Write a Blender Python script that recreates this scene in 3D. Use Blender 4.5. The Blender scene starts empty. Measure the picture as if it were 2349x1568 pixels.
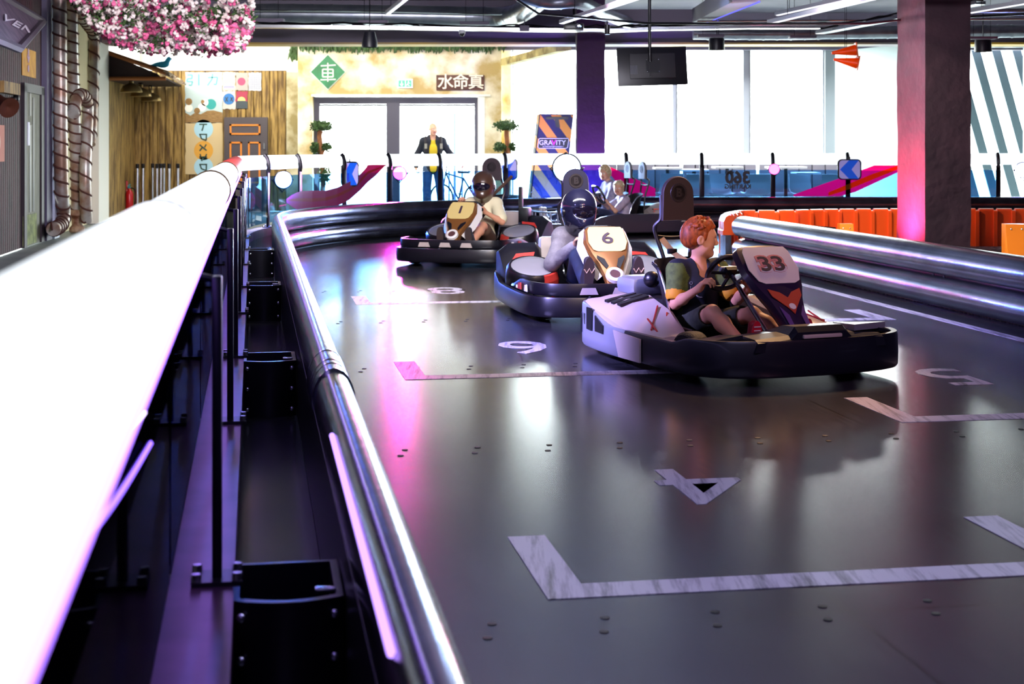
import bpy, bmesh, math, random
import numpy as np
from mathutils import Vector, Matrix, Quaternion, noise
random.seed(7)
V = Vector
pi = math.pi
SC = bpy.context.scene
COL = SC.collection

# ---------------------------------------------------------------- camera frame used for measuring the room
F, CX, HZ, EYE = 3500.0, 1174.5, 335.0, 1.34
def P(u, v, Y):                       # a point at depth Y
    return V(((u - CX) * Y / F, Y, EYE - (v - HZ) * Y / F))
def G(u, v, z=0.0):                   # a point at height z
    Y = (EYE - z) * F / (v - HZ)
    return V(((u - CX) * Y / F, Y, z))
A = math.radians(9.63)                # the straight runs along T, N points across it
T = V((-math.sin(A), math.cos(A), 0)); N = V((math.cos(A), math.sin(A), 0))
def TL(t, l, z=0.0):
    p = T * t + N * l
    return V((p.x, p.y, z))

# ---------------------------------------------------------------- materials
def lin(h):
    if isinstance(h, (tuple, list)): return tuple(h[:3]) + (1,)
    h = h.lstrip('#'); out = []
    for i in (0, 2, 4):
        c = int(h[i:i+2], 16) / 255
        out.append(c / 12.92 if c <= .04045 else ((c + .055) / 1.055) ** 2.4)
    return tuple(out) + (1,)
MATS = {}
def mat(name, col, rough=.5, metal=0., noise_amt=0., noise_scale=8., col2=None, bump=0., bump_scale=40., emit=0., emit_col=None, coat=0., spec=.5, stretch=None, trans=0.):
    if name in MATS: return MATS[name]
    m = bpy.data.materials.new(name); m.use_nodes = True
    nt = m.node_tree; b = nt.nodes['Principled BSDF']
    b.inputs['Base Color'].default_value = lin(col); b.inputs['Roughness'].default_value = rough
    b.inputs['Metallic'].default_value = metal; b.inputs['Specular IOR Level'].default_value = spec
    b.inputs['Coat Weight'].default_value = coat; b.inputs['Coat Roughness'].default_value = .1
    if emit:
        b.inputs['Emission Strength'].default_value = emit; b.inputs['Emission Color'].default_value = lin(emit_col or col)
    tc = None
    def coords():
        nonlocal tc
        if tc is None:
            tc = nt.nodes.new('ShaderNodeTexCoord').outputs['Object']
            if stretch:
                mp = nt.nodes.new('ShaderNodeMapping'); mp.inputs['Scale'].default_value = stretch
                nt.links.new(tc, mp.inputs[0]); tc = mp.outputs[0]
        return tc
    if noise_amt or col2:
        n = nt.nodes.new('ShaderNodeTexNoise'); n.inputs['Scale'].default_value = noise_scale; n.inputs['Detail'].default_value = 6
        nt.links.new(coords(), n.inputs['Vector'])
        r = nt.nodes.new('ShaderNodeValToRGB')
        c = lin(col); c2 = lin(col2) if col2 else tuple(x * (1 - noise_amt) for x in c[:3]) + (1,)
        r.color_ramp.elements[0].position = .38; r.color_ramp.elements[0].color = c2
        r.color_ramp.elements[1].position = .62; r.color_ramp.elements[1].color = c
        nt.links.new(n.outputs['Fac'], r.inputs[0]); nt.links.new(r.outputs[0], b.inputs['Base Color'])
    if bump:
        n2 = nt.nodes.new('ShaderNodeTexNoise'); n2.inputs['Scale'].default_value = bump_scale; n2.inputs['Detail'].default_value = 5
        nt.links.new(coords(), n2.inputs['Vector'])
        bp = nt.nodes.new('ShaderNodeBump'); bp.inputs['Strength'].default_value = bump; bp.inputs['Distance'].default_value = .02
        nt.links.new(n2.outputs['Fac'], bp.inputs['Height']); nt.links.new(bp.outputs[0], b.inputs['Normal'])
    MATS[name] = m
    return m
def glass(name, col, gloss=.08, rough=.02, flat=None):
    if name in MATS: return MATS[name]
    m = bpy.data.materials.new(name); m.use_nodes = True; nt = m.node_tree; nt.nodes.clear()
    o = nt.nodes.new('ShaderNodeOutputMaterial'); mx = nt.nodes.new('ShaderNodeMixShader')
    t = nt.nodes.new('ShaderNodeBsdfTransparent'); g = nt.nodes.new('ShaderNodeBsdfGlossy')
    fr = nt.nodes.new('ShaderNodeFresnel'); fr.inputs['IOR'].default_value = 1.0 + gloss * 5
    t.inputs[0].default_value = lin(col); g.inputs['Roughness'].default_value = rough
    ge = nt.nodes.new('ShaderNodeNewGeometry'); iv = nt.nodes.new('ShaderNodeMath'); iv.operation = 'SUBTRACT'; iv.inputs[0].default_value = 1; nt.links.new(ge.outputs['Backfacing'], iv.inputs[1])
    ml = nt.nodes.new('ShaderNodeMath'); ml.operation = 'MULTIPLY'; nt.links.new(fr.outputs[0], ml.inputs[0]); nt.links.new(iv.outputs[0], ml.inputs[1])
    if flat is None: nt.links.new(ml.outputs[0], mx.inputs[0])
    else: mx.inputs[0].default_value = flat
    nt.links.new(t.outputs[0], mx.inputs[1]); nt.links.new(g.outputs[0], mx.inputs[2])
    nt.links.new(mx.outputs[0], o.inputs[0]); MATS[name] = m
    return m
def emis(name, col, s):
    if name in MATS: return MATS[name]
    m = bpy.data.materials.new(name); m.use_nodes = True; nt = m.node_tree; nt.nodes.clear()
    o = nt.nodes.new('ShaderNodeOutputMaterial'); e = nt.nodes.new('ShaderNodeEmission')
    e.inputs[0].default_value = lin(col); e.inputs[1].default_value = s; nt.links.new(e.outputs[0], o.inputs[0]); MATS[name] = m
    return m

def translucent(name, col, mix=.75):
    if name in MATS: return MATS[name]
    m = bpy.data.materials.new(name); m.use_nodes = True; nt = m.node_tree; nt.nodes.clear()
    o = nt.nodes.new('ShaderNodeOutputMaterial'); mx = nt.nodes.new('ShaderNodeMixShader'); mx.inputs[0].default_value = mix
    d = nt.nodes.new('ShaderNodeBsdfPrincipled'); t = nt.nodes.new('ShaderNodeBsdfTranslucent')
    d.inputs['Base Color'].default_value = lin(col); d.inputs['Roughness'].default_value = .3; t.inputs[0].default_value = lin(col)
    nt.links.new(d.outputs[0], mx.inputs[1]); nt.links.new(t.outputs[0], mx.inputs[2]); nt.links.new(mx.outputs[0], o.inputs[0]); MATS[name] = m
    return m
# ---------------------------------------------------------------- objects
def wm(o):
    M = o.matrix_basis.copy(); p = o.parent
    while p is not None:
        M = p.matrix_basis @ M; p = p.parent
    return M
def tag(o, label=None, cat=None, group=None, kind=None):
    if label: o['label'] = label
    if cat: o['category'] = cat
    if group: o['group'] = group
    if kind: o['kind'] = kind
    return o
def thing(name, label, cat, loc=(0, 0, 0), rz=0., group=None, kind=None, rot=None):
    o = bpy.data.objects.new(name, None); COL.objects.link(o)
    o.empty_display_size = .1
    o.location = loc; o.rotation_euler = rot if rot else (0, 0, rz)
    o.matrix_basis  # noqa
    return tag(o, label, cat, group, kind)
def dup(root, name=None, loc=None, rz=None, label=None, group=None):
    def cp(o, par):
        c = o.copy(); COL.objects.link(c); c.parent = par
        for ch in KIDS.get(o.name, []): 
            k = cp(ch, c); KIDS.setdefault(c.name, []).append(k)
        return c
    r = cp(root, None)
    if loc is not None: r.location = loc
    if rz is not None: r.rotation_euler = (0, 0, rz)
    if label: r['label'] = label
    if group: r['group'] = group
    return r
KIDS = {}

class MB:
    """collects shapes of one part; coordinates are world unless build(local=True)"""
    def __init__(s): s.v = []; s.f = []; s.m = []; s.mi = 0; s.sm = []
    def add(s, vs, fs, smooth=False, M=None):
        b = len(s.v)
        for p in vs:
            p = V(p)
            s.v.append(M @ p if M is not None else p)
        for f in fs:
            s.f.append([b + i for i in f]); s.m.append(s.mi); s.sm.append(smooth)
        return s
    def box(s, c, size, rz=0., M=None, bev=0., rot=None):
        x, y, z = (d / 2 for d in size)
        R = (rot.to_matrix().to_4x4() if isinstance(rot, Quaternion) else rot) if rot is not None else Matrix.Rotation(rz, 4, 'Z')
        MM = Matrix.Translation(c) @ R
        if M is not None: MM = M @ MM
        if bev <= 0:
            vs = [(a, b, d) for a in (-x, x) for b in (-y, y) for d in (-z, z)]
            fs = [(0, 1, 3, 2), (4, 6, 7, 5), (0, 4, 5, 1), (2, 3, 7, 6), (0, 2, 6, 4), (1, 5, 7, 3)]
            return s.add(vs, fs, False, MM)
        bm = bmesh.new(); bmesh.ops.create_cube(bm, size=1)
        for q in bm.verts: q.co = V((q.co.x * 2 * x, q.co.y * 2 * y, q.co.z * 2 * z))
        bmesh.ops.bevel(bm, geom=bm.edges[:] , offset=min(bev, .48 * min(size)), segments=2, profile=.6, affect='EDGES')
        return s.bm(bm, MM, True)
    def bm(s, bm, M=None, smooth=True):
        bm.verts.index_update()
        s.add([q.co.copy() for q in bm.verts], [[q.index for q in f.verts] for f in bm.faces], smooth, M)
        bm.free(); return s
    def tube(s, path, r, seg=10, caps=True, closed=False, M=None):
        path = [V(p) for p in path]; n = len(path)
        rs = r if isinstance(r, (list, tuple)) else [r] * n
        vs = []; prev = None
        for i, p in enumerate(path):
            if closed: t = path[(i + 1) % n] - path[i - 1]
            elif i == 0: t = path[1] - p
            elif i == n - 1: t = p - path[i - 1]
            else: t = (path[i + 1] - p).normalized() + (p - path[i - 1]).normalized()
            if t.length < 1e-9: t = V((0, 0, 1))
            t.normalize()
            if prev is None:
                a = V((0, 0, 1)) if abs(t.z) < .9 else V((1, 0, 0))
                side = t.cross(a).normalized()
            else:
                side = prev - t * prev.dot(t)
                side = side.normalized() if side.length > 1e-6 else t.orthogonal().normalized()
            prev = side; up = side.cross(t)
            for k in range(seg):
                a = 2 * pi * k / seg
                vs.append(p + (side * math.cos(a) + up * math.sin(a)) * rs[i])
        fs = []
        for i in range(n if closed else n - 1):
            for k in range(seg):
                a = i * seg + k; b = i * seg + (k + 1) % seg; j = ((i + 1) % n) * seg
                fs.append((a, b, j + (k + 1) % seg, j + k))
        if caps and not closed:
            fs.append(list(range(seg))[::-1]); fs.append([(n - 1) * seg + k for k in range(seg)])
        return s.add(vs, fs, True, M)
    def sweep(s, path, prof, closed=False, pclosed=True, caps=True, M=None, smooth=True):
        """prof: (n, z), n to the right of the heading in plan"""
        path = [V(p) for p in path]; n = len(path); k = len(prof); vs = []
        for i, p in enumerate(path):
            if closed: a, b = path[i - 1], path[(i + 1) % n]
            else: a, b = path[max(i - 1, 0)], path[min(i + 1, n - 1)]
            d1 = V((p.x - a.x, p.y - a.y, 0)); d2 = V((b.x - p.x, b.y - p.y, 0))
            if d1.length < 1e-9: d1 = d2.copy()
            if d2.length < 1e-9: d2 = d1.copy()
            d1.normalize(); d2.normalize()
            n1 = V((d1.y, -d1.x, 0)); n2 = V((d2.y, -d2.x, 0)); m = (n1 + n2)
            m = m / max(.25, (1 + n1.dot(n2)))
            for (q, z) in prof: vs.append(p + m * q + V((0, 0, z)))
        fs = []
        for i in range(n if closed else n - 1):
            for j in range(k if pclosed else k - 1):
                a = i * k + j; b = i * k + (j + 1) % k; c = ((i + 1) % n) * k
                fs.append((a, b, c + (j + 1) % k, c + j))
        if caps and pclosed and not closed:
            fs.append(list(range(k))[::-1]); fs.append([(n - 1) * k + j for j in range(k)])
        return s.add(vs, fs, smooth, M)
    def lathe(s, prof, c=(0, 0, 0), seg=24, M=None, rot=None):
        c = V(c); vs = []; k = len(prof)
        R = rot.to_matrix() if rot is not None else Matrix.Identity(3)
        for i in range(seg):
            a = 2 * pi * i / seg
            for (r, z) in prof: vs.append(c + R @ V((r * math.cos(a), r * math.sin(a), z)))
        fs = []
        for i in range(seg):
            j = (i + 1) % seg
            for q in range(k - 1): fs.append((i * k + q, j * k + q, j * k + q + 1, i * k + q + 1))
        if prof[0][0] > 1e-6: fs.append([i * k for i in range(seg)][::-1])
        if prof[-1][0] > 1e-6: fs.append([i * k + k - 1 for i in range(seg)])
        return s.add(vs, fs, True, M)
    def prism(s, pts, ext, M=None, smooth=False):
        """extrude the 3D polygon pts by the vector ext"""
        pts = [V(p) for p in pts]; e = V(ext); n = len(pts)
        fs = [list(range(n))[::-1], [n + i for i in range(n)]] + [(i, (i + 1) % n, n + (i + 1) % n, n + i) for i in range(n)]
        return s.add(pts + [p + e for p in pts], fs, smooth, M)
    def loft(s, rings, caps=True, M=None, smooth=True, closed=True):
        k = len(rings[0]); vs = [V(p) for r in rings for p in r]; fs = []
        for i in range(len(rings) - 1):
            for j in range(k if closed else k - 1):
                fs.append((i * k + j, i * k + (j + 1) % k, (i + 1) * k + (j + 1) % k, (i + 1) * k + j))
        if caps and closed:
            fs.append(list(range(k))[::-1]); fs.append([(len(rings) - 1) * k + j for j in range(k)])
        return s.add(vs, fs, smooth, M)
    def ball(s, c, r, seg=12, M=None):
        r = (r, r, r) if not isinstance(r, (tuple, list)) else r
        bm = bmesh.new(); bmesh.ops.create_uvsphere(bm, u_segments=seg, v_segments=max(6, seg * 2 // 3), radius=1)
        for q in bm.verts: q.co = V((q.co.x * r[0], q.co.y * r[1], q.co.z * r[2])) 
        MM = Matrix.Translation(c)
        return s.bm(bm, M @ MM if M is not None else MM)
    def build(s, name, mats, parent=None, local=False, sharp=38, label=None, cat=None, group=None, kind=None, fix=True):
        me = bpy.data.meshes.new(name)
        vs = s.v
        if parent is not None and not local:
            Mi = wm(parent).inverted(); vs = [Mi @ q for q in vs]
        me.from_pydata([tuple(q) for q in vs], [], s.f)
        if not isinstance(mats, (list, tuple)): mats = [mats]
        for m in mats: me.materials.append(m)
        me.polygons.foreach_set('material_index', s.m)
        me.polygons.foreach_set('use_smooth', s.sm)
        me.update()
        if fix:
            bm = bmesh.new(); bm.from_mesh(me); bmesh.ops.recalc_face_normals(bm, faces=bm.faces); bm.to_mesh(me); bm.free()
        if any(s.sm): me.set_sharp_from_angle(angle=math.radians(sharp))
        o = bpy.data.objects.new(name, me); COL.objects.link(o)
        if parent is not None:
            o.parent = parent; KIDS.setdefault(parent.name, []).append(o)
        return tag(o, label, cat, group, kind)

def text_mb(txt, size, depth, M, align='CENTER', bold=0., mb=None, mirror=False, sx=1.):
    """lettering as mesh in the XY plane of M"""
    c = bpy.data.curves.new('t', 'FONT'); c.body = txt; c.size = size; c.extrude = depth / 2; c.align_x = align; c.align_y = 'CENTER'
    c.offset = bold; c.resolution_u = 3
    o = bpy.data.objects.new('t', c); COL.objects.link(o)
    me = bpy.data.meshes.new_from_object(o.evaluated_get(bpy.context.evaluated_depsgraph_get()))
    bpy.data.objects.remove(o); bpy.data.curves.remove(c)
    mb = mb or MB()
    S = Matrix.Diagonal((-sx if mirror else sx, 1, 1, 1))
    mb.add([S @ q.co for q in me.vertices], [list(p.vertices) for p in me.polygons], False, M)
    bpy.data.meshes.remove(me)
    return mb
def frame(o, x, y):
    """matrix with origin o, X axis x and Y axis y"""
    x = V(x).normalized(); z = x.cross(V(y)).normalized(); y = z.cross(x)
    M = Matrix.Identity(4)
    for i in range(3): M[i][0] = x[i]; M[i][1] = y[i]; M[i][2] = z[i]; M[i][3] = o[i]
    return M
WALLM = lambda o: frame(o, (1, 0, 0), (0, 0, 1))   # a board that faces the camera
def bez(pts, n=12):
    """Catmull-Rom through the points"""
    pts = [V(p) for p in pts]; out = []
    for i in range(len(pts) - 1):
        p0 = pts[max(i - 1, 0)]; p1 = pts[i]; p2 = pts[i + 1]; p3 = pts[min(i + 2, len(pts) - 1)]
        for k in range(n):
            t = k / n
            out.append(.5 * ((2 * p1) + (p2 - p0) * t + (2 * p0 - 5 * p1 + 4 * p2 - p3) * t * t + (3 * p1 - p0 - 3 * p2 + p3) * t ** 3))
    out.append(pts[-1]); return out

# ---------------------------------------------------------------- smooth bodies: blended round cones and ellipsoids, meshed as one surface
def sdf_mesh(prims, h):
    """prims: dicts with t='c' (a,b,ra,rb) or 'e' (c,r,R), k blend, m material index, op 'add'/'sub'"""
    lo = np.array([1e9] * 3); hi = -lo
    for p in prims:
        if p.get('op') == 'sub': continue
        if p['t'] == 'c':
            for q, r in ((p['a'], p['ra']), (p['b'], p['rb'])):
                lo = np.minimum(lo, np.array(q) - r); hi = np.maximum(hi, np.array(q) + r)
        else:
            r = max(p['r']); lo = np.minimum(lo, np.array(p['c']) - r); hi = np.maximum(hi, np.array(p['c']) + r)
    lo -= 4 * h; hi += 4 * h
    n = np.ceil((hi - lo) / h).astype(int) + 1
    f = np.full(n, 1.0, dtype=np.float32); mi = np.zeros(n, dtype=np.int16); best = np.full(n, 1e3, dtype=np.float32)
    ax = [lo[i] + h * np.arange(n[i]) for i in range(3)]
    for p in prims:
        k = p.get('k', .02); mg = k + .05
        if p['t'] == 'c':
            a = np.array(p['a'], float); b = np.array(p['b'], float); ra, rb = p['ra'], p['rb']
            l = np.minimum(a - ra, b - rb) - mg; u = np.maximum(a + ra, b + rb) + mg
        else:
            c = np.array(p['c'], float); rr = np.array(p['r'], float); l = c - rr.max() - mg; u = c + rr.max() + mg
        i0 = np.clip(np.floor((l - lo) / h).astype(int), 0, n); i1 = np.clip(np.ceil((u - lo) / h).astype(int) + 1, 0, n)
        if (i1 <= i0).any(): continue
        sl = tuple(slice(i0[i], i1[i]) for i in range(3))
        X, Y, Z = np.meshgrid(*(ax[i][sl[i]] for i in range(3)), indexing='ij', sparse=True)
        if p['t'] == 'c':
            ba = b - a; L2 = max(ba @ ba, 1e-12)
            t = np.clip(((X - a[0]) * ba[0] + (Y - a[1]) * ba[1] + (Z - a[2]) * ba[2]) / L2, 0, 1)
            d = np.sqrt((X - a[0] - t * ba[0]) ** 2 + (Y - a[1] - t * ba[1]) ** 2 + (Z - a[2] - t * ba[2]) ** 2) - (ra + (rb - ra) * t)
        else:
            R = p.get('R')
            dx, dy, dz = X - c[0], Y - c[1], Z - c[2]
            if R is not None:
                R = np.array(R)
                dx, dy, dz = (R[0, j] * dx + R[1, j] * dy + R[2, j] * dz for j in range(3))
            q0 = np.sqrt((dx / rr[0]) ** 2 + (dy / rr[1]) ** 2 + (dz / rr[2]) ** 2) + 1e-9
            q1 = np.sqrt((dx / rr[0] ** 2) ** 2 + (dy / rr[1] ** 2) ** 2 + (dz / rr[2] ** 2) ** 2) + 1e-9
            d = q0 * (q0 - 1) / q1
        d = d.astype(np.float32); g = f[sl]
        if p.get('op') == 'sub':
            hh = np.maximum(k - np.abs(-d - g), 0) / max(k, 1e-6)
            f[sl] = np.maximum(g, -d) + hh * hh * k * .25
            best[sl] = np.where(d < .0015, 1e2, best[sl])
        else:
            hh = np.maximum(k - np.abs(d - g), 0) / max(k, 1e-6)
            f[sl] = np.minimum(g, d) - hh * hh * k * .25
            w = d < best[sl]
            best[sl] = np.where(w, d, best[sl]); mi[sl] = np.where(w, p.get('m', 0), mi[sl])
    s = f < 0
    c8 = [(i, j, k) for i in (0, 1) for j in (0, 1) for k in (0, 1)]
    def sh(arr, o): return arr[o[0]:arr.shape[0] - 1 + o[0], o[1]:arr.shape[1] - 1 + o[1], o[2]:arr.shape[2] - 1 + o[2]]
    cnt = sum(sh(s, o).astype(np.int8) for o in c8)
    act = np.argwhere((cnt > 0) & (cnt < 8))
    idx = np.full(tuple(n - 1), -1, dtype=np.int64); idx[act[:, 0], act[:, 1], act[:, 2]] = np.arange(len(act))
    acc = np.zeros((len(act), 3)); num = np.zeros(len(act))
    for o in c8:
        for axx in range(3):
            if o[axx]: continue
            o2 = list(o); o2[axx] = 1
            A0 = act + np.array(o); B0 = act + np.array(o2)
            fa = f[A0[:, 0], A0[:, 1], A0[:, 2]]; fb = f[B0[:, 0], B0[:, 1], B0[:, 2]]
            w = (fa < 0) != (fb < 0)
            t = np.where(w, fa / np.where(fa - fb == 0, 1, fa - fb), 0)
            pt = A0.astype(float); pt[:, axx] += t
            acc[w] += pt[w]; num[w] += 1
    vs = acc / num[:, None] * h + lo
    vm = mi[act[:, 0], act[:, 1], act[:, 2]]
    faces = []
    for axx in range(3):
        b, c = (axx + 1) % 3, (axx + 2) % 3
        e = [slice(None)] * 3; e2 = list(e); e[axx] = slice(0, -1); e2[axx] = slice(1, None)
        ch = s[tuple(e)] != s[tuple(e2)]
        E = np.argwhere(ch)
        E = E[(E[:, b] > 0) & (E[:, c] > 0)]
        q = []
        for db, dc in ((0, 0), (-1, 0), (-1, -1), (0, -1)):
            T_ = E.copy(); T_[:, b] += db; T_[:, c] += dc
            q.append(idx[T_[:, 0], T_[:, 1], T_[:, 2]])
        q = np.stack(q, 1)
        ins = s[E[:, 0], E[:, 1], E[:, 2]]
        q[~ins] = q[~ins][:, ::-1]
        faces.append(q)
    faces = np.concatenate(faces)
    faces = faces[(faces >= 0).all(1)]
    fm = vm[faces[:, 0]]
    return vs, faces, fm
def cap(a, b, ra, rb=None, k=.02, m=0, op='add'):
    return dict(t='c', a=tuple(a), b=tuple(b), ra=ra, rb=ra if rb is None else rb, k=k, m=m, op=op)
def ell(c, r, R=None, k=.02, m=0, op='add'):
    return dict(t='e', c=tuple(c), r=tuple(r), R=R, k=k, m=m, op=op)
def organic(name, prims, h, mats, parent, M=None, **kw):
    vs, fs, fm = sdf_mesh(prims, h)
    vv = [V(q) for q in vs]
    if M is not None: vv = [M @ q for q in vv]
    if parent is not None:
        Mi = wm(parent).inverted(); vv = [Mi @ q for q in vv]
    me = bpy.data.meshes.new(name); me.from_pydata([tuple(q) for q in vv], [], fs.tolist())
    if not isinstance(mats, (list, tuple)): mats = [mats]
    for m in mats: me.materials.append(m)
    me.polygons.foreach_set('material_index', fm.astype(np.int32)); me.polygons.foreach_set('use_smooth', [True] * len(fs)); me.update()
    o = bpy.data.objects.new(name, me); COL.objects.link(o)
    if parent is not None:
        o.parent = parent; KIDS.setdefault(parent.name, []).append(o)
    return tag(o, **kw)
# ================================================================ camera
cam = bpy.data.cameras.new('camera'); camo = bpy.data.objects.new('camera', cam); COL.objects.link(camo)
camo.location = (0, 0, EYE); camo.rotation_euler = (pi / 2, 0, 0)
cam.sensor_width = 36; cam.lens = F * 36 / 2349; cam.shift_y = -(784 - HZ) / 2349
cam.clip_start = .05; cam.clip_end = 300
cam.dof.use_dof = True; cam.dof.focus_distance = 9.6; cam.dof.aperture_fstop = 5.0
SC.camera = camo
SC.view_settings.view_transform = 'Standard'; SC.view_settings.look = 'None'; SC.view_settings.exposure = 0; SC.view_settings.gamma = 1
SC.cycles.max_bounces = 7; SC.cycles.transparent_max_bounces = 16; SC.cycles.caustics_reflective = False; SC.cycles.caustics_refractive = False
SC.cycles.sample_clamp_indirect = 6; SC.cycles.use_denoising = True

# ================================================================ world: an overcast white sky
w = bpy.data.worlds.new('sky'); SC.world = w; w.use_nodes = True
w.node_tree.nodes['Background'].inputs[0].default_value = (.93, 1, .99, 1); w.node_tree.nodes['Background'].inputs[1].default_value = 26.0

# ================================================================ materials of the room
M_conc = mat('concrete floor', '#8d9693', .55, col2='#7a8583', noise_scale=1.5)
M_white = mat('white paint', '#e6e4da', .7)
M_dark = mat('dark grey paint', '#3a3742', .8)
M_beam = mat('violet grey paint', '#6d6678', .7)
M_plaster = mat('stained plaster', '#efe8d2', .85, col2='#b39a62', noise_scale=1.9, bump=.3, bump_scale=6)
def plank_mat(name, c1, c2, sc=4.):
    return mat(name, c1, .7, col2=c2, noise_scale=sc, stretch=(5, 5, .55), bump=.4, bump_scale=30)
M_wood = plank_mat('ochre wood', '#a98a4c', '#5c4420')
M_redwood = plank_mat('dark red wood', '#431525', '#250c17')
M_black = mat('black metal', '#0d0c12', .35, .3)
M_steel = mat('steel', '#c7ccd2', .25, 1.)
M_grey = mat('grey metal', '#595b66', .4, .5)
M_glass = glass('clear glass', (.97, .99, .99), .06)
M_blueglass = glass('blue tinted glass', (.40, .65, .92), .1)
M_yellow = mat('yellow paint', '#e8b93c', .6, col2='#8d8895', noise_scale=.35)

# ---- track surface: dark sheets laid along the straight, with seams and scuffs
def track_material():
    m = bpy.data.materials.new('track sheet'); m.use_nodes = True; nt = m.node_tree; b = nt.nodes['Principled BSDF']; L = nt.links.new
    tc = nt.nodes.new('ShaderNodeTexCoord'); mp = nt.nodes.new('ShaderNodeMapping')
    mp.inputs['Rotation'].default_value = (0, 0, pi / 2 - A + pi)  # x along the straight
    mp.vector_type = 'POINT'; L(tc.outputs['Object'], mp.inputs[0])
    # distance along T and N by dot products
    def dot(vec):
        d = nt.nodes.new('ShaderNodeVectorMath'); d.operation = 'DOT_PRODUCT'; L(tc.outputs['Object'], d.inputs[0]); d.inputs[1].default_value = vec; return d.outputs['Value']
    t, l = dot(tuple(T)), dot(tuple(N))
    cb = nt.nodes.new('ShaderNodeCombineXYZ'); L(t, cb.inputs[0]); L(l, cb.inputs[1])
    def math_(op, a, c):
        n = nt.nodes.new('ShaderNodeMath'); n.operation = op
        L(a, n.inputs[0]) if not isinstance(a, (int, float)) else n.inputs[0].__setattr__('default_value', a)
        L(c, n.inputs[1]) if not isinstance(c, (int, float)) else n.inputs[1].__setattr__('default_value', c)
        return n.outputs[0]
    def seam(x, off, per, wd):
        q = math_('ADD', x, 100 * per - off); q = math_('MODULO', q, per); q = math_('SUBTRACT', q, per / 2); q = math_('ABSOLUTE', q, 0)
        return math_('GREATER_THAN', q, per / 2 - wd)
    s = math_('MAXIMUM', seam(t, 4.17, 2.49, .011), seam(l, .49, 1.2, .007))
    nz = nt.nodes.new('ShaderNodeTexNoise'); nz.inputs['Scale'].default_value = .9; nz.inputs['Detail'].default_value = 8; L(cb.outputs[0], nz.inputs['Vector'])
    mp2 = nt.nodes.new('ShaderNodeMapping'); mp2.inputs['Scale'].default_value = (2.2, 22, 1); mp2.inputs['Rotation'].default_value = (0, 0, .25); L(cb.outputs[0], mp2.inputs[0])
    ns = nt.nodes.new('ShaderNodeTexNoise'); ns.inputs['Scale'].default_value = 2; ns.inputs['Detail'].default_value = 7; L(mp2.outputs[0], ns.inputs['Vector'])
    r = nt.nodes.new('ShaderNodeValToRGB'); r.color_ramp.elements[0].color = (.021, .021, .026, 1); r.color_ramp.elements[1].color = (.045, .045, .054, 1)
    r.color_ramp.elements[0].position = .3; r.color_ramp.elements[1].position = .75
    ad = math_('MULTIPLY', math_('ADD', nz.outputs[0], ns.outputs[0]), .5); L(ad, r.inputs[0])
    mx = nt.nodes.new('ShaderNodeMixRGB'); L(s, mx.inputs[0]); L(r.outputs[0], mx.inputs[1]); mx.inputs[2].default_value = (.008, .008, .01, 1)
    L(mx.outputs[0], b.inputs['Base Color'])
    rr = nt.nodes.new('ShaderNodeMapRange'); rr.inputs[1].default_value = .3; rr.inputs[2].default_value = .7; rr.inputs[3].default_value = .16; rr.inputs[4].default_value = .21
    L(ad, rr.inputs[0]); L(rr.outputs[0], b.inputs['Roughness']); b.inputs['Specular IOR Level'].default_value = .75
    return m
M_track = track_material()
def paint_material():
    m = mat('worn white paint', '#c9c4cf', .4); nt = m.node_tree; L = nt.links.new
    tc = nt.nodes.new('ShaderNodeTexCoord'); mp = nt.nodes.new('ShaderNodeMapping'); mp.inputs['Rotation'].default_value = (0, 0, .35); mp.inputs['Scale'].default_value = (14, 1.1, 1); L(tc.outputs['Object'], mp.inputs[0])
    n = nt.nodes.new('ShaderNodeTexNoise'); n.inputs['Scale'].default_value = 1.6; n.inputs['Detail'].default_value = 9; n.inputs['Roughness'].default_value = .7; L(mp.outputs[0], n.inputs['Vector'])
    r = nt.nodes.new('ShaderNodeValToRGB'); e = r.color_ramp.elements; e[0].position = .33; e[0].color = (.10, .095, .115, 1); e[1].position = .52; e[1].color = lin('#cfcad4'); x = r.color_ramp.elements.new(.42); x.color = lin('#9f9aa8')
    L(n.outputs[0], r.inputs[0]); L(r.outputs[0], nt.nodes['Principled BSDF'].inputs['Base Color']); return m
M_paint = paint_material()

# ================================================================ path of the track's outer edge
LC, TC = 5.915, 18.0                  # centre of the far left bend
CEN = TL(TC, LC)
def path(l, t0, x1, z=0., step=.5, arc=28):
    r = LC - l; out = []
    k = max(1, int((TC - t0) / step))
    for i in range(k): out.append(TL(t0 + (TC - t0) * i / k, l, z))
    tot = pi / 2 + A
    for i in range(arc + 1):
        a = pi + A - tot * i / arc
        out.append(V((CEN.x + r * math.cos(a), CEN.y + r * math.sin(a), z)))
    k = max(1, int((x1 - CEN.x) / 1.0))
    for i in range(1, k + 1): out.append(V((CEN.x + (x1 - CEN.x) * i / k, CEN.y + r, z)))
    return out
def on_path(pth, u):
    """where the path crosses the sight line u, on the bend or the far run"""
    k = (u - CX) / F; best = None
    for a, b in zip(pth, pth[1:]):
        fa, fb = a.x - k * a.y, b.x - k * b.y
        if fa * fb <= 0 and fa != fb and b.y > TC * .97:
            t = fa / (fa - fb); best = (a.lerp(b, t), (b - a).normalized())
    return best

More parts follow.
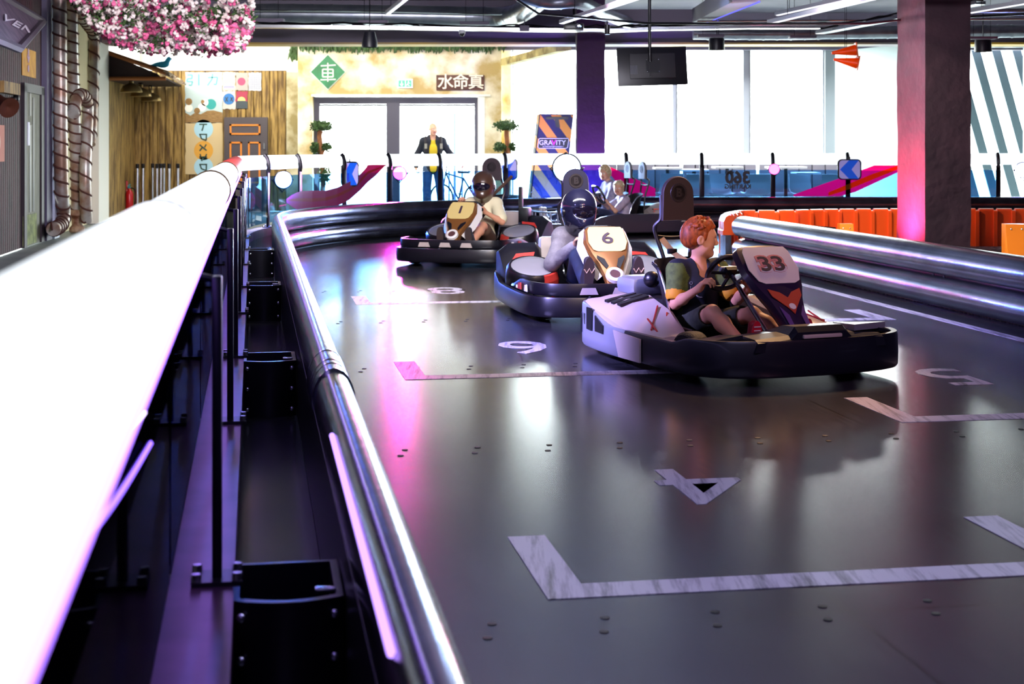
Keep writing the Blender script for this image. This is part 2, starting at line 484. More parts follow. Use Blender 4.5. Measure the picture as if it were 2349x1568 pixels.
# ================================================================ floor
mb = MB(); mb.box((2, 14, -.06), (24, 44, .1)); mb.build('floor', M_conc, kind='structure', label='pale concrete floor of the hall outside the track')
mb = MB(); pts = [V((p.x, p.y, -.01)) for p in path(-.2, -4, 12)] + [V((12, -4, -.01))]
mb.prism(pts, (0, 0, .01)); trackf = mb.build('floor_track', M_track, kind='structure', label='dark smooth sheet floor of the kart track')
def stripe(t0, t1, l0, l1, name='painted_line'):
    m_ = MB(); m_.prism([TL(t0, l0, .0), TL(t0, l1, .0), TL(t1, l1, .0), TL(t1, l0, .0)], (0, 0, .002)); return m_
for (tl, l0, l1) in ((4.5, .86, 2.66), (8.8, .86, 2.66), (13.0, .86, 2.66), (7.05, 3.1, 4.9), (11.2, 3.1, 4.9)):
    m_ = stripe(tl - .07, tl + .07, l0, l1); a = l0; b = l1
    for (q, s_) in ((l0, 1), (l1, -1)):
        m_.prism([TL(tl + .07, q, 0), TL(tl + .07, q + s_ * .13, 0), TL(tl + .66, q + s_ * .13, 0), TL(tl + .66, q, 0)], (0, 0, .002))
    m_.build('painted_line', M_paint, trackf)
for (ch, t_, l_) in (('4', 5.86, 1.75), ('6', 10.05, 1.79), ('8', 14.1, 1.77), ('5', 8.36, 4.0), ('7', 12.4, 4.0)):
    Mx = frame(TL(t_, l_, .001), -N, -T)
    text_mb(ch, .88, .002, Mx, bold=.004, sx=.84).build('painted_number', M_paint, trackf)
stripe(8.0, 17.2, 5.20, 5.29).build('painted_line', M_paint, trackf)
M_hole = mat('screw head', '#06060a', .5)
scr = None; cnt = 0
for t0 in (4.17, 6.66, 9.15, 11.64, 14.13):
    for sgn in (-1, 1):
        for k in range(10):
            l_ = .63 + .325 * k + (.03 if sgn > 0 else 0)
            if cnt >= 98: break
            if scr is None:
                m_ = MB(); m_.lathe([(0, .0015), (.0135, .0015), (.0135, 0)], seg=10); scr = m_.build('screw', M_hole, trackf, local=True); o = scr
            else:
                o = scr.copy(); COL.objects.link(o); o.parent = trackf
            p = TL(t0 + sgn * .06, l_); o.location = (p.x, p.y, .0004); cnt += 1

# ================================================================ walls
YB = 31.5
def slab(mb, u0, v0, u1, v1, Y, th=.12, off=0.):
    a, b = P(u0, v0, Y), P(u1, v1, Y)
    mb.box(((a.x + b.x) / 2, Y + th / 2 - off, (a.z + b.z) / 2), (abs(b.x - a.x), th, abs(a.z - b.z)))
def floorv(Y): return HZ + EYE * F / Y
def ribs(mb, a, b, z0, z1, pitch, dep, n3=3):
    """a vertical boarded wall from a to b (plan), boards standing out by dep"""
    d = V((b[0] - a[0], b[1] - a[1], 0)); L = d.length; d.normalize(); nn = V((d.y, -d.x, 0)); k = max(1, int(L / pitch)); pr = []
    for i in range(k):
        x = L * i / k; q = L / k
        for (fr, hh) in ((0, 0), (.08, .8), (.3, 1), (.7, 1), (.92, .8)):
            p = V((a[0], a[1], 0)) + d * (x + fr * q) + nn * dep * hh; pr.append(p)
    pr.append(V((b[0], b[1], 0)))
    vs = [V((p.x, p.y, z0)) for p in pr] + [V((p.x, p.y, z1)) for p in pr]; m_ = len(pr)
    mb.add(vs, [(i, i + 1, m_ + i + 1, m_ + i) for i in range(m_ - 1)], False)
ZC = 4.05
# boarded wall behind the passage
mb = MB(); a, b = P(306, 0, YB), P(656, 0, YB); ribs(mb, (a.x, a.y), (b.x, b.y), 0, P(0, 163, YB).z, .16, .03)
mb.mi = 1; mb.box(((a.x + b.x) / 2, YB + .08, 1.45), (b.x - a.x, .1, 2.9)); mb.build('wall_far', [M_wood, M_redwood], kind='structure', label='ochre boarded wall at the end of the passage')
mb = MB(); slab(mb, 200, 60, 686, 163, YB + .05, .15); slab(mb, 654, 163, 686, floorv(YB), YB + .05, .15); mb.build('wall_far', M_white, kind='structure')
mb = MB(); slab(mb, 657, 165, 684, floorv(YB - .2), YB - .2, .2); mb.build('wall_far_pier', mat('stained concrete', '#d8d0b2', .85, col2='#8d8055', noise_scale=2.2, bump=.3, bump_scale=8), kind='structure')
# stained plaster front around the entrance
YE = 31.0
mb = MB(); slab(mb, 683, 60, 1150, 217, YE, .4); slab(mb, 683, 217, 717, floorv(YE), YE, .4); slab(mb, 1097, 217, 1150, floorv(YE), YE, .4)
mb.build('wall_entrance', M_plaster, kind='structure', label='stained cream plaster wall around the entrance')
mb = MB(); slab(mb, 1150, 100, 1173, floorv(YE + .5), YE + .5, .4); mb.build('wall_entrance_return', M_plaster, kind='structure')
mb = MB(); slab(mb, 714, 216, 1125, 221, YE - .05, .2); slab(mb, 1096, 221, 1112, floorv(YE), YE - .02, .3); mb.build('trim_1', M_white, kind='structure')
# side wall of the passage
pa, pb = (-7.46, 27.6), (-7.83, YB)
mb = MB(); ribs(mb, pa, pb, 0, 2.75, .16, .03); mb.build('wall_passage', M_wood, kind='structure', label='ochre boarded side wall under the little canopy')
mb = MB(); slab(mb, 120, 60, 320, 176, YB - .1, .1); mb.build('wall_passage_top', M_white, kind='structure')
# dark left wall
LA, LB = V((-6.31, 18.8, 0)), V((-7.46, 27.6, 0)); LD = (LB - LA).normalized(); LN = V((LD.y, -LD.x, 0))
def LW(u, v, off=0.):
    k = (u - CX) / F; a = LA + LN * off
    s = (k * a.y - a.x) / (LD.x - k * LD.y); p = a + LD * s
    return V((p.x, p.y, EYE - (v - HZ) * p.y / F))
mb = MB(); e = LW(104, 0); s0 = LA - LD * 27
ribs(mb, (s0.x, s0.y), (e.x, e.y), 0, ZC, .13, .025); mb.build('wall_left', M_redwood, kind='structure', label='dark red boarded wall along the left')
mb = MB(); c1, c2 = LW(104, 0, -.02), LW(232, 0, -.02)
mb.prism([V((c1.x, c1.y, 0)), V((c2.x, c2.y, 0)), V((c2.x, c2.y, 0)) - LN * .1, V((c1.x, c1.y, 0)) - LN * .1], (0, 0, ZC)); mb.build('wall_left_recess', mat('cream paint', '#d7c79c', .7), kind='structure')
def post_on(u0, u1, name, m_, dep=.08, z1=ZC):
    a, b = LW(u0, 0, 0), LW(u1, 0, 0); mb = MB()
    mb.prism([V((a.x, a.y, 0)), V((b.x, b.y, 0)), V((b.x, b.y, 0)) + LN * dep, V((a.x, a.y, 0)) + LN * dep], (0, 0, z1)); return mb.build(name, m_, kind='structure')
post_on(91, 104, 'trim_2', mat('slate paint', '#4b4560', .6), .10); post_on(104.5, 116, 'trim_3', mat('pale post paint', '#cfd3e4', .5, col2='#a7b4cc', noise_scale=5), .13)
post_on(205, 229, 'trim_4', M_white, .16, 3.15)
# rest of the shell, out of view
mb = MB(); mb.box((2.5, -7, 2), (20, .2, 4.2)); mb.build('wall_rear', M_dark, kind='structure')
mb = MB(); mb.box((12.5, 12, 2), (.2, 38, 4.2)); mb.build('wall_right', M_dark, kind='structure')
mb = MB(); mb.box((2, 12.4, ZC + .1), (22, 39, .2)); mb.build('ceiling', mat('ceiling paint', '#5f5b68', .8, col2='#474453', noise_scale=.6), kind='structure', label='violet grey ceiling full of pipes and ducts')
# beam in front of the far wall, with its yellow soffit edge
YBM = 27.6
mb = MB(); z0 = P(0, 97, YBM).z; z1 = P(0, 66, YBM).z
mb.box((2.2, YBM + .3, (z0 + z1) / 2), (20.4, .6, z1 - z0)); mb.box((-3.6, YBM + .9, (z1 + ZC) / 2), (9.6, .2, ZC - z1)); mb.build('ceiling_beam', M_beam, kind='structure', label='violet grey bulkhead beam across the hall')
mb = MB(); mb.box((2.2, YBM + .3, z0 - .02), (20.4, .66, .035)); mb.build('trim_5', M_yellow, kind='structure')
mb = MB(); mb.box((4.4, 31.2, 3.7), (16, .3, .8)); mb.build('wall_street_top', M_beam, kind='structure')
# ================================================================ doors and windows
def door_panelled():
    d = MB(); slab(d, 517, 269, 616, floorv(YB), YB, .1, .14); o = d.build('door_1', mat('charcoal door paint', '#4a4349', .5), kind='structure', label='charcoal panelled door with orange mouldings')
    q = MB()
    for (u0, v0, u1, v1) in ((530, 285, 600, 309), (530, 325, 558, 420), (572, 325, 600, 420)):
        for (a, b, c, d_) in ((u0, v0, u1, v0 + 4), (u0, v1 - 4, u1, v1), (u0, v0, u0 + 4, v1), (u1 - 4, v0, u1, v1)): slab(q, a, b, c, d_, YB, .02, .16)
    q.build('moulding', mat('orange paint', '#d8812a', .5), o, label='orange door moulding')
    h_ = MB(); slab(h_, 607, 328, 611, 342, YB, .04, .18); h_.build('handle', M_steel, o, label='steel door handle')
door_panelled()
YD = YE + .2
def entrance():
    fr = MB()
    for r in ((717, 222, 1097, 238), (717, 238, 733, floorv(YD)), (886, 238, 917, floorv(YD)), (1088, 238, 1097, floorv(YD)), (733, floorv(YD) - 8, 1088, floorv(YD))): slab(fr, *r, YD, .12)
    o = fr.build('door_2', mat('anthracite frame', '#3f3c49', .45, .3), kind='structure', label='glazed double entrance with anthracite frame')
    for (u0, u1) in ((733, 886), (917, 1088)):
        g = MB(); slab(g, u0, 238, u1, floorv(YD) - 8, YD + .05, .01); g.build('pane', M_glass, o)
        e_ = MB(); slab(e_, u0, 239, u1, 243, YD + .02, .05); e_.build('closer_rail', M_black, o)
    op = MB(); slab(op, 798, 234, 824, 238, YD - .03, .05); slab(op, 987, 229, 1012, 233, YD - .03, .05); op.build('sensor', M_black, o)
    # outer lobby doors
    fr = MB()
    for (u0, u1) in ((1028, 1032), (1040, 1046), (1058, 1062)): slab(fr, u0, 260, u1, 470, 34.5, .06)
    fr.build('door_3', mat('steel blue frame', '#5a6aa8', .4), kind='structure', label='thin blue framed outer lobby door')
entrance()
M_mull = mat('pale mullion', '#b9bec6', .4, .3)
YW = 31.3
def windows():
    us = [1174, 1545, 1713, 1895]
    for i in range(3):
        u0, u1 = us[i], us[i + 1]; f = MB()
        wl = 4 if i < 1 else 8
        slab(f, u0, 100, u0 + wl, floorv(YW), YW, .14); slab(f, u1 - (wl if i else 2), 100, u1, floorv(YW), YW, .14); slab(f, u0, 98, u1, 106, YW, .14); slab(f, u0, floorv(YW) - 10, u1, floorv(YW), YW, .14)
        o = f.build('window_%d' % (i + 1), M_mull, kind='structure', label='tall glazing bay of the street front')
        g = MB(); slab(g, u0 + wl, 106, u1 - wl, floorv(YW) - 10, YW + .06, .01); g.build('pane', M_glass, o)
        if i: 
            s_ = MB(); slab(s_, u0 + 7, 106, u0 + 9, floorv(YW), YW - .02, .05); s_.build('seal', M_black, o)
    f = MB(); slab(f, 1893, 100, 1916, floorv(YW), YW - .1, .4); f.build('wall_street_pier', mat('grey pier', '#8b9296', .7), kind='structure', label='grey pier between glazing and white wall')
    f = MB(); pth = [P(1914, 0, 31.4), P(1960, 0, 30.9), P(2010, 0, 30.2), P(2062, 0, 29.5)]
    for q in pth: q.z = 0
    f.sweep(bez(pth, 5), [(0, 0), (0, 3.3), (-.1, 3.3), (-.1, 0)]); f.build('wall_street', translucent('translucent white wall', (.80, .86, .86)), kind='structure', label='smooth white wall beside the glazing')  # made translucent so daylight brightens the wall from behind
    f = MB(); u0, u1 = 2060, 2700; Y = 30.6
    slab(f, u0, 100, u1, 108, Y, .14); slab(f, u0, 100, u0 + 8, floorv(Y), Y, .14); slab(f, 2352, 100, 2362, floorv(Y), Y, .14); slab(f, u0, floorv(Y) - 8, u1, floorv(Y), Y, .14)
    o = f.build('window_4', M_mull, kind='structure', label='glazing bay with slanted fins behind it')
    g = MB(); slab(g, u0 + 8, 108, u1, floorv(Y) - 8, Y + .06, .01); g.build('pane', M_glass, o)
    fin = MB()
    for k in range(8):
        x0 = 2130 + k * 47; a, b = P(x0, 100, 31.6), P(x0 + 105, floorv(31.6), 31.6)
        fin.prism([a, a + V((.19, 0, 0)), b + V((.19, 0, 0)), b], (0, .05, 0))
    fin.build('slanted_fin', mat('fin paint', '#6c8088', .6), o)
windows()
mb = MB(); mb.box((2, 60, -.1), (120, 56, .1)); mb.build('ground_outside', mat('pale paving', '#d9d9d4', .8), kind='structure')
# ================================================================ fence with the glowing white handrail
M_tube = mat('glowing white handrail', '#f4f7f7', .35, emit=1.15, emit_col='#f2fbff')  # slight emission keeps the rail plain white all round
M_red = mat('red sleeve', '#e2352f', .4)
M_post = mat('black fence post', '#12101c', .3, .6)
M_base = mat('plum steel beam', '#5a3856', .32, .6, col2='#452a43', noise_scale=6)
M_clear = glass('fence glass', (.03, .035, .08), .03, .03, .07)
M_led = emis('violet led', (.34, .16, 1.0), 6.)
ZR, RR = 1.13, .092
def sub_path(pth, s0, s1):
    """part of a path between two arc lengths"""
    out = []; s = 0
    for a, b in zip(pth, pth[1:]):
        L = (b - a).length
        if s + L > s0 and s < s1:
            t0 = max(0, (s0 - s) / L); t1 = min(1, (s1 - s) / L)
            if not out: out.append(a.lerp(b, t0))
            out.append(a.lerp(b, t1))
        s += L
    return out
def plen(pth): return sum((b - a).length for a, b in zip(pth, pth[1:]))
def fence_post(p, d, parent, hook=1.0, zb=.3, plate=True):
    """post facing along d"""
    Mx = frame(p, d, (0, 0, 1)); Mx = frame(V((p.x, p.y, zb)), d, V((-d.y, d.x, 0)))
    b = MB(); b.box((0, 0, .36), (.08 if hook else .034, .024, .74), M=Mx, bev=.005)
    # hook round the rail, which runs on the outer (left) side
    hk = [V((0, .0, .70)), V((0, -.01, .76)), V((0, .0, .83)), V((0, .02, .89)), V((0, .05, .925))]
    if hook: b.tube(hk, .03, 8, M=Mx)
    else: b.tube([V((0, 0, .72)), V((0, .1, .745))], .009, 6, M=Mx)
    o = b.build('post', M_post, parent)
    if plate:
        q = MB(); q.box((0, 0, .006), (.11, .12, .012), M=Mx); q.build('base_plate', M_black, o)
        for sx in (-1, 1):
            for sy in (-1, 1):
                n_ = MB(); n_.lathe([(0, .03), (.011, .03), (.013, .012), (0, .012)], c=(sx * .042, sy * .048, 0), seg=8, M=Mx); n_.build('bolt', M_steel, o, label='steel bolt')
    return o
# ---- left run
fl = thing('track_fence', 'glass track fence with the huge white handrail running past the camera on the left', 'fence', TL(3, -.1))
rail_l = path(-.2, -1.2, 9, ZR)
SB = plen(rail_l[:int((TC + 1.2) / .5) + 1]) - 1.5                  # where the corner sleeve starts
SB = 12.7; joint = [0, 4.5, 8.6, SB]
for i in range(3):
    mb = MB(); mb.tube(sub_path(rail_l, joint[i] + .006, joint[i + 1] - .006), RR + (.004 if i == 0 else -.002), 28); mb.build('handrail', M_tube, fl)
    mb = MB(); mb.tube(sub_path(rail_l, joint[i + 1] - .012, joint[i + 1] + .02), RR + .0045, 24); mb.build('rail_joint', mat('brown joint', '#7a5a3a', .6), fl)
for k in range(5):
    mb = MB(); mb.tube(sub_path(rail_l, SB + .03 + k * 1.29, SB + 1.30 + k * 1.29), RR + .003, 24); mb.build('corner_sleeve', M_red, fl, label='red sleeve on the handrail')
mb = MB(); mb.sweep([TL(-.5, -.115, 0), TL(18, -.115, 0)], [(-.10, .20), (.07, .20), (.07, .3), (-.10, .3)], smooth=False); mb.build('base_beam', M_base, fl, label='plum coloured base beam')
mb = MB(); mb.sweep([TL(-.5, -.1, 0), TL(18, -.1, 0)], [(-.02, 0), (.03, 0), (.03, .2), (-.02, .2)], smooth=False); mb.build('kick_panel', M_black, fl)
pts_l = [3.72, 5.85, 7.66, 9.65, 11.45, 13.6, 15.6, 17.5]
for t in pts_l: fence_post(TL(t, -.085), T, fl, hook=0)
for a, b in zip([-.5] + pts_l, pts_l):
    mb = MB(); p0, p1 = TL(a + .04, -.205, .31), TL(b - .04, -.205, .31)
    mb.prism([p0, p1, p1 + V((0, 0, .72)), p0 + V((0, 0, .72))], N * .01); mb.build('glass_panel', M_clear, fl)
mb = MB(); mb.sweep([TL(.2, -.15, ZR - .098), TL(17, -.15, ZR - .098)], [(-.03, .0), (.03, .012), (.03, .018), (-.03, .006)], smooth=False); mb.build('glow_strip', M_led, fl, label='violet light strip under the handrail')
mb = MB(); mb.tube(bez([TL(3.0, -.195, .77), TL(2.45, -.195, .815), TL(2.0, -.195, .862), TL(1.5, -.195, .93)], 6), .006, 6); mb.build('glow_strip', emis('violet reflection glow', (.24, .12, 1.0), 3.5), fl, label='violet reflection modelled as a glowing line on the fence pane')  # reflection in the pane, drawn as a glowing tube
mb = MB(); mb.tube([TL(2.85, -.195, .855), TL(2.05, -.195, .91)], .004, 6); mb.build('glow_strip', emis('pale reflection glow', (.75, .6, 1.0), 4.), fl, label='short pale reflection modelled as a glowing line on the fence pane')  # reflected streak in the pane, drawn as a glowing tube
# ---- bend and far run
ff = thing('track_fence', 'glass track fence with white handrail curving round the bend and across the far side', 'fence', V((0, 25, 0)))
rail_f = path(-.19, 15, 11.5, ZR); base_f = path(-.085, 15, 11.5, 0)
s0 = plen(path(-.19, 15, 11.5)[:7]) + 0.02
S_ARC = 3.0 - .02
tot = plen(rail_f); k = 0; s = S_ARC
while s < tot - .1:
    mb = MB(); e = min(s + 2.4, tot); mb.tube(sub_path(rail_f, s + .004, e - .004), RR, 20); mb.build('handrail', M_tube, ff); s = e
fposts = []
for u in (615, 688, 790, 895, 1010, 1160, 1300, 1437, 1610, 1773, 1945, 2110, 2290):
    p, d = on_path(base_f, u); fposts.append((u, p, d)); fence_post(p, d, ff, zb=.3, plate=u < 700)
mb = MB(); mb.sweep(path(-.115, 17.9, 11.5), [(-.075, .20), (.07, .20), (.07, .3), (-.075, .3)], smooth=False); mb.build('base_beam', M_base, ff)
mb = MB(); mb.sweep(path(-.1, 17.9, 11.5), [(-.02, 0), (.03, 0), (.03, .2), (-.02, .2)], smooth=False); mb.build('kick_panel', M_black, ff)
def cum(pth, p):
    s = 0; best = (1e9, 0)
    for a, b in zip(pth, pth[1:]):
        L = (b - a).length; t = max(0, min(1, (p - a).dot(b - a) / L / L)); d = (a.lerp(b, t) - p).length
        if d < best[0]: best = (d, s + t * L)
        s += L
    return best[1]
cums = [cum(base_f, p) for _, p, _ in fposts]
c_ = [2.6] + cums
GT = .955                                                             # top edge of the panes
for a, b in zip(c_, c_[1:]):
    seg = sub_path(base_f, a + .03, b - .03); mb = MB(); mb.sweep(seg, [(-.005, .36), (.005, .36), (.005, GT), (-.005, GT)], smooth=False); mb.build('glass_panel', M_blueglass, ff)
# coloured swooshes printed on the far panes, and the lettering
M_pink = translucent('magenta print', '#ff0650', .85); M_oran = translucent('orange print', '#ff8a14', .85); M_wine = translucent('wine print', '#a3064e', .7)
def print_on(u_v, m_, name='printed_stripe', off=.012, z0=.3):
    """polygon strips on the glass from matching (u, v_top, v_bottom) triples"""
    top = []; bot = []
    for (u, vt, vb) in u_v:
        p, d = on_path(base_f, u); n_ = V((d.y, -d.x, 0)) * off
        q = p + n_; top.append(V((q.x, q.y, EYE - (vt - HZ) * q.y / F))); bot.append(V((q.x, q.y, EYE - (vb - HZ) * q.y / F)))
    mb = MB(); k = len(top)
    mb.add(top + bot, [(i, i + 1, k + i + 1, k + i) for i in range(k - 1)], False); return mb.build(name, m_, ff, fix=False)
def lerp_band(pts, a, b): return [(u, vt + (vb - vt) * a, vt + (vb - vt) * b) for (u, vt, vb) in pts]
sw = [(655, 456, 464), (668, 447, 474), (680, 441, 480), (692, 438, 484), (715, 437, 486), (745, 437, 482), (772, 430, 472), (800, 417, 458), (825, 399, 436), (843, 378.5, 417), (860, 378, 403), (884, 378, 379)]
print_on(sw, M_wine); print_on(lerp_band(sw, .35, .52), translucent('rust print', '#9c1a10', .7), off=.014)
print_on([(1388, 378.5, 381), (1400, 383, 400), (1420, 392, 425), (1440, 402, 450), (1475, 418, 450), (1503, 432, 450)], M_pink)
print_on([(1820, 446, 450), (1860, 432, 450), (1890, 421, 450), (1925, 409, 450), (1962, 395, 440), (2005, 379, 420), (2050, 379, 399), (2090, 379, 380)], M_pink)
print_on([(1900, 441, 449), (1950, 420, 433), (2000, 399, 412), (2060, 379, 388)], M_oran, off=.014)
M_print = mat('dark print', '#25222c', .5)
p, d = on_path(base_f, 1692); q = p + V((0, -.02, 0))
text_mb('360', .27, .004, frame(V((q.x, q.y, P(0, 408, q.y).z)), (1, 0, 0), (0, 0, 1)), bold=.012, mirror=True, sx=1.0).build('printed_number', M_print, ff)
text_mb('KARTING', .10, .004, frame(V((q.x, q.y, P(0, 428, q.y).z)), (1, 0, 0), (0, 0, 1)), bold=.004, mirror=True).build('printed_word', M_print, ff)
mb = MB()
for (i, j) in ((0, 0), (2, 0), (1, 1), (3, 1), (0, 2), (2, 2)): mb.box((P(1668 + i * 4.5, 0, q.y).x, q.y, P(0, 392 + j * 3.5, q.y).z), (.028, .004, .024))
mb.build('printed_checker', M_print, ff)

# ================================================================ crash barriers
M_bar = mat('galvanised barrier', '#6d6a76', .2, .95, col2='#4b4856', noise_scale=3, bump=.05, bump_scale=12, stretch=(1, 1, 1))
M_bar2 = mat('bright galvanised barrier', '#8f949c', .24, .95, col2='#6f747d', noise_scale=2.5, bump=.06, bump_scale=10)
def roll(zc, r=.123, dep=.155, n=12, x0=0.):
    return [(x0 + dep * math.cos(a) ** .8 if math.cos(a) > 0 else x0, zc + r * math.sin(a)) for a in [pi / 2 - pi * i / n for i in range(n + 1)]]
M_chrome0 = mat('polished ring', '#dfe1ea', .12, 1.)
def full_roll(ex): return [(.052 + (.072 + ex) * math.cos(a), .41 + (.122 + ex) * math.sin(a)) for a in [math.radians(215 - 305 * i / 22) for i in range(23)]]
cb = thing('crash_barrier', 'two-roll steel crash barrier curving along the left track edge and across the back', 'barrier', TL(3, .3))
bp = path(.235, -.5, 11.5, 0, .6, 36)
Lb = plen(bp); cuts = [0, 6.05, 6.55, 14.0, 19.2, 22.6, 27.0, Lb]
for i, (a, b) in enumerate(zip(cuts, cuts[1:])):
    sp = sub_path(bp, a, b)
    ex = .006 if i == 1 else 0
    mb = MB(); mb.sweep(sp, full_roll(ex)); mb.build('upper_roll', M_bar, cb)
    mb = MB(); mb.sweep(sp, roll(.15, .123 + ex, .155 + ex)); mb.build('lower_roll', M_bar, cb)
for s in (6.04, 6.2, 6.3, 6.56):
    mb = MB(); mb.sweep(sub_path(bp, s - .012, s + .012), full_roll(.008)); mb.build('sleeve_ring', M_chrome0, cb)
mb = MB(); mb.sweep(bp, [(-.02, .01), (0, .01), (0, .39), (-.02, .39)], smooth=False); mb.build('back_plate', M_black, cb)
mb = MB(); mb.tube([TL(2.55, .228, .492), TL(4.5, .228, .492)], .0085, 8); mb.build('glow_strip', emis('lilac highlight glow', (.42, .24, 1.0), 2.6), cb, label='lilac highlight modelled as a glowing line along the barrier top')  # highlight reflected on the roll, drawn as a glowing tube
# plastic spring blocks between fence beam and barrier
M_block = mat('black plastic block', '#0b0b12', .3)
for t in (3.62, 7.62, 11.75, 15.7):
    p = TL(t, .08, 0); Mx = frame(p, N, T)
    b = MB(); w_ = .13; pr = []
    for i in range(9):
        x = -w_ + 2 * w_ * i / 8; pr.append((x, -.02 - .035 * math.sin(pi * i / 8)))
    outer = [V((x, y, 0)) for x, y in pr]; inner = [V((x * .95, .30 - (y + .02) , 0)) for x, y in pr][::-1]
    wall = outer + [V((w_, .3, 0)), V((-w_, .3, 0))]
    # a hollow U-shaped block open at the top
    th = .018
    b.loft([[q + V((0, 0, z)) for q in wall] for z in (.012, .285)], caps=False, M=Mx)
    inn = [V((q.x * (1 - th / w_), q.y * .9 + .015, 0)) for q in wall]
    b.loft([[q + V((0, 0, z)) for q in inn] for z in (.012, .285)], caps=False, M=Mx)
    k = len(wall); b.add([q + V((0, 0, .285)) for q in wall] + [q + V((0, 0, .285)) for q in inn], [(i, (i + 1) % k, k + (i + 1) % k, k + i) for i in range(k)], False, Mx)
    o = b.build('spring_block', M_block, cb, label='black plastic spring block')
    for sx in (-1, 1):
        for z in (.05, .15, .25):
            n_ = MB(); n_.ball((sx * .108, -.04, z), (.011, .006, .011), 8, Mx); n_.build('bolt', M_steel, o, label='steel bolt')
    n_ = MB(); n_.box((.09, .03, .287), (.05, .025, .012), M=Mx, bev=.004); n_.build('clip', M_steel, o, label='steel clip')
# ---- right-hand guardrail
gr = thing('guardrail', 'bright galvanised two-roll guardrail along the right edge of the track', 'barrier', TL(12, 5.5))
gp = [TL(t, 5.62, 0) for t in (17.0, 15.5, 14, 12, 10, 8, 6.5)]
mb = MB(); mb.sweep(gp, roll(.405)); mb.build('upper_roll', M_bar2, gr)
mb = MB(); mb.sweep(gp, roll(.145)); mb.build('lower_roll', M_bar2, gr)
mb = MB(); mb.sweep(gp, [(-.03, .01), (0, .01), (0, .525), (-.03, .525)], smooth=False); mb.build('back_plate', M_black, gr)
for (t, z) in ((17.1, .505), (17.1, .275), (16.6, .28), (11.95, .27), (11.75, .27)):
    n_ = MB(); pp = TL(t, 5.62 - (.05 if z > .4 else .03), z); n_.ball(pp, .014, 8); n_.build('bolt', M_black, gr)
# end drum: steel cheek below, orange ribbed hood above
# ---- orange ribbed barrier of the island
M_org = mat('orange plastic', '#e2501a', .3, coat=.3)
ob = thing('plastic_barrier', 'orange ribbed plastic barrier curving round the island', 'barrier', V((4, 20, 0)))
pts = [TL(17.35, 5.47, 0), TL(17.62, 5.5, 0), TL(18.0, 5.62, 0), TL(18.45, 5.86, 0), TL(18.8, 6.15, 0)]
e0 = pts[-1]
ip = bez(pts + [V((e0.x + .55, 19.62, 0)), V((e0.x + 1.3, 19.95, 0)), V((e0.x + 2.4, 20.1, 0)), V((6, 20.1, 0)), V((8, 20.0, 0)), V((10.5, 19.8, 0))], 14)
Li = plen(ip); pitch = .235; k = int(Li / pitch)
for i in range(k):
    seg = sub_path(ip, i * pitch + .005, (i + 1) * pitch - .005)
    short = i < 2
    # hooded rib panel: vertical face, rounded top, a recessed joint between ribs; the plain inside
    def pr(x):
        z0 = .29 if i < 3 else .02
        return [(x, z0), (x, .34), (x - .012, .35), (x - .012, .45), (x - .035, .50), (x - .075, .525), (x - .11, .52), (x - .13, .50), (x - .13, z0)]
    mb = MB(); Ls = plen(seg); mb.sweep(sub_path(seg, .0, Ls * .84), [(-q, z) for q, z in pr(.0)], smooth=False)
    mb.sweep(sub_path(seg, Ls * .8, Ls), [(-q, z - .02) for q, z in pr(-.03)], smooth=False)
    mb.build('rib_panel', M_org, ob)
mb = MB(); mb.sweep(sub_path(ip, 0, 1.0), [(.03, .01), (.03, .29), (.1, .29), (.1, .01)], smooth=False); mb.build('steel_cheek', M_bar2, ob, label='bare steel cheek at the rounded end')
for (u, Y, hgt, wd) in ((1938, 19.35, .36, .17), (2325, 18.5, .40, .26)):
    a = P(u, 0, Y); a.z = 0; mb = MB()
    side = [V((-.05, 0, 0)), V((.22, 0, 0)), V((.17, 0, .12)), V((.12, 0, .28)), V((.10, 0, hgt)), V((-.05, 0, hgt))]
    Mx = Matrix.Translation(a); mb.prism([V((q.y - wd / 2 + 0, -q.x, q.z)) for q in side], (wd, 0, 0), M=Mx)
    mb.mi = 1
    for sx in (-.25, .25): mb.ball((sx * wd, -.105, hgt - .06), .014, 8, Mx)
    mb.build('foot_bracket', [mat('amber plastic', '#f08a24', .4), M_steel], ob, label='amber plastic foot bracket')
mb = MB(); p = P(1893, 527, 19.5); mb.tube([p + V((-.12, 0, .02)), p + V((.13, 0, .0))], .035, 10); mb.tube([p + V((-.13, 0, .02)), p + V((-.13, 0, -.18)), p + V((0, 0, -.3))], .02, 8); mb.build('coupling', M_black, ob, label='black coupling')
# rubber chips on the island
mb = MB(); isl = [TL(8, 5.68, 0), TL(17.2, 5.68, 0)] + [p_ for p_ in ip[10::8]] + [V((11, 10, 0))]
mb.prism([V((q.x, q.y, .0)) for q in isl], (0, 0, .03))
mb.build('rubber_chips', mat('dark rubber chips', '#8d8a88', .9, col2='#15131a', noise_scale=26, bump=1., bump_scale=30), kind='stuff', label='grey and black chips covering the island ground', cat='ground cover')
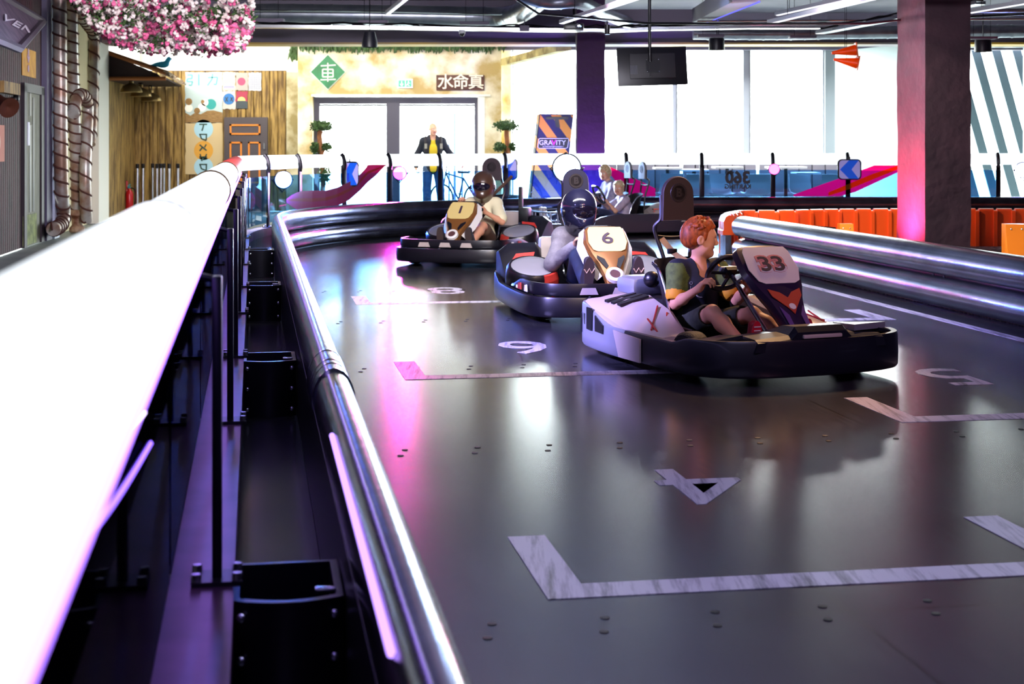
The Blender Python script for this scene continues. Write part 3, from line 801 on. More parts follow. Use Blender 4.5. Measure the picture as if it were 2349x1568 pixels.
# ================================================================ pillars
M_pil = mat('rough painted concrete', '#38222c', .85, col2='#2a1822', noise_scale=2.5, bump=.8, bump_scale=9)
def pillar(cx, cy, w_, d_, z1, rz, label, m_):
    t = thing('concrete_pillar', label, 'pillar', (cx, cy, .031 if cx > 3 else 0), rz)
    b = MB(); nz = 30; ring = []
    for i in range(nz + 1):
        z = z1 * i / nz; r = []
        for (x, y) in ((-1, -1), (0, -1), (1, -1), (1, 0), (1, 1), (0, 1), (-1, 1), (-1, 0)):
            j = .012 * noise.noise(V((x * 3 + cx, y * 3, z * 2.5))); ch = 1 if x and y else 1
            r.append(V((x * (w_ / 2 + j), y * (d_ / 2 + j), z)))
        ring.append(r)
    b.loft(ring, smooth=False); b.build('shaft', m_, t, local=True); return t
k1 = P(2122, 0, 18.3)
cxp = TL(0, 0)
def rot_box_center(corner, w_, d_): return V((corner.x, corner.y, 0)) + N * (w_ / 2) + T * (d_ / 2)
c1 = rot_box_center(k1, .585, .80)
pillar(c1.x, c1.y, .585, .80, ZC, A, 'big square concrete pillar on the right lit red at its foot', M_pil)
pillar(P(1354, 0, 27.2).x, 27.2, .50, .5, ZC, 0, 'dark concrete pillar standing behind the far fence', mat('dark painted concrete', '#3a2530', .8, bump=.5, bump_scale=9))
# ================================================================ karts (x forward, y to the driver's left)
M_navy = mat('navy black plastic', '#0b0d1c', .38, coat=.15)
M_blk = mat('black plastic', '#0e0d14', .35, coat=.1)
M_tyre = mat('tyre rubber', '#141318', .65, bump=.3, bump_scale=60)
M_rim = mat('wheel rim', '#a9a8a4', .35, .8)
M_silver = mat('silver plastic', '#a9aebc', .3, .55)
M_pale = mat('pale pod plastic', '#b9aba4', .38, coat=.2)
M_redpl = mat('red plastic', '#b5342c', .4)
M_plate = mat('white number plate', '#e6e0da', .4)
M_cream = mat('cream number plate', '#d9c27c', .35)
M_gold = mat('bronze fairing', '#8a5a2c', .3, .35)
M_violet = mat('dark violet fairing', '#2b1838', .32, coat=.4)
M_seat = mat('black seat shell', '#111016', .4)
M_chrome = mat('chrome', '#dfe1ea', .12, 1.)
M_belt = mat('tan belt', '#9a7a45', .8)
M_pad = mat('dark brown pad', '#2e2126', .55)
M_pad2 = mat('pad emboss', '#1d1519', .5)
M_num = mat('number ink', '#3c2b3a', .5); M_numr = mat('number outline', '#d98f86', .5)

def outline(pts, n=6):
    half = bez([V((x, y, 0)) for x, y in pts], n)
    return half + [V((p.x, -p.y, 0)) for p in half[-2:0:-1]]
def wall(mb, pts, zlo, zhi, th=.03, bulge=.02, closed=False):
    """upright band along pts, outside to the right of the heading"""
    n = len(pts); rings = []
    for i, p in enumerate(pts):
        a = pts[i - 1] if (closed or i) else p; b = pts[(i + 1) % n] if (closed or i < n - 1) else p
        d = (b - a).normalized(); nn = V((d.y, -d.x, 0)); z0, z1 = zlo(p), zhi(p)
        rings.append([p + nn * q + V((0, 0, z)) for q, z in ((-.004, z0), (bulge * .7, z0 + .015), (bulge, z0 + .4 * (z1 - z0)), (bulge * .6, z1 - .015), (0, z1), (-th, z1), (-th, z0))])
    if closed: rings.append(rings[0])
    mb.loft(rings, caps=not closed)
    return mb
def shell(grid, th):
    """grid of points, thickened"""
    k = len(grid[0]); bm = bmesh.new(); vs = [[bm.verts.new(p) for p in r] for r in grid]
    for i in range(len(grid) - 1):
        for j in range(k - 1): bm.faces.new((vs[i][j], vs[i][j + 1], vs[i + 1][j + 1], vs[i + 1][j]))
    bmesh.ops.recalc_face_normals(bm, faces=bm.faces)
    bmesh.ops.solidify(bm, geom=bm.faces[:], thickness=th)
    return bm
def wheel(root, x, y, r=.13, w_=.13, steer=0.):
    R = Matrix.Translation((x, y, r)) @ Matrix.Rotation(steer, 4, 'Z') @ Matrix.Rotation(pi / 2, 4, 'X')
    b = MB(); b.lathe([(r * .55, -w_ / 2), (r * .86, -w_ / 2), (r * .97, -w_ * .38), (r, -w_ * .15), (r, w_ * .15), (r * .97, w_ * .38), (r * .86, w_ / 2), (r * .55, w_ / 2), (r * .55, -w_ / 2)], seg=28, M=R)
    o = b.build('wheel', M_tyre, root, local=True)
    q = MB(); q.lathe([(0, -w_ * .3), (r * .25, -w_ * .34), (r * .45, -w_ * .2), (r * .56, -w_ * .48), (r * .57, w_ * .48), (r * .45, w_ * .2), (r * .25, w_ * .34), (0, w_ * .3)], seg=20, M=R); q.build('rim', M_rim, o, local=True, label='grey wheel rim')
def steering(root, c, tilt=50, r=.145):
    a = math.radians(tilt); nrm = V((-math.cos(a), 0, math.sin(a)))        # towards the driver
    up = V((math.sin(a), 0, math.cos(a))); sd = V((0, 1, 0)); c = V(c)
    pts = []
    for k in range(28):
        t = 2 * pi * k / 28; x = math.cos(t); y = math.sin(t)
        y = max(min(y, .82), -.95); pts.append(c + sd * x * r + up * y * r)
    b = MB(); b.tube(pts, .0165, 8, closed=True)
    for t in (0, pi, -pi / 2): b.tube([c - nrm * .02, c + sd * math.cos(t) * r * .95 + up * math.sin(t) * r * .9], .011, 6)
    b.box(c - nrm * .01, (.07, .07, .03), rot=frame((0, 0, 0), up, sd))
    o = b.build('steering_wheel', M_blk, root, local=True)
    q = MB(); q.box(c + nrm * .012, (.05, .12, .02), rot=frame((0, 0, 0), up, sd), bev=.006); q.build('wheel_pad', M_silver, o, local=True)
    q = MB(); q.tube([c - nrm * .02, c - nrm * .52], .014, 8); q.build('steering_column', M_chrome, root, local=True)
def nassau(root, y0, top, bot, wd, num, m_body, m_plate, style):
    top, bot = V(top), V(bot); ax = (bot - top); L = ax.length; ax.normalize(); nrm = V((0, 1, 0)).cross(ax).normalized()
    if nrm.x < 0: nrm = -nrm
    prof = [(-.03, .62, -.05), (0, .80, 0), (.06, .95, .012), (.30, 1.0, .02), (.48, .82, .02), (.62, .60, .018), (.82, .42, .012), (1, .36, 0)]
    pos = lambda s, y, d: top + ax * (s * L) + V((0, y, 0)) + nrm * d
    rings = []
    for s, f, d in prof:
        h = wd / 2 * f
        rings.append([pos(s, -h, d - .045), pos(s, -h * .92, d - .008), pos(s, -h * .6, d + .004), pos(s, 0, d + .008), pos(s, h * .6, d + .004), pos(s, h * .92, d - .008), pos(s, h, d - .045), pos(s, h * .8, d - .09), pos(s, -h * .8, d - .09)])
    b = MB(); b.loft(rings); o = b.build('front_fairing', m_body, root, local=True)
    pl = [(.045, .70), (.10, .80), (.30, .86), (.43, .70), (.46, .5)]
    def poly(hs, d0, m_, nm, th=.004, label=None):
        ring = [pos(s, wd / 2 * f, d0) for s, f in hs] + [pos(s, -wd / 2 * f, d0) for s, f in hs[::-1]]
        q = MB(); q.prism(ring, nrm * th); return q.build(nm, m_, o, local=True, label=label)
    def free(pts, d0, m_, nm, th=.004, label=None):
        q = MB(); q.prism([pos(s, wd / 2 * f, d0) for s, f in pts], nrm * th); return q.build(nm, m_, o, local=True, label=label)
    poly(pl, .026, m_plate, 'number_plate', label='pale number plate')
    Mx = frame(pos(.25, 0, .034), (0, 1, 0), -ax)
    for m_, bo, dz in ((M_numr, .014, -.001), (M_num, .002, .001)):
        if style == 'violet' or m_ is M_num:
            text_mb(num, .15 if len(num) == 2 else .16, .003, Mx @ Matrix.Translation((0, 0, dz)), bold=bo, sx=1.25).build('number', m_, o, local=True)
    if style == 'violet':
        free([(.52, .55), (.60, .50), (.74, .12), (.80, -.02), (.74, -.12), (.60, -.5), (.52, -.55), (.56, -.2), (.62, 0), (.56, .2)], .026, mat('rust red print', '#c0472f', .4), 'printed_stripe')
        for sg in (-1, 1):
            free([(.70, .40 * sg), (.97, .33 * sg), (.97, .2 * sg), (.80, .2 * sg)], .018, mat('lilac print', '#6b4a86', .4), 'printed_stripe')
        q = MB(); q.lathe([(0, .012), (.022, .012), (.022, 0)], c=(0, 0, 0), seg=14, M=frame(pos(.72, 0, .022), (0, 1, 0), -ax)); q.build('badge', M_plate, o, local=True)
    else:
        for sg in (-1, 1):
            free([(.52, .60 * sg), (.56, .62 * sg), (.74, .30 * sg), (.70, .18 * sg), (.58, .30 * sg)], .02, M_blk, 'air_intake', .006, 'black air intake')
        Mz = frame(pos(.86, 0, .014), (0, 1, 0), -ax)
        q = MB(); q.lathe([(.0, .03), (.04, .03), (.042, .02)], seg=20, M=Mz); q.build('lens', mat('dark amber lens', '#5a3a3a', .2), o, local=True)
        q = MB(); q.lathe([(.042, .0), (.042, .034), (.055, .04), (.07, .03), (.072, 0)], seg=24, M=Mz); q.build('headlight_ring', M_plate, o, local=True, label='white ring round the front light')
        q = MB(); q.box(pos(1.02, 0, -.02) + V((0, 0, -.06)), (.09, .13, .14), bev=.015); q.build('nose_box', M_blk, root, local=True)
    return o
def seat(root, y0, w_=.19, x0=-.02, edge=M_chrome):
    prof = [(.10, .17, .05, 0), (.0, .125, .10, 0), (-.12, .11, .14, .0), (-.24, .14, .16, .06), (-.33, .25, .12, .12), (-.38, .40, .05, .14), (-.42, .56, .0, .10), (-.44, .63, -.03, .04)]
    grid = []
    for (x, z, up, fw) in prof:
        r = []
        for j in range(9):
            t = (j - 4) / 4; s = abs(t) ** 2.5
            r.append(V((x0 + x + fw * s, y0 + w_ * math.sin(t * pi / 2) * (1.0 if abs(t) < .99 else 1.04), z + up * s)))
        grid.append(r)
    b = MB(); b.bm(shell(grid, .012)); o = b.build('seat', M_seat, root, local=True, sharp=60)
    for sg in (0, 8):
        q = MB(); q.tube(bez([g[sg] for g in grid], 4), .009, 6); q.build('seat_edge', edge, o, local=True, label='bright metal seat edge')
def hoop(root, y0, x, zt, w_=.105, pad_h=.27, m_pad=M_pad):
    for sg in (-1, 1):
        b = MB(); b.tube(bez([V((x + .02, y0 + sg * w_ * .75, .30)), V((x + .0, y0 + sg * (w_ * .8), .58)), V((x - .045, y0 + sg * (w_ * 1.25), .80)), V((x - .01, y0 + sg * w_ * 1.0, zt - pad_h + .02)), V((x - .015, y0 + sg * w_ * .97, zt - .12))], 6), .0135, 8)
        b.build('hoop', M_blk, root, local=True)
    b = MB(); b.tube(bez([V((x - .04, y0 - w_ * 1.2, .755)), V((x - .05, y0 - w_ * .4, .745)), V((x - .05, y0 + w_ * .4, .745)), V((x - .04, y0 + w_ * 1.2, .755))], 5), .014, 8); b.build('cross_bar', M_blk, root, local=True)
    ring = []; n = 18
    half = w_
    for i in range(n + 1):
        a = pi * i / n; ring.append((half * math.cos(a), zt - half + half * math.sin(a) * 1.0))
    ring += [(-half * 1.05, zt - pad_h), (half * 1.05, zt - pad_h)]
    b = MB()
    def rr(sc, xx): 
        cz = zt - pad_h / 2
        return [V((x + xx, y0 + p * sc, cz + (z - cz) * sc)) for p, z in ring]
    b.loft([rr(.97, -.018), rr(1, -.012), rr(1, .012), rr(.97, .020)]); o = b.build('headrest', m_pad, root, local=True)
    Mz = frame(V((x + .02, y0, zt - half * .95)), (0, 1, 0), (0, 0, 1))
    q = MB(); q.lathe([(.045, 0), (.047, .004), (.06, .004), (.062, 0)], seg=28, M=Mz); q.build('badge_ring', M_pad2, o, local=True)
    text_mb('B', .075, .006, Mz @ Matrix.Translation((0, -.001, .002)), bold=.004).build('badge_letter', M_pad2, o, local=True)
def belt(root, y0, pts, wid=.042):
    b = MB(); c = bez(pts, 6); vs = []; 
    for i, p in enumerate(c):
        t = (c[min(i + 1, len(c) - 1)] - c[max(i - 1, 0)]).normalized(); s = t.cross(V((1, .0, .3))).normalized() * wid / 2
        vs.append((p - s, p + s))
    b.bm(shell([list(q) for q in vs], .003)); o = b.build('belt', M_belt, root, local=True, sharp=60)
    m_ = c[len(c) // 2]; q = MB(); q.box(m_, (.03, .06, .035), bev=.006); q.build('buckle', M_blk, o, local=True, label='black belt buckle')

def junior_kart(root):
    y0 = -.10
    half = [(.98, 0), (.965, .28), (.915, .48), (.82, .62), (.62, .695), (.2, .71), (-.35, .69), (-.78, .63), (-.95, .52), (-1.02, .32), (-1.03, 0)]
    full = outline(half)
    front = [p for p in full if p.x > .0]; k = next(i for i in range(len(full)) if full[i].x <= .0)
    fl_ = full[:k + 1]; fr_ = full[-k:] ; front = fr_ + fl_
    rear = full[k:len(full) - k + 1]
    b = MB(); wall(b, front, lambda p: .055, lambda p: .225 + .035 * max(0, min(1, (p.x - .52) / .12)) , .035, .009); b.build('front_bumper', M_navy, root, local=True, label='navy black front bumper')
    b = MB(); wall(b, rear, lambda p: .05 , lambda p: .225 + .10 * max(0, min(1, (-p.x - .30) / .4)), .03, .008); o = b.build('rear_bumper', M_silver, root, local=True, label='scuffed silver rear bumper')
    # openings in the rear band
    for sg in (-1, 1):
        for (x0, x1, z0, z1, sk) in ((-.93, -.90, .15, .24, 0), (-.87, -.82, .13, .26, .01), (-.78, -.73, .19, .26, 0), (-.66, -.57, .17, .31, .0), (-.52, -.38, .17, .27, .05)):
            q = MB(); yy = lambda x: next((abs(p.y) for p in rear if p.x <= x and p.y > 0), .5)
            P4 = [V((x0, sg * (yy(x0) + .012), z0)), V((x1, sg * (yy(x1) + .012), z0)), V((x1, sg * (yy(x1) + .012), z1 - sk)), V((x0, sg * (yy(x0) + .012), z1))]
            q.prism(P4, (0, sg * .009, 0)); q.build('opening', M_blk, o, local=True, label='black opening in the bumper')
        q = MB(); q.prism([V((-.12, sg * .715, .06)), V((.16, sg * .722, .06)), V((.16, sg * .722, .2)), V((-.20, sg * .712, .215))], (0, sg * .012, 0)); q.build('side_patch', M_pale, o, local=True)
    b = MB(); b.prism([V((p.x * .965, p.y * .965, .06)) for p in full], (0, 0, .012)); b.build('floor_tray', M_blk, root, local=True)
    # side pods
    for sg in (-1, 1):
        secs = [(-.86, .32, .60, .34, .33), (-.72, .30, .645, .38, .34), (-.45, .30, .675, .39, .31), (-.15, .33, .685, .33, .25), (.10, .40, .685, .26, .22), (.24, .44, .68, .21, .2)]
        rings = []
        for (x, yi, yo, zi, zo) in secs:
            rings.append([V((x, sg * y, z)) for y, z in ((yi, .08), (yi, zi - .02), (yi + .03, zi), ((yi + yo) / 2, zi * .6 + zo * .4 + .012), (yo - .035, zo + .01), (yo, zo - .02), (yo, .08))])
        b = MB(); b.loft(rings); o = b.build('side_pod', M_pale, root, local=True, label='pale side pod with louvres')
        for i in range(3):
            x = -.60 + i * .085; q = MB()
            q.prism([V((x, sg * .37, .384 + i * .002)), V((x + .045, sg * .37, .386 - i * .002)), V((x + .055, sg * .58, .343 - i * .004)), V((x + .01, sg * .58, .345 - i * .002))], (0, 0, .014)); q.build('louvre', M_blk, o, local=True, label='black louvre')
        for (xa, ya, xb, yb) in ((-.22, .40, .10, .62), (-.10, .40, .02, .48), (-.02, .58, .14, .6)):
            za = lambda x: .342 - (x + .2) * .26
            q = MB(); q.tube([V((xa, sg * ya, za(xa) + .0)), V((xb, sg * yb, za(xb) - .02))], .006, 5); q.build('printed_line', M_redpl, o, local=True, label='red line on the pod')
    # nose between the front wheels
    b = MB(); b.loft([[V((x, y, z)) for y, z in ((-.44, .20), (-.42, z1), (-.2, z1 + .015), (-.16, z2), (.16, z2), (.2, z1 + .015), (.42, z1), (.44, .20))] for x, z1, z2 in ((.56, .23, .25), (.66, .262, .285), (.80, .275, .325), (.92, .268, .33), (.955, .25, .30))], smooth=False); o = b.build('nose_cover', M_navy, root, local=True)
    q = MB(); q.box((.955, 0, .275), (.03, .26, .022), bev=.008); q.build('nose_slot', M_pale, o, local=True)
    for sg in (-1, 1):
        b = MB(); b.prism([V((.62, sg * .46, .245)), V((.86, sg * .46, .27)), V((.80, sg * .60, .24)), V((.63, sg * .66, .22))], (0, 0, .02)); b.build('corner_cover', M_navy, root, local=True)
    b = MB(); b.prism([V((.64, .30, .27)), V((.90, .26, .285)), V((.84, .52, .285)), V((.64, .56, .26))], (0, 0, .035)); b.build('corner_flap', M_silver, root, local=True)
    # rear cover, engine, tank
    b = MB(); b.box((-.84, 0, .42), (.26, .62, .12), bev=.05); b.box((-.62, .12, .46), (.26, .34, .10), bev=.03); b.build('rear_cover', M_silver, root, local=True)
    b = MB(); b.ball((-.66, -.20, .47), (.055, .055, .055), 14); b.build('fuel_cap', M_blk, root, local=True)
    b = MB(); b.box((-.58, .05, .24), (.4, .5, .24), bev=.04); b.build('engine_block', M_blk, root, local=True)
    for (x, y, s_) in ((.44, .54, .1), (.44, -.54, .1), (-.55, .5, 0), (-.55, -.5, 0)): wheel(root, x, y, .135, .13, s_)
    steering(root, (.10, y0 + .02, .575), 38)
    nassau(root, 0, (.34, -.02, .74), (.80, -.02, .26), .40, '33', M_violet, M_plate, 'violet')
    seat(root, y0, .215); hoop(root, y0, -.50, 1.145, .112, .285)
    belt(root, y0, [V((-.53, y0 - .10, .745)), V((-.49, y0 - .07, .69)), V((-.44, y0 - .04, .64)), V((-.36, y0 + .0, .60))])
    for sg in (-1, 1):
        b = MB(); b.tube([V((.62, sg * .16 + y0 * .5, .10)), V((.66, sg * .16 + y0 * .5, .24))], .009, 6); b.box((.655, sg * .16 + y0 * .5, .2), (.012, .09, .09)); b.build('pedal', M_silver, root, local=True)

def adult_kart(root, num, m_fair, m_side=M_blk, dz=0.):
    y0 = 0.
    half = [(1.0, 0), (.99, .30), (.95, .5), (.86, .62), (.66, .69), (.2, .72), (-.35, .72), (-.80, .69), (-.98, .60), (-1.05, .40), (-1.06, 0)]
    full = outline(half)
    b = MB(); wall(b, full, lambda p: .055, lambda p: .205 + .06 * max(0, min(1, (-p.x - .4) / .3)), .04, .008, closed=True); o = b.build('bumper', M_blk, root, local=True)
    inner = [V((p.x * .965, p.y * .94, 0)) for p in full]
    k = next(i for i in range(len(full)) if full[i].x <= .08)
    up = inner[-k:] + inner[:k + 1]
    b = MB(); wall(b, up, lambda p: .21, lambda p: .235 + .07 * max(0, min(1, (p.x - .08) / .3)) , .02, .006); o2 = b.build('upper_guard', M_blk, root, local=True)
    for sg in (-1, 1):
        for (x0, x1, dz, m_) in ((.46, .36, 0, M_redpl), (.32, .28, .03, M_plate), (.66, .58, 0, M_plate)):
            yy = lambda x: next((abs(p.y) for p in full if p.x <= x and p.y > 0), .5) * .94 + .008
            q = MB(); q.prism([V((x0, sg * yy(x0), .225)), V((x1, sg * yy(x1), .225)), V((x1 + .02, sg * yy(x1), .272 - dz)), V((x0 - .02, sg * yy(x0), .278 - dz))], (0, sg * .008, 0)); q.build('opening', m_, o2, local=True)
    for y in (-.25, .0, .25):
        q = MB(); q.prism([V((.962, y - .07, .225)), V((.962, y + .07, .225)), V((.962, y + .05, .275)), V((.962, y - .05, .275))], (.016, 0, 0)); q.build('opening', M_pale, o2, local=True)
    b = MB(); b.prism([V((p.x * .96, p.y * .96, .06)) for p in full], (0, 0, .012)); b.build('floor_tray', M_blk, root, local=True)
    for sg in (-1, 1):
        # round pod
        c = V((-.30, sg * .47, .01)); tq = Quaternion((0, 1, 0), .36); b = MB(); b.lathe([(.18, .08), (.215, .12), (.225, .28), (.22, .34), (.20, .37), (.185, .37), (.16, .35), (0, .345)], c=c, seg=30, rot=tq); o = b.build('side_pod', m_side, root, local=True)
        q = MB(); q.lathe([(.0, .392), (.10, .388), (.16, .378), (.184, .368), (.184, .345), (0, .345)], c=c, seg=30, rot=tq); q.build('pod_dish', mat('pale silver dish', '#b4b2c0', .22, .5, coat=.4), o, local=True, label='silver dish on the pod')
        rz_ = [(.219, .17), (.228, .25), (.225, .32), (.206, .372)]; q = MB()
        q.loft([[c + tq @ V(((r_ + d_) * math.cos(a), -sg * (r_ + d_) * math.sin(a), z)) for d_, pr_ in ((.012, rz_), (-.01, rz_[::-1])) for r_, z in pr_] for a in (.28, .45, .62, .79, .96)], smooth=False); q.build('pod_patch', M_redpl, o, local=True, label='orange red patch')
        # rear fender
        rings = []
        for (x, zt, yo, yi) in ((-1.0, .24, .62, .36), (-.92, .38, .66, .33), (-.78, .50, .68, .31), (-.66, .52, .68, .31), (-.54, .46, .68, .33), (-.40, .32, .66, .40)):
            rings.append([V((x, sg * y, z)) for y, z in ((yi, .1), (yi, zt - .06), (yi + .05, zt), (yo - .08, zt - .01), (yo, zt - .07), (yo, .1))])
        b = MB(); b.loft(rings); o = b.build('rear_fender', M_blk, root, local=True)
        q = MB(); q.prism([V((-.50, sg * .40, .438)), V((-.50, sg * .56, .425)), V((-.46, sg * .60, .375)), V((-.42, sg * .58, .345)), V((-.43, sg * .46, .36)), V((-.46, sg * .42, .395))], (.02, 0, .012)); q.build('fender_patch', M_redpl, o, local=True, label='red patch on the fender')
    b = MB(); b.box((-.80, 0, .26), (.34, .5, .24), bev=.04); b.build('engine_block', M_blk, root, local=True)
    b = MB(); b.box((-.92, 0, .42), (.12, .56, .26), bev=.03); b.build('rear_panel', M_pale, root, local=True)
    for (x, y, s_) in ((.55, .53, -.1), (.55, -.53, -.1), (-.68, .5, 0), (-.68, -.5, 0)): wheel(root, x, y, .13, .13, s_)
    steering(root, (.12, y0, .60), 40)
    nassau(root, 0, (.36, 0, .70 + dz), (.80, 0, .27), .36, num, m_fair, M_cream, 'bronze')
    # flared wings beside the fairing
    for sg in (-1, 1):
        b = MB(); b.loft([[V((x, sg * y, z)) for x, y, z in q] for q in ([(.36, .155, .69), (.32, .19, .65), (.30, .13, .65)], [(.45, .185, .58), (.39, .225, .53), (.37, .15, .54)], [(.58, .155, .46), (.53, .19, .40), (.50, .12, .44)], [(.70, .09, .34), (.66, .12, .30), (.63, .06, .34)])]); b.build('fairing_wing', M_plate, root, local=True, label='white wing of the fairing')
    seat(root, y0, .2); 
    for sg in (-1, 1):
        b = MB(); b.tube([V((.66, sg * .18, .10)), V((.70, sg * .18, .24))], .009, 6); b.build('pedal', M_silver, root, local=True)
def place(Cx, Cy, hd): return V((Cx, Cy, 0)), math.atan2(hd[1], hd[0])
C33, R33 = place(1.36, 9.45, (.40, -.916))
k33 = thing('go_kart', 'violet and pale go-kart with white plate 33, nearest the camera', 'go-kart', C33, R33, 'go-karts'); junior_kart(k33)
C6, R6 = place(.665, 12.45, (.165, -.986))
k6 = thing('go_kart', 'black go-kart with cream plate 6 and white fairing wings, behind the boy', 'go-kart', C6, R6, 'go-karts'); adult_kart(k6, '6', M_gold); hoop(k6, -.04, -.52, 1.15, .11, .28, mat('navy pad', '#141430', .5))
CA, RA = place(-.42, 17.75, (-.33, -.944))
kA = thing('go_kart', 'black go-kart with cream plate reading 1, before the dark barrier at the back', 'go-kart', CA, RA, 'go-karts'); adult_kart(kA, '1', M_gold, dz=-.06); hoop(kA, .0, -.54, 1.2, .115, .27)
b = MB(); b.box((-.62, .34, .58), (.05, .05, .55), bev=.01); b.box((-.60, .40, .52), (.14, .12, .18), bev=.02); b.build('rear_box', M_blk, kA, local=True)

def twin_kart(root):
    half = [(1.15, 0), (1.14, .35), (1.08, .55), (.9, .66), (.5, .70), (-.6, .70), (-1.0, .66), (-1.15, .5), (-1.18, 0)]
    full = outline(half, 5)
    b = MB(); wall(b, full, lambda p: .05, lambda p: .20 + .13 * max(0, min(1, (.45 - p.x) / .2)), .04, .02, closed=True); b.build('bumper', mat('grey violet plastic', '#3b3644', .45), root, local=True)
    b = MB(); b.prism([V((p.x * .95, p.y * .95, .06)) for p in full], (0, 0, .012)); b.build('floor_tray', M_blk, root, local=True)
    # open front guard
    b = MB(); fr = [p for p in full if p.x > .62]
    for z in (.24, .36):
        k = next(i for i in range(len(full)) if full[i].x <= .55); pth = [V((p.x * .96, p.y * .94, z)) for p in full[-k:] + full[:k + 1]]; b.tube(pth, .014, 6)
    for i in range(0, len(pth), 3): b.tube([V((pth[i].x, pth[i].y, .2)), V((pth[i].x, pth[i].y, .36))], .012, 6)
    b.build('front_guard', M_silver, root, local=True)
    for y0 in (-.27, .27):
        seat(root, y0, .19, -.05); hoop(root, y0, -.55, 1.10, .115, .26, mat('grey pad', '#77797c', .5)); steering(root, (.17, y0, .62), 30, .16)
    b = MB(); b.box((-.75, 0, .30), (.5, .8, .3), bev=.06); b.build('engine_block', M_blk, root, local=True)
    for sg in (-1, 1):
        b = MB(); b.loft([[V((x, sg * y, z)) for y, z in ((.30, .2), (.32, zt), (.5, zt + .02), (.66, zt - .05), (.68, .2))] for x, zt in ((-1.08, .30), (-.92, .44), (-.7, .47), (-.52, .36))]); b.build('rear_fender', M_pale, root, local=True)
    b = MB()
    for i in range(6): b.box((-.62, .62 - .0, .22 + i * .035), (.12, .05, .012))
    b.build('spring_stack', M_chrome, root, local=True)
    for (x, y) in ((.72, .5), (.72, -.5), (-.75, .5), (-.75, -.5)): wheel(root, x, y, .135, .14)
CT, RT = place(1.38, 23.3, (-.945, -.33))
kT = thing('go_kart', 'two-seat go-kart with two grey headrests in front of the far barrier', 'go-kart', CT, RT, 'go-karts'); twin_kart(kT)
# ================================================================ people
M_skin = mat('fair skin', '#d79a78', .5, spec=.4)
M_skin2 = mat('pale skin', '#e0ab8c', .5, spec=.4)
M_lip = mat('lips', '#b87468', .5)
M_eye = mat('eye white', '#e8e4de', .25); M_iris = mat('iris', '#2f2a2a', .2)
M_ginger = mat('ginger hair', '#b4551c', .55, col2='#7a3410', noise_scale=60, stretch=(1, 1, .4))
M_blond = mat('blond hair', '#e8d9b4', .5, col2='#b89a62', noise_scale=60)
def head_frame(f, up=(0, 0, 1)):
    f = V(f).normalized(); l = V(up).cross(f).normalized(); u = f.cross(l)
    return f, l, u
def head_prims(c, f, up, s, open_mouth=0., m=0, mlip=1, meye=2, miris=3):
    """head of height .23*s with a face; c is the middle of the skull"""
    c = V(c); f, l, u = head_frame(f, up); R = [[f[i], l[i], u[i]] for i in range(3)]
    q = lambda a, b, d: c + (f * a + l * b + u * d) * s
    E = lambda p, r, **k: ell(p, [x * s for x in r], R, **k)
    p = [E(q(-.012, 0, .035), (.098, .077, .086), k=.01 * s, m=m), E(q(.028, 0, -.035), (.062, .060, .072), k=.04 * s, m=m), E(q(.045, 0, .02), (.055, .066, .06), k=.03 * s, m=m),
         cap(q(.030, .035, -.062), q(.068, .012, -.088), .026 * s, .02 * s, k=.03 * s, m=m), cap(q(.030, -.035, -.062), q(.068, -.012, -.088), .026 * s, .02 * s, k=.03 * s, m=m),
         cap(q(.060, .036, -.022), q(.05, .045, -.04), .022 * s, k=.025 * s, m=m), cap(q(.060, -.036, -.022), q(.05, -.045, -.04), .022 * s, k=.025 * s, m=m),
         cap(q(.078, .040, .030), q(.088, .012, .026), .011 * s, k=.016 * s, m=m), cap(q(.078, -.040, .030), q(.088, -.012, .026), .011 * s, k=.016 * s, m=m)]
    for sg in (-1, 1): p.append(E(q(.090, .031 * sg, .006), (.014, .017, .011), k=.012 * s, op='sub'))
    p += [cap(q(.088, 0, .018), q(.112, 0, -.020), .0085 * s, .0115 * s, k=.014 * s, m=m), E(q(.100, .0, -.027), (.014, .017, .009), k=.008 * s, m=m)]
    for sg in (-1, 1):
        p.append(E(q(.077, .031 * sg, .005), (.0125, .0135, .0115), k=.002 * s, m=meye)); p.append(E(q(.0865, .031 * sg, .005), (.005, .0058, .0058), k=.001, m=miris))
        p.append(E(q(-.008, .079 * sg, -.004), (.024, .009, .033), k=.008 * s, m=m)); p.append(E(q(.0, .088 * sg, -.002), (.011, .006, .018), k=.006 * s, op='sub'))
    mo = open_mouth
    p += [cap(q(.088, .018, -.052 + mo * .3), q(.088, -.018, -.052 + mo * .3), .0078 * s, k=.006 * s, m=mlip), cap(q(.084, .016, -.066 - mo), q(.084, -.016, -.066 - mo), .0085 * s, k=.006 * s, m=mlip)]
    if mo: p.append(E(q(.092, 0, -.060 - mo * .4), (.014, .015, .004 + mo * .5), k=.003, op='sub'))
    return p
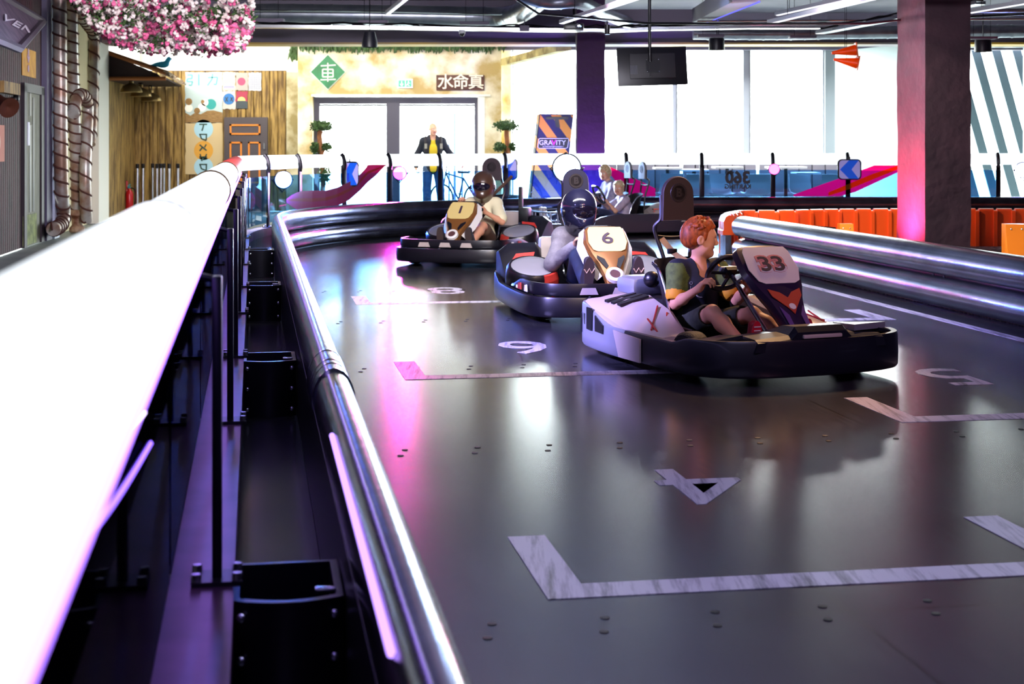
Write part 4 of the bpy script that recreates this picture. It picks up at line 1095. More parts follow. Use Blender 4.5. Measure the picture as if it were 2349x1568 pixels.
def hand_prims(wr, d, n, s=1., m=0, curl=1., side=1):
    """a hand from the wrist along d, fingers curling towards n; side gives the thumb side"""
    wr = V(wr); d = V(d).normalized(); n = V(n); n = (n - d * n.dot(d)).normalized(); t = d.cross(n) * side
    p = [cap(wr - d * .01 * s, wr + d * .035 * s, .024 * s, .026 * s, k=.02 * s, m=m)]
    for i in range(4):
        o = (i - 1.5) * .0185; kn = wr + d * (.082 - abs(i - 1.3) * .004) * s - t * o * s
        p.append(cap(wr + d * .03 * s - t * o * .7 * s, kn, .015 * s, .0115 * s, k=.012 * s, m=m))
        ln = (.042, .046, .043, .034)[i] * s; pos = kn; ang = 0
        for j, (add, fr) in enumerate(((.75, 1), (.95, .68), (.75, .55))):
            ang += add * curl; nx = pos + (d * math.cos(ang) + n * math.sin(ang)) * ln * fr
            p.append(cap(pos, nx, (.0100 - .0008 * j) * s, (.0092 - .0009 * j) * s, k=.003 * s, m=m)); pos = nx
    b = wr + d * .025 * s + t * .022 * s; b1 = b + (d * .55 + t * .65 + n * .5).normalized() * .042 * s; b2 = b1 + (d * .75 + n * .75 * curl + t * .05).normalized() * .034 * s
    p += [cap(wr + d * .01 * s + t * .01 * s, b, .017 * s, .016 * s, k=.012 * s, m=m), cap(b, b1, .0145 * s, .0115 * s, k=.01 * s, m=m), cap(b1, b2, .0112 * s, .0095 * s, k=.004 * s, m=m)]
    return p
def limb(a, b, c, r, m=0, k=.03):
    """two joined segments with muscle"""
    a, b, c = V(a), V(b), V(c); r0, r1, r2, r3 = r
    m2 = b.lerp(c, .3)
    return [cap(a, b, r0, r1, k=k, m=m), cap(b, m2, r1 * .98, r2, k=k, m=m), cap(m2, c, r2, r3, k=k, m=m)]
def person(name, label, Mx, J, s, mats, h, head_kw={}, grip=None, helmet=False, extra=[], group='people'):
    """J: joints in the local frame of Mx. Returns the body; clothing is added as children afterwards"""
    g = lambda k: V(J[k]) if k in J else None
    root = thing(name, label, 'person', Mx @ g('pelvis'), 0, group)
    lat = (g('sl') - g('sr')).normalized()
    fwd = V(J.get('fwd', (1, 0, 0)))
    pr = []
    pr += [cap(g('pelvis') - lat * .055 * s, g('pelvis') + lat * .055 * s, .105 * s, k=.05, m=0), cap(g('pelvis'), g('chest'), .115 * s, .12 * s, k=.06, m=0),
           cap(g('chest') - lat * .06 * s, g('chest') + lat * .06 * s, .115 * s, k=.06, m=0), cap(g('sr'), g('sl'), .062 * s, k=.05, m=0),
           cap((g('sr') + g('sl')) / 2, g('neck'), .07 * s, .055 * s, k=.05, m=0), cap(g('neck'), g('head') - V((0, 0, .03 * s)), .052 * s, .050 * s, k=.02, m=0)]
    pr += head_prims(g('head'), J['face'], J.get('hup', (0, 0, 1)), J.get('hs', s), **head_kw)
    for sd in 'rl':
        pr += limb(g('s' + sd), g('e' + sd), g('w' + sd), [.046 * s, .036 * s, .037 * s, .026 * s])
        if 'hd' + sd in J: pr += hand_prims(g('w' + sd), J['hd' + sd], J['hn' + sd], s, side=(1 if sd == 'r' else -1) * J.get('thumb', 1), curl=J.get('curl', 1.))
        pr += limb(g('h' + sd), g('k' + sd), g('a' + sd), [.082 * s, .054 * s, .056 * s, .036 * s])
    pr += extra
    o = organic('body', pr, h, mats, root, Mx)
    return root, lat
def wear(nm, root, Mx, pr, h, m_, label=None): return organic(nm, pr, h, m_, root, Mx, label=label)
def shoe_prims(a, toe, s, up=(0, 0, 1)):
    a, toe = V(a), V(toe); d = (toe - a).normalized(); L = (toe - a).length
    return [cap(a - d * .03 * s, a + d * L * .45, .044 * s, .042 * s, k=.03), cap(a + d * L * .4, toe, .044 * s, .036 * s, k=.03)]
def tee(J, s, sleeve=.75, inf=.016, m=0, cuff=None, hem=1.):
    g = lambda k: V(J[k]); lat = (g('sl') - g('sr')).normalized()
    p = [cap(g('pelvis') - lat * .05 * s, g('pelvis') + lat * .05 * s, (.105 + inf) * s, k=.05, m=m), cap(g('pelvis'), g('chest'), (.118 + inf) * s, (.122 + inf) * s, k=.06, m=m),
         cap(g('chest') - lat * .06 * s, g('chest') + lat * .06 * s, (.116 + inf) * s, k=.06, m=m), cap(g('sr'), g('sl'), (.066 + inf) * s, k=.05, m=m), cap((g('sr') + g('sl')) / 2, (g('sr') + g('sl')) / 2 * .4 + g('neck') * .6, (.075 + inf) * s, (.058 + inf) * s, k=.03, m=m)]
    return p
def sleeve(J, s, sd, fr, inf=.02, m=0, flare=.01, long=False):
    g = lambda k: V(J[k]); a, b, c = g('s' + sd), g('e' + sd), g('w' + sd)
    if not long: return [cap(a, a.lerp(b, fr), (.05 + inf) * s, (.045 + inf + flare) * s, k=.03, m=m)]
    return [cap(a, b, (.05 + inf) * s, (.042 + inf) * s, k=.03, m=m), cap(b, b.lerp(c, fr), (.042 + inf) * s, (.032 + inf) * s, k=.03, m=m)]
def helmet_on(root, Mx, c, f, s, m_shell, m_visor, label):
    c = V(c); f_, l, u = head_frame(f); R = [[f_[i], l[i], u[i]] for i in range(3)]
    q = lambda a, b, d: c + (f_ * a + l * b + u * d) * s
    pr = [ell(q(-.015, 0, .03), (.145 * s, .128 * s, .14 * s), R, k=.02), ell(q(.035, 0, -.06), (.115 * s, .10 * s, .085 * s), R, k=.05), cap(q(-.03, 0, -.02), q(-.02, 0, -.09), .115 * s, .10 * s, k=.04),
          ell(q(.115, 0, -.085), (.035 * s, .055 * s, .03 * s), R, k=.03), ell(q(.14, 0, .01), (.075 * s, .105 * s, .042 * s), R, k=.012, op='sub')]
    o = organic('helmet', pr, .006, m_shell, root, Mx, label=label)
    v = [ell(q(-.013, 0, .018), (.143 * s, .127 * s, .135 * s), R, k=.0), ell(q(-.03, 0, .155), (.3 * s, .3 * s, .1 * s), R, k=.002, op='sub'), ell(q(-.03, 0, -.14), (.3 * s, .3 * s, .108 * s), R, k=.002, op='sub'), ell(q(-.16, 0, .018), (.2 * s, .3 * s, .3 * s), R, k=.002, op='sub')]
    organic('visor', v, .005, m_visor, o, Mx, label='dark glossy visor')
    for sg in (-1, 1):
        b = MB(); cc = q(-.0, sg * .128, .0); b.lathe([(0, .012), (.022 * s, .010), (.026 * s, -.01)], c=(0, 0, 0), seg=16, M=Mx @ frame(cc, f_, u * sg if sg < 0 else -u) if False else Mx @ frame(cc, u, f_ * sg)); b.build('visor_pivot', M_blk, o)
    return o
MK = lambda C, R: Matrix.Translation(C) @ Matrix.Rotation(R, 4, 'Z')
# ---------------------------------------------------------------- the boy in kart 33
K33 = MK(C33, R33); K33i = K33.inverted(); y0 = -.10; s = .84
def W2K(u, v, Y): return K33i @ P(u, v, Y)
face = (K33i.to_3x3() @ V((.985, .06, -.06)))
J = dict(pelvis=(-.24, y0, .235), chest=(-.265, y0, .45), neck=(-.245, y0 + .0, .60), head=(-.225, y0 + .005, .755), sr=(-.255, y0 - .135, .56), sl=(-.235, y0 + .135, .56),
         er=(-.20, y0 - .185, .355), wr=(.045, y0 - .155, .475), el=(-.10, y0 + .20, .375), wl=(.10, y0 + .165, .47),
         hr=(-.20, y0 - .075, .21), kr=(.16, y0 - .135, .335), ar=(.49, y0 - .10, .15), hl=(-.20, y0 + .075, .21), kl=(.20, y0 + .12, .32), al=(.50, y0 + .25, .15),
         face=face, hs=1.0, hdr=(.62, .12, .60), hnr=(.5, .75, -.5), hdl=(.35, -.2, .8), hnl=(.6, -.65, -.35), curl=1.0)
boy, lat = person('person', 'ginger boy in green and yellow polo shirt driving kart 33, face turned to the right', K33, J, s, [M_skin, M_lip, M_eye, M_iris], .0055, dict(open_mouth=.012))
g = lambda k: V(J[k])
M_green = mat('green jersey', '#5b6b2c', .8, col2='#46541f', noise_scale=30); M_jnavy = mat('navy jersey', '#141a28', .75); M_gold2 = mat('gold trim', '#d99413', .7)
# jersey: navy chest and collar, green sleeves and flanks, gold cuffs
pr = tee(J, s, m=1)
pr += [cap(g('chest') - lat * .095 * s + V((-.02, 0, -.12)), g('chest') - lat * .10 * s + V((-.02, 0, .02)), .085 * s, k=.03, m=0), cap(g('chest') + lat * .095 * s + V((-.02, 0, -.12)), g('chest') + lat * .10 * s + V((-.02, 0, .02)), .085 * s, k=.03, m=0)]
for sd in 'rl':
    pr += sleeve(J, s, sd, .62, .022, 0, .012); pr.append(cap(g('s' + sd) - V((0, 0, .005)), g('s' + sd).lerp(g('e' + sd), .3), .086 * s, .078 * s, k=.02, m=0))
    a, b = g('s' + sd), g('e' + sd); d = (b - a).normalized(); e = a.lerp(b, .64)
    pr += [cap(e, e + d * .018, .079 * s, .079 * s, k=.004, m=2), cap(e + d * .03, e + d * .06, .058 * s, k=.004, op='sub')]
nk = g('neck')
pr += [cap(nk + V((-.02, 0, -.028)) - lat * .04, nk + V((-.02, 0, -.028)) + lat * .04, .036, k=.02, m=1), cap(nk + V((.035, .05, -.045)), nk + V((.0, .07, -.02)), .02, k=.012, m=1), cap(nk + V((.035, -.05, -.045)), nk + V((.0, -.07, -.02)), .02, k=.012, m=1),
       cap(nk + V((.06, 0, -.06)), nk + V((.02, 0, .06)), .034, .046, k=.01, op='sub')]
sh = wear('polo_shirt', boy, K33, pr, .0055, [M_green, M_jnavy, M_gold2])
# marks on the chest, laid on the cloth
cf = g('chest') + V((.118 * s + .012, 0, 0))
Mc = K33 @ frame(cf + V((.004, -.035, -.02)), (0.05, 1, 0), (-.12, 0, 1))
q = MB(); q.lathe([(.030, .0), (.030, .006), (.037, .006), (.037, 0)], seg=24, M=Mc); q.build('crest_ring', M_plate, sh, label='white ring crest')
q = MB(); q.prism([Mc @ V(p) for p in ((-.016, .018, .002), (.012, .020, .002), (.020, .006, .002), (.004, -.020, .002), (-.004, -.004, .002))], K33.to_3x3() @ V((.004, 0, 0))); q.build('crest', mat('blue crest', '#2f4fae', .5), sh, label='blue crest')
for i, ch in enumerate('OLTS'):
    text_mb(ch, .03, .003, K33 @ frame(cf + V((-.006, -.095, .035 - i * .028)), (.25, 1, 0), (-.12, 0, 1))).build('printed_letter', mat('grey print', '#7d7f8c', .6), sh)
q = MB(); q.prism([K33 @ (cf + V(p)) for p in ((-.002, -.012, .06), (-.002, .012, .06), (.004, .008, -.03), (.004, -.008, -.03))], K33.to_3x3() @ V((.004, 0, 0))); q.build('placket', M_gold2, sh, label='gold placket')
q = MB(); q.tube([K33 @ (g('sl') + V((.055, -.03, .045))), K33 @ (g('sl') + V((.075, -.005, -.01)))], .009, 6); q.build('shoulder_stripe', M_gold2, sh, label='gold shoulder stripe')
# shorts
pr = [cap(g('pelvis') - lat * .05, g('pelvis') + lat * .05, .118 * s, k=.04)]
for sd in 'rl': pr += [cap(g('h' + sd), g('h' + sd).lerp(g('k' + sd), .72), .102 * s, .088 * s, k=.03), cap(g('h' + sd).lerp(g('k' + sd), .84), g('k' + sd), .072 * s, k=.006, op='sub')]
wear('shorts', boy, K33, pr, .007, mat('dark olive shorts', '#1b2018', .8, col2='#2f3424', noise_scale=20))
# shoes with soles towards the camera
M_shoe = mat('red shoe', '#8c1524', .5); M_sole = mat('shoe sole', '#c4162c', .5)
for sd in 'rl':
    a = g('a' + sd); tip = a + V((.06, .005, .15)); hl = a + V((.05, 0, -.03))
    pr = [cap(a + V((.02, 0, .0)), hl + V((.0, 0, .02)), .036, .034, k=.02), cap(hl + V((.0, 0, .02)), tip, .034, .030, k=.03), cap(a, a + V((.02, 0, .06)), .036, .034, k=.03)]
    o = wear('shoe', boy, K33, pr, .006, M_shoe)
    ring = []; c0 = (hl + tip) / 2 + V((.034, 0, .012)); ax = (tip - hl).normalized(); sx = V((0, 1, 0)); nn = sx.cross(ax).normalized(); nn = nn if nn.x > 0 else -nn
    for i in range(24):
        t = 2 * pi * i / 24; w_ = .037 if math.sin(t) > 0 else .031; ring.append(c0 + sx * math.cos(t) * w_ + ax * math.sin(t) * .108)
    q = MB(); q.prism([K33 @ p for p in ring], K33.to_3x3() @ (nn * .012)); so = q.build('sole', M_sole, o, label='red sole')
    for i in range(3):
        q = MB(); c1 = c0 + ax * (.03 + i * .022) + nn * .013; q.prism([K33 @ (c1 + sx * x + ax * z) for x, z in ((-.022, -.003), (.022, -.003), (.022, .003), (-.022, .003))], K33.to_3x3() @ (nn * .003)); q.build('tread_bar', M_plate, so, label='white tread bar')
# hair
hc = g('head'); f_, l_, u_ = head_frame(face); R = [[f_[i], l_[i], u_[i]] for i in range(3)]
hq = lambda a, b, d: hc + f_ * a + l_ * b + u_ * d
pr = [ell(hq(-.018, 0, .047), (.103, .085, .088), R, k=.015), ell(hq(-.055, 0, .005), (.068, .076, .07), R, k=.03), cap(hq(.05, .03, .10), hq(.072, .05, .075), .022, .012, k=.02), cap(hq(.05, -.03, .105), hq(.078, -.035, .082), .022, .012, k=.02), cap(hq(.055, 0, .11), hq(.085, .0, .085), .022, .011, k=.02)]
for sg in (-1, 1): pr += [cap(hq(.02, .07 * sg, .03), hq(.022, .073 * sg, .0), .014, .008, k=.015), ell(hq(.095, 0, .01), (.06, .075, .062), R, k=.012, op='sub'), ell(hq(.02, .1 * sg, -.03), (.04, .025, .045), R, k=.012, op='sub')]
rnd = random.Random(3)
for i in range(150):
    th = rnd.uniform(-1.9, 1.9); ph = rnd.uniform(.1, 1.5)
    d = f_ * (math.cos(ph) * math.cos(th) * -1) + l_ * math.cos(ph) * math.sin(th) + u_ * math.sin(ph)
    b0 = hq(-.018, 0, .045) + V((d.x, d.y, d.z)) * .088
    sw_ = (f_ * .8 + d * .55 + l_ * rnd.uniform(-.5, .5)).normalized()
    pr.append(cap(b0, b0 + sw_ * rnd.uniform(.012, .028), .0085, .0035, k=.006))
for i in range(14):
    b0 = hq(rnd.uniform(-.03, .05), rnd.uniform(-.03, .03), .125); pr.append(cap(b0, b0 + (u_ * .7 + f_ * rnd.uniform(-.3, .6) + l_ * rnd.uniform(-.6, .6)) * .028, .007, .003, k=.006))
wear('hair', boy, K33, pr, .0045, M_ginger)
b = MB(); 
for sg in (-1, 1): b.tube(bez([hq(.082, .046 * sg, .031), hq(.090, .03 * sg, .035), hq(.093, .014 * sg, .030)], 4), .004, 6)
ob_ = b; 
# ---------------------------------------------------------------- helmeted driver of kart 6
K6 = MK(C6, R6); s = .97
def seated(y0, s, lean=0., dz=0., wheel_c=(.12, .60), spread=.135, feet=.70):
    return dict(pelvis=(-.22, y0, .25), chest=(-.27 + lean, y0, .54 + dz), neck=(-.22 + lean * 1.5, y0, .73 + dz), head=(-.18 + lean * 2, y0, .88 + dz), sr=(-.25 + lean, y0 - .175 * s, .66 + dz), sl=(-.25 + lean, y0 + .175 * s, .66 + dz),
                er=(-.09, y0 - .29, .44), wr=(wheel_c[0] - .04, y0 - spread - .015, wheel_c[1] - .04), el=(-.09, y0 + .29, .44), wl=(wheel_c[0] - .04, y0 + spread + .015, wheel_c[1] - .04),
                hr=(-.18, y0 - .09, .24), kr=(.24, y0 - .20, .43), ar=(.62, y0 - .20, .15), hl=(-.18, y0 + .09, .24), kl=(.24, y0 + .20, .43), al=(.62, y0 + .20, .15),
                face=(1, 0, -.08), hdr=(.5, .1, .8), hnr=(.55, .75, -.3), hdl=(.5, -.1, .8), hnl=(.55, -.75, -.3))
J = seated(0, s); J['face'] = (1, .16, -.08); J['head'] = (-.12, -.09, .80); J['neck'] = (-.18, -.06, .655); J['chest'] = (-.24, -.03, .47); J['sr'] = (-.22, -.215, .585); J['sl'] = (-.22, .125, .585); J['er'] = (-.08, -.33, .38); J['wr'] = (.08, -.17, .53); J['wl'] = (.08, .14, .53); J['el'] = (-.08, .25, .38)
J['kr'] = (.22, -.17, .45); J['kl'] = (.22, .19, .45); J['ar'] = (.58, -.19, .285); J['al'] = (.58, .20, .285)
p6, lat = person('person', 'driver in dark full-face helmet and grey hooded top steering kart 6', K6, J, s, [M_skin2, M_lip, M_eye, M_iris], .008)
g = lambda k: V(J[k])
M_hood = mat('grey hooded top', '#8b8796', .85, col2='#767283', noise_scale=14, bump=.4, bump_scale=18); M_jean = mat('dark jeans', '#1f2a4c', .8, col2='#151d38', noise_scale=9)
pr = tee(J, s, inf=.03)
for sd in 'rl': pr += sleeve(J, s, sd, .92, .022, long=True)
pr += [cap(g('neck') + V((-.05, -.07, -.03)), g('neck') + V((-.05, .07, -.03)), .05, k=.04)]
hd = wear('hooded_top', p6, K6, pr, .008, M_hood)
q = MB(); q.tube([K6 @ V((-.105, 0, .60)), K6 @ V((-.09, 0, .30))], .006, 6); q.build('zip', M_blk, hd, label='dark zip')
pr = [cap(g('pelvis') - lat * .05, g('pelvis') + lat * .05, .12, k=.04)]
for sd in 'rl': pr += [cap(g('h' + sd), g('k' + sd), .098, .074, k=.03), cap(g('k' + sd), g('a' + sd), .072, .056, k=.03)]
wear('jeans', p6, K6, pr, .009, M_jean)
M_soled = mat('brown rubber sole', '#3a2c28', .7); M_tan = mat('tan tread', '#c9a98c', .6); M_shoed = mat('dark trainer', '#26222a', .6)
def sole_shoes(root, Mx, J, m_shoe, m_sole, zig=True, sc=1.):
    for sd in 'rl':
        a = V(J['a' + sd]); hl = a + V((.05, 0, -.05)); tip = a + V((.085, 0, .17 * sc))
        pr = [cap(a, hl, .045 * sc, .04 * sc, k=.02), cap(hl, tip, .042 * sc, .036 * sc, k=.03), cap(a, a + V((.03, 0, .08)), .046 * sc, .04 * sc, k=.03)]
        o = wear('shoe', root, Mx, pr, .008, m_shoe)
        c0 = (hl + tip) / 2 + V((.04 * sc, 0, .008)); ax = (tip - hl).normalized(); sx = V((0, 1, 0)); nn = sx.cross(ax).normalized(); nn = nn if nn.x > 0 else -nn
        ring = [c0 + sx * math.cos(2 * pi * i / 24) * (.046 if i < 12 else .038) * sc + ax * math.sin(2 * pi * i / 24) * .14 * sc for i in range(24)]
        q = MB(); q.prism([Mx @ p for p in ring], Mx.to_3x3() @ (nn * .014)); so = q.build('sole', m_sole, o)
        if zig:
            zz = [(-.04, .045), (-.02, .015), (0, .05), (.02, .015), (.042, .05)]
            q = MB(); q.tube([Mx @ (c0 + sx * x + ax * z + nn * .014) for x, z in zz], .0055, 6); q.build('tread_line', M_tan, so, label='tan zigzag tread line')
sole_shoes(p6, K6, J, M_shoed, M_soled)
M_hel = mat('dark glossy helmet', '#1a1a33', .16, coat=.6); M_vis = mat('visor', '#151020', .08, coat=.6)
helmet_on(p6, K6, g('head') + V((0, 0, .0)), J['face'], 1.13, M_hel, M_vis, 'dark helmet')
# ---------------------------------------------------------------- helmeted driver at the back
KA = MK(CA, RA); s = .9
J = seated(0, s); J['face'] = (1, .22, -.05); J['head'] = (-.18, .02, .86); J['neck'] = (-.22, .0, .71)
J.update(er=(-.10, -.26, .52), wr=(.10, -.15, .67), el=(-.06, .30, .46), wl=(.10, .15, .58), kr=(.20, -.14, .42), kl=(.20, .16, .42), ar=(.58, -.17, .25), al=(.58, .17, .25))
pa_, lat = person('person', 'driver in brown-lit round helmet and white t-shirt in the kart at the back', KA, J, s, [M_skin, M_lip, M_eye, M_iris], .009)
g = lambda k: V(J[k])
pr = tee(J, s, inf=.025)
for sd in 'rl': pr += sleeve(J, s, sd, .8, .028, 0, .012)
wear('t_shirt', pa_, KA, pr, .009, mat('cream t-shirt', '#e9e0b8', .85))
pr = [cap(g('pelvis') - lat * .05, g('pelvis') + lat * .05, .115, k=.04)]
for sd in 'rl': pr += [cap(g('h' + sd), g('h' + sd).lerp(g('k' + sd), .75), .098, .085, k=.03)]
wear('shorts', pa_, KA, pr, .01, mat('brown shorts', '#5a4030', .8))
sole_shoes(pa_, KA, J, M_shoed, M_soled, False, .9)
helmet_on(pa_, KA, g('head'), J['face'], 1.1, mat('dark satin helmet', '#4a3326', .3, coat=.3), M_vis, 'round dark helmet')
b = MB(); c = bez([KA @ V((-.52, .26, .98)), KA @ V((-.30, .12, .78)), KA @ V((-.12, .0, .62)), KA @ V((-.10, -.12, .40))], 6)
b.tube(c, .02, 8); b.build('harness_strap', mat('brown strap', '#4a3326', .7), pa_, label='brown harness strap')
# ---------------------------------------------------------------- woman and girl in the two-seater
KT = MK(CT, RT)
J = seated(-.27, .9, dz=.06); J.update(face=(.72, .60, -.1), wheel=0)
J.update(wr=(.06, -.42, .52), wl=(.08, -.12, .54), kr=(.3, -.38, .40), kl=(.3, -.16, .40), ar=(.80, -.34, .22), al=(.80, -.20, .22), head=(-.14, -.27, .93))
J.update(head=(-.15, -.27, .92))
pw, lat = person('person', 'short-haired blond woman in grey top on the far seat of the two-seat kart', KT, J, .9, [M_skin2, M_lip, M_eye, M_iris], .006, dict())
g = lambda k: V(J[k])
pr = tee(J, .9, inf=.025)
for sd in 'rl': pr += sleeve(J, .9, sd, .8, .028, 0, .012)
wear('t_shirt', pw, KT, pr, .009, mat('mauve grey t-shirt', '#b9aec6', .85, col2='#7d7690', noise_scale=7))
pr = [cap(g('pelvis') - lat * .05, g('pelvis') + lat * .05, .115, k=.04)]
for sd in 'rl': pr += [cap(g('h' + sd), g('k' + sd), .095, .07, k=.03), cap(g('k' + sd), g('a' + sd), .068, .05, k=.03)]
wear('trousers', pw, KT, pr, .01, M_jean)
for sd in 'rl':
    a = V(J['a' + sd]); wear('shoe', pw, KT, [cap(a, a + V((.05, 0, .02)), .045, k=.02), cap(a + V((.05, 0, .0)), a + V((.07, 0, .16)), .042, .036, k=.02)], .009, mat('pale shoe', '#b9b3b0', .6), 'pale shoe')
def bob(root, Mx, c, f, s, m_, long=0., wisps=60, seed=1):
    f_, l_, u_ = head_frame(f); R = [[f_[i], l_[i], u_[i]] for i in range(3)]; c = V(c); q = lambda a, b, d: c + (f_ * a + l_ * b + u_ * d) * s
    pr = [ell(q(-.02, 0, .045), (.106 * s, .09 * s, .092 * s), R, k=.02), ell(q(-.05, 0, -.01 - long * .3), (.075 * s, .085 * s, (.08 + long) * s), R, k=.03), ell(q(.105, 0, -.005), (.07 * s, .068 * s, .075 * s), R, k=.012, op='sub')]
    rn = random.Random(seed)
    for i in range(wisps):
        d = V((rn.gauss(0, 1), rn.gauss(0, 1), rn.gauss(.5, 1))).normalized(); b0 = q(-.02, 0, .03) + d * .085 * s
        if (b0 - c).dot(f_) > .05 * s and (b0 - c).dot(u_) < .07 * s: continue
        e = b0 + (d * .6 + V((rn.uniform(-.6, .6), rn.uniform(-.6, .6), rn.uniform(-.5, .5)))).normalized() * .04 * s
        pr.append(cap(b0, e, .011 * s, .004 * s, k=.008))
    return organic('hair', pr, .008, m_, root, Mx)
bob(pw, KT, g('head'), J['face'], 1.0, M_blond, .0, 26, 4)
J = seated(.27, .68, dz=-.13); J.update(face=(.55, .75, -.05), head=(-.16, .25, .70), neck=(-.2, .27, .585), sr=(-.22, .16, .53), sl=(-.22, .38, .53), chest=(-.25, .27, .42), hs=.86)
J.update(er=(-.06, .10, .40), wr=(.10, .14, .55), el=(-.02, .46, .36), wl=(.10, .40, .52), kr=(.2, .16, .36), kl=(.2, .36, .36), ar=(.5, .17, .17), al=(.5, .36, .17))
pg, lat = person('person', 'small blond girl in pale top holding the wheel on the near seat', KT, J, .68, [M_skin2, M_lip, M_eye, M_iris], .0055, dict(open_mouth=.008))
g = lambda k: V(J[k])
pr = tee(J, .68, inf=.025)
for sd in 'rl': pr += sleeve(J, .68, sd, .7, .03, 0, .015)
wear('t_shirt', pg, KT, pr, .008, mat('lilac t-shirt', '#d3c5d8', .85, col2='#a398b4', noise_scale=8))
pr = [cap(g('pelvis') - lat * .04, g('pelvis') + lat * .04, .09, k=.04)]
for sd in 'rl': pr += [cap(g('h' + sd), g('k' + sd), .075, .056, k=.03), cap(g('k' + sd), g('a' + sd), .052, .04, k=.03)]
wear('leggings', pg, KT, pr, .01, M_jean)
bob(pg, KT, g('head'), J['face'], .9, M_blond, .03, 46, 9)
# ---------------------------------------------------------------- man at the door with a bicycle
MM = Matrix.Translation(V((P(993, 0, 29.7).x, 29.7, 0))) @ Matrix.Rotation(-pi / 2 + .12, 4, 'Z')      # facing the hall
J = dict(pelvis=(0, 0, .94), chest=(0, 0, 1.26), neck=(.01, 0, 1.52), head=(.03, 0, 1.665), sr=(0, -.18, 1.43), sl=(0, .18, 1.43), er=(-.04, -.30, 1.18), wr=(.04, -.33, .94), el=(.02, .33, 1.19), wl=(.14, .50, 1.02),
         hr=(0, -.10, .90), kr=(.03, -.12, .49), ar=(-.02, -.13, .09), hl=(0, .10, .90), kl=(.05, .14, .49), al=(.02, .17, .09), face=(1, .30, -.06), hdr=(.1, -.05, -1), hnr=(.2, 1, 0), hdl=(.35, .75, -.35), hnl=(.3, 0, -1), curl=.9)
pm, lat = person('person', 'bald man in open navy jacket, yellow t-shirt and jeans standing in the doorway', MM, J, 1.0, [M_skin2, M_lip, M_eye, M_iris], .0065)
g = lambda k: V(J[k])
wear('t_shirt', pm, MM, tee(J, 1.0, inf=.012) + [cap(g('neck') + V((.05, 0, -.02)), g('neck') + V((0, 0, .06)), .05, .06, k=.01, op='sub')], .01, mat('yellow t-shirt', '#e3c52a', .8))
pr = tee(J, 1.0, inf=.024)
for sd in 'rl': pr += sleeve(J, 1.0, sd, .95, .022, long=True)
pr += [cap(g('neck') + V((-.03, -.05, -.02)), g('neck') + V((-.03, .05, -.02)), .07, k=.03), ell((.20, 0, 1.16), (.15, .085, .62), None, k=.015, op='sub'), cap(g('neck') + V((.06, 0, -.03)), g('neck') + V((0, 0, .1)), .05, .075, k=.01, op='sub')]
jk = wear('jacket', pm, MM, pr, .01, mat('navy jacket', '#161c30', .7, col2='#0f1424', noise_scale=10))
for sg in (-1, 1):
    q = MB(); q.tube(bez([MM @ V((.06, sg * .15, 1.52)), MM @ V((.155, sg * .15, 1.40)), MM @ V((.16, sg * .15, 1.22))], 5), .026, 8); st = q.build('rucksack_strap', mat('dark strap', '#25222a', .8), pm, label='dark rucksack strap')
    q = MB(); q.box(MM @ V((.185, sg * .15, 1.34)), (.05, .015, .10)); q.build('strap_patch', mat('grey patch', '#98968a', .6), st)
pr = [cap(g('pelvis') - lat * .06, g('pelvis') + lat * .06, .125, k=.04)]
for sd in 'rl': pr += [cap(g('h' + sd), g('k' + sd), .105, .08, k=.03), cap(g('k' + sd), g('a' + sd), .08, .07, k=.03)]
wear('jeans', pm, MM, pr, .01, mat('blue jeans', '#4f6c94', .8, col2='#3d5678', noise_scale=6))
for sd in 'rl':
    a = g('a' + sd); wear('shoe', pm, MM, [cap(a + V((-.03, 0, -.04)), a + V((.06, 0, -.045)), .048, .045, k=.02), cap(a + V((.06, 0, -.05)), a + V((.17, 0, -.055)), .045, .035, k=.02)], .01, M_shoed)
# bicycle he holds
bk = thing('bicycle', 'thin framed bicycle held beside the man in the doorway', 'bicycle', P(1052, 484, 30.2), 2.55)
bk.location.z = 0
M_bf = mat('grey blue frame', '#4b5a70', .4, .5)
def bpart(nm, fn, m_):
    q = MB(); fn(q); return q.build(nm, m_, bk, local=True)
for x in (-.42, .42):
    R = Matrix.Translation((x, 0, .30)) @ Matrix.Rotation(pi / 2, 4, 'X'); q = MB(); q.tube([V((.28 * math.cos(2 * pi * i / 28), .28 * math.sin(2 * pi * i / 28), 0)) for i in range(28)], .02, 8, closed=True, M=R); o = q.build('wheel', M_tyre, bk, local=True)
    q = MB()
    for i in range(12): q.tube([V((0, 0, 0)), V((.27 * math.cos(2 * pi * i / 12), .27 * math.sin(2 * pi * i / 12), 0))], .003, 4, M=R)
    q.build('spoke', M_steel, o, local=True)
bpart('frame', lambda q: [q.tube([V(a), V(b)], .018, 8) for a, b in (((-.42, 0, .3), (0, 0, .28)), ((0, 0, .28), (-.12, 0, .72)), ((0, 0, .28), (.30, 0, .78)), ((-.12, 0, .70), (.30, 0, .80)), ((-.42, 0, .3), (-.12, 0, .7)))], M_bf)
bpart('fork', lambda q: [q.tube([V((.28, 0, .98)), V((.36, 0, .6)), V((.42, 0, .30))], .016, 8)], M_bf)
bpart('handlebar', lambda q: [q.tube(bez([V((.22, -.28, 1.0)), V((.28, -.1, 1.0)), V((.28, .1, 1.0)), V((.22, .28, 1.0))], 5), .014, 8)], M_black)
bpart('saddle', lambda q: [q.loft([[V((x, y * w_, z)) for y, z in ((-1, .84), (0, .87), (1, .84), (0, .80))] for x, w_ in ((-.26, .07), (-.15, .06), (.02, .02))])], M_black)
bpart('crank', lambda q: [q.tube([V((-.1, .06, .4)), V((.1, -.06, .16))], .012, 6), q.box((-.1, .09, .4), (.08, .07, .02)), q.box((.1, -.09, .16), (.08, .07, .02))], M_black)
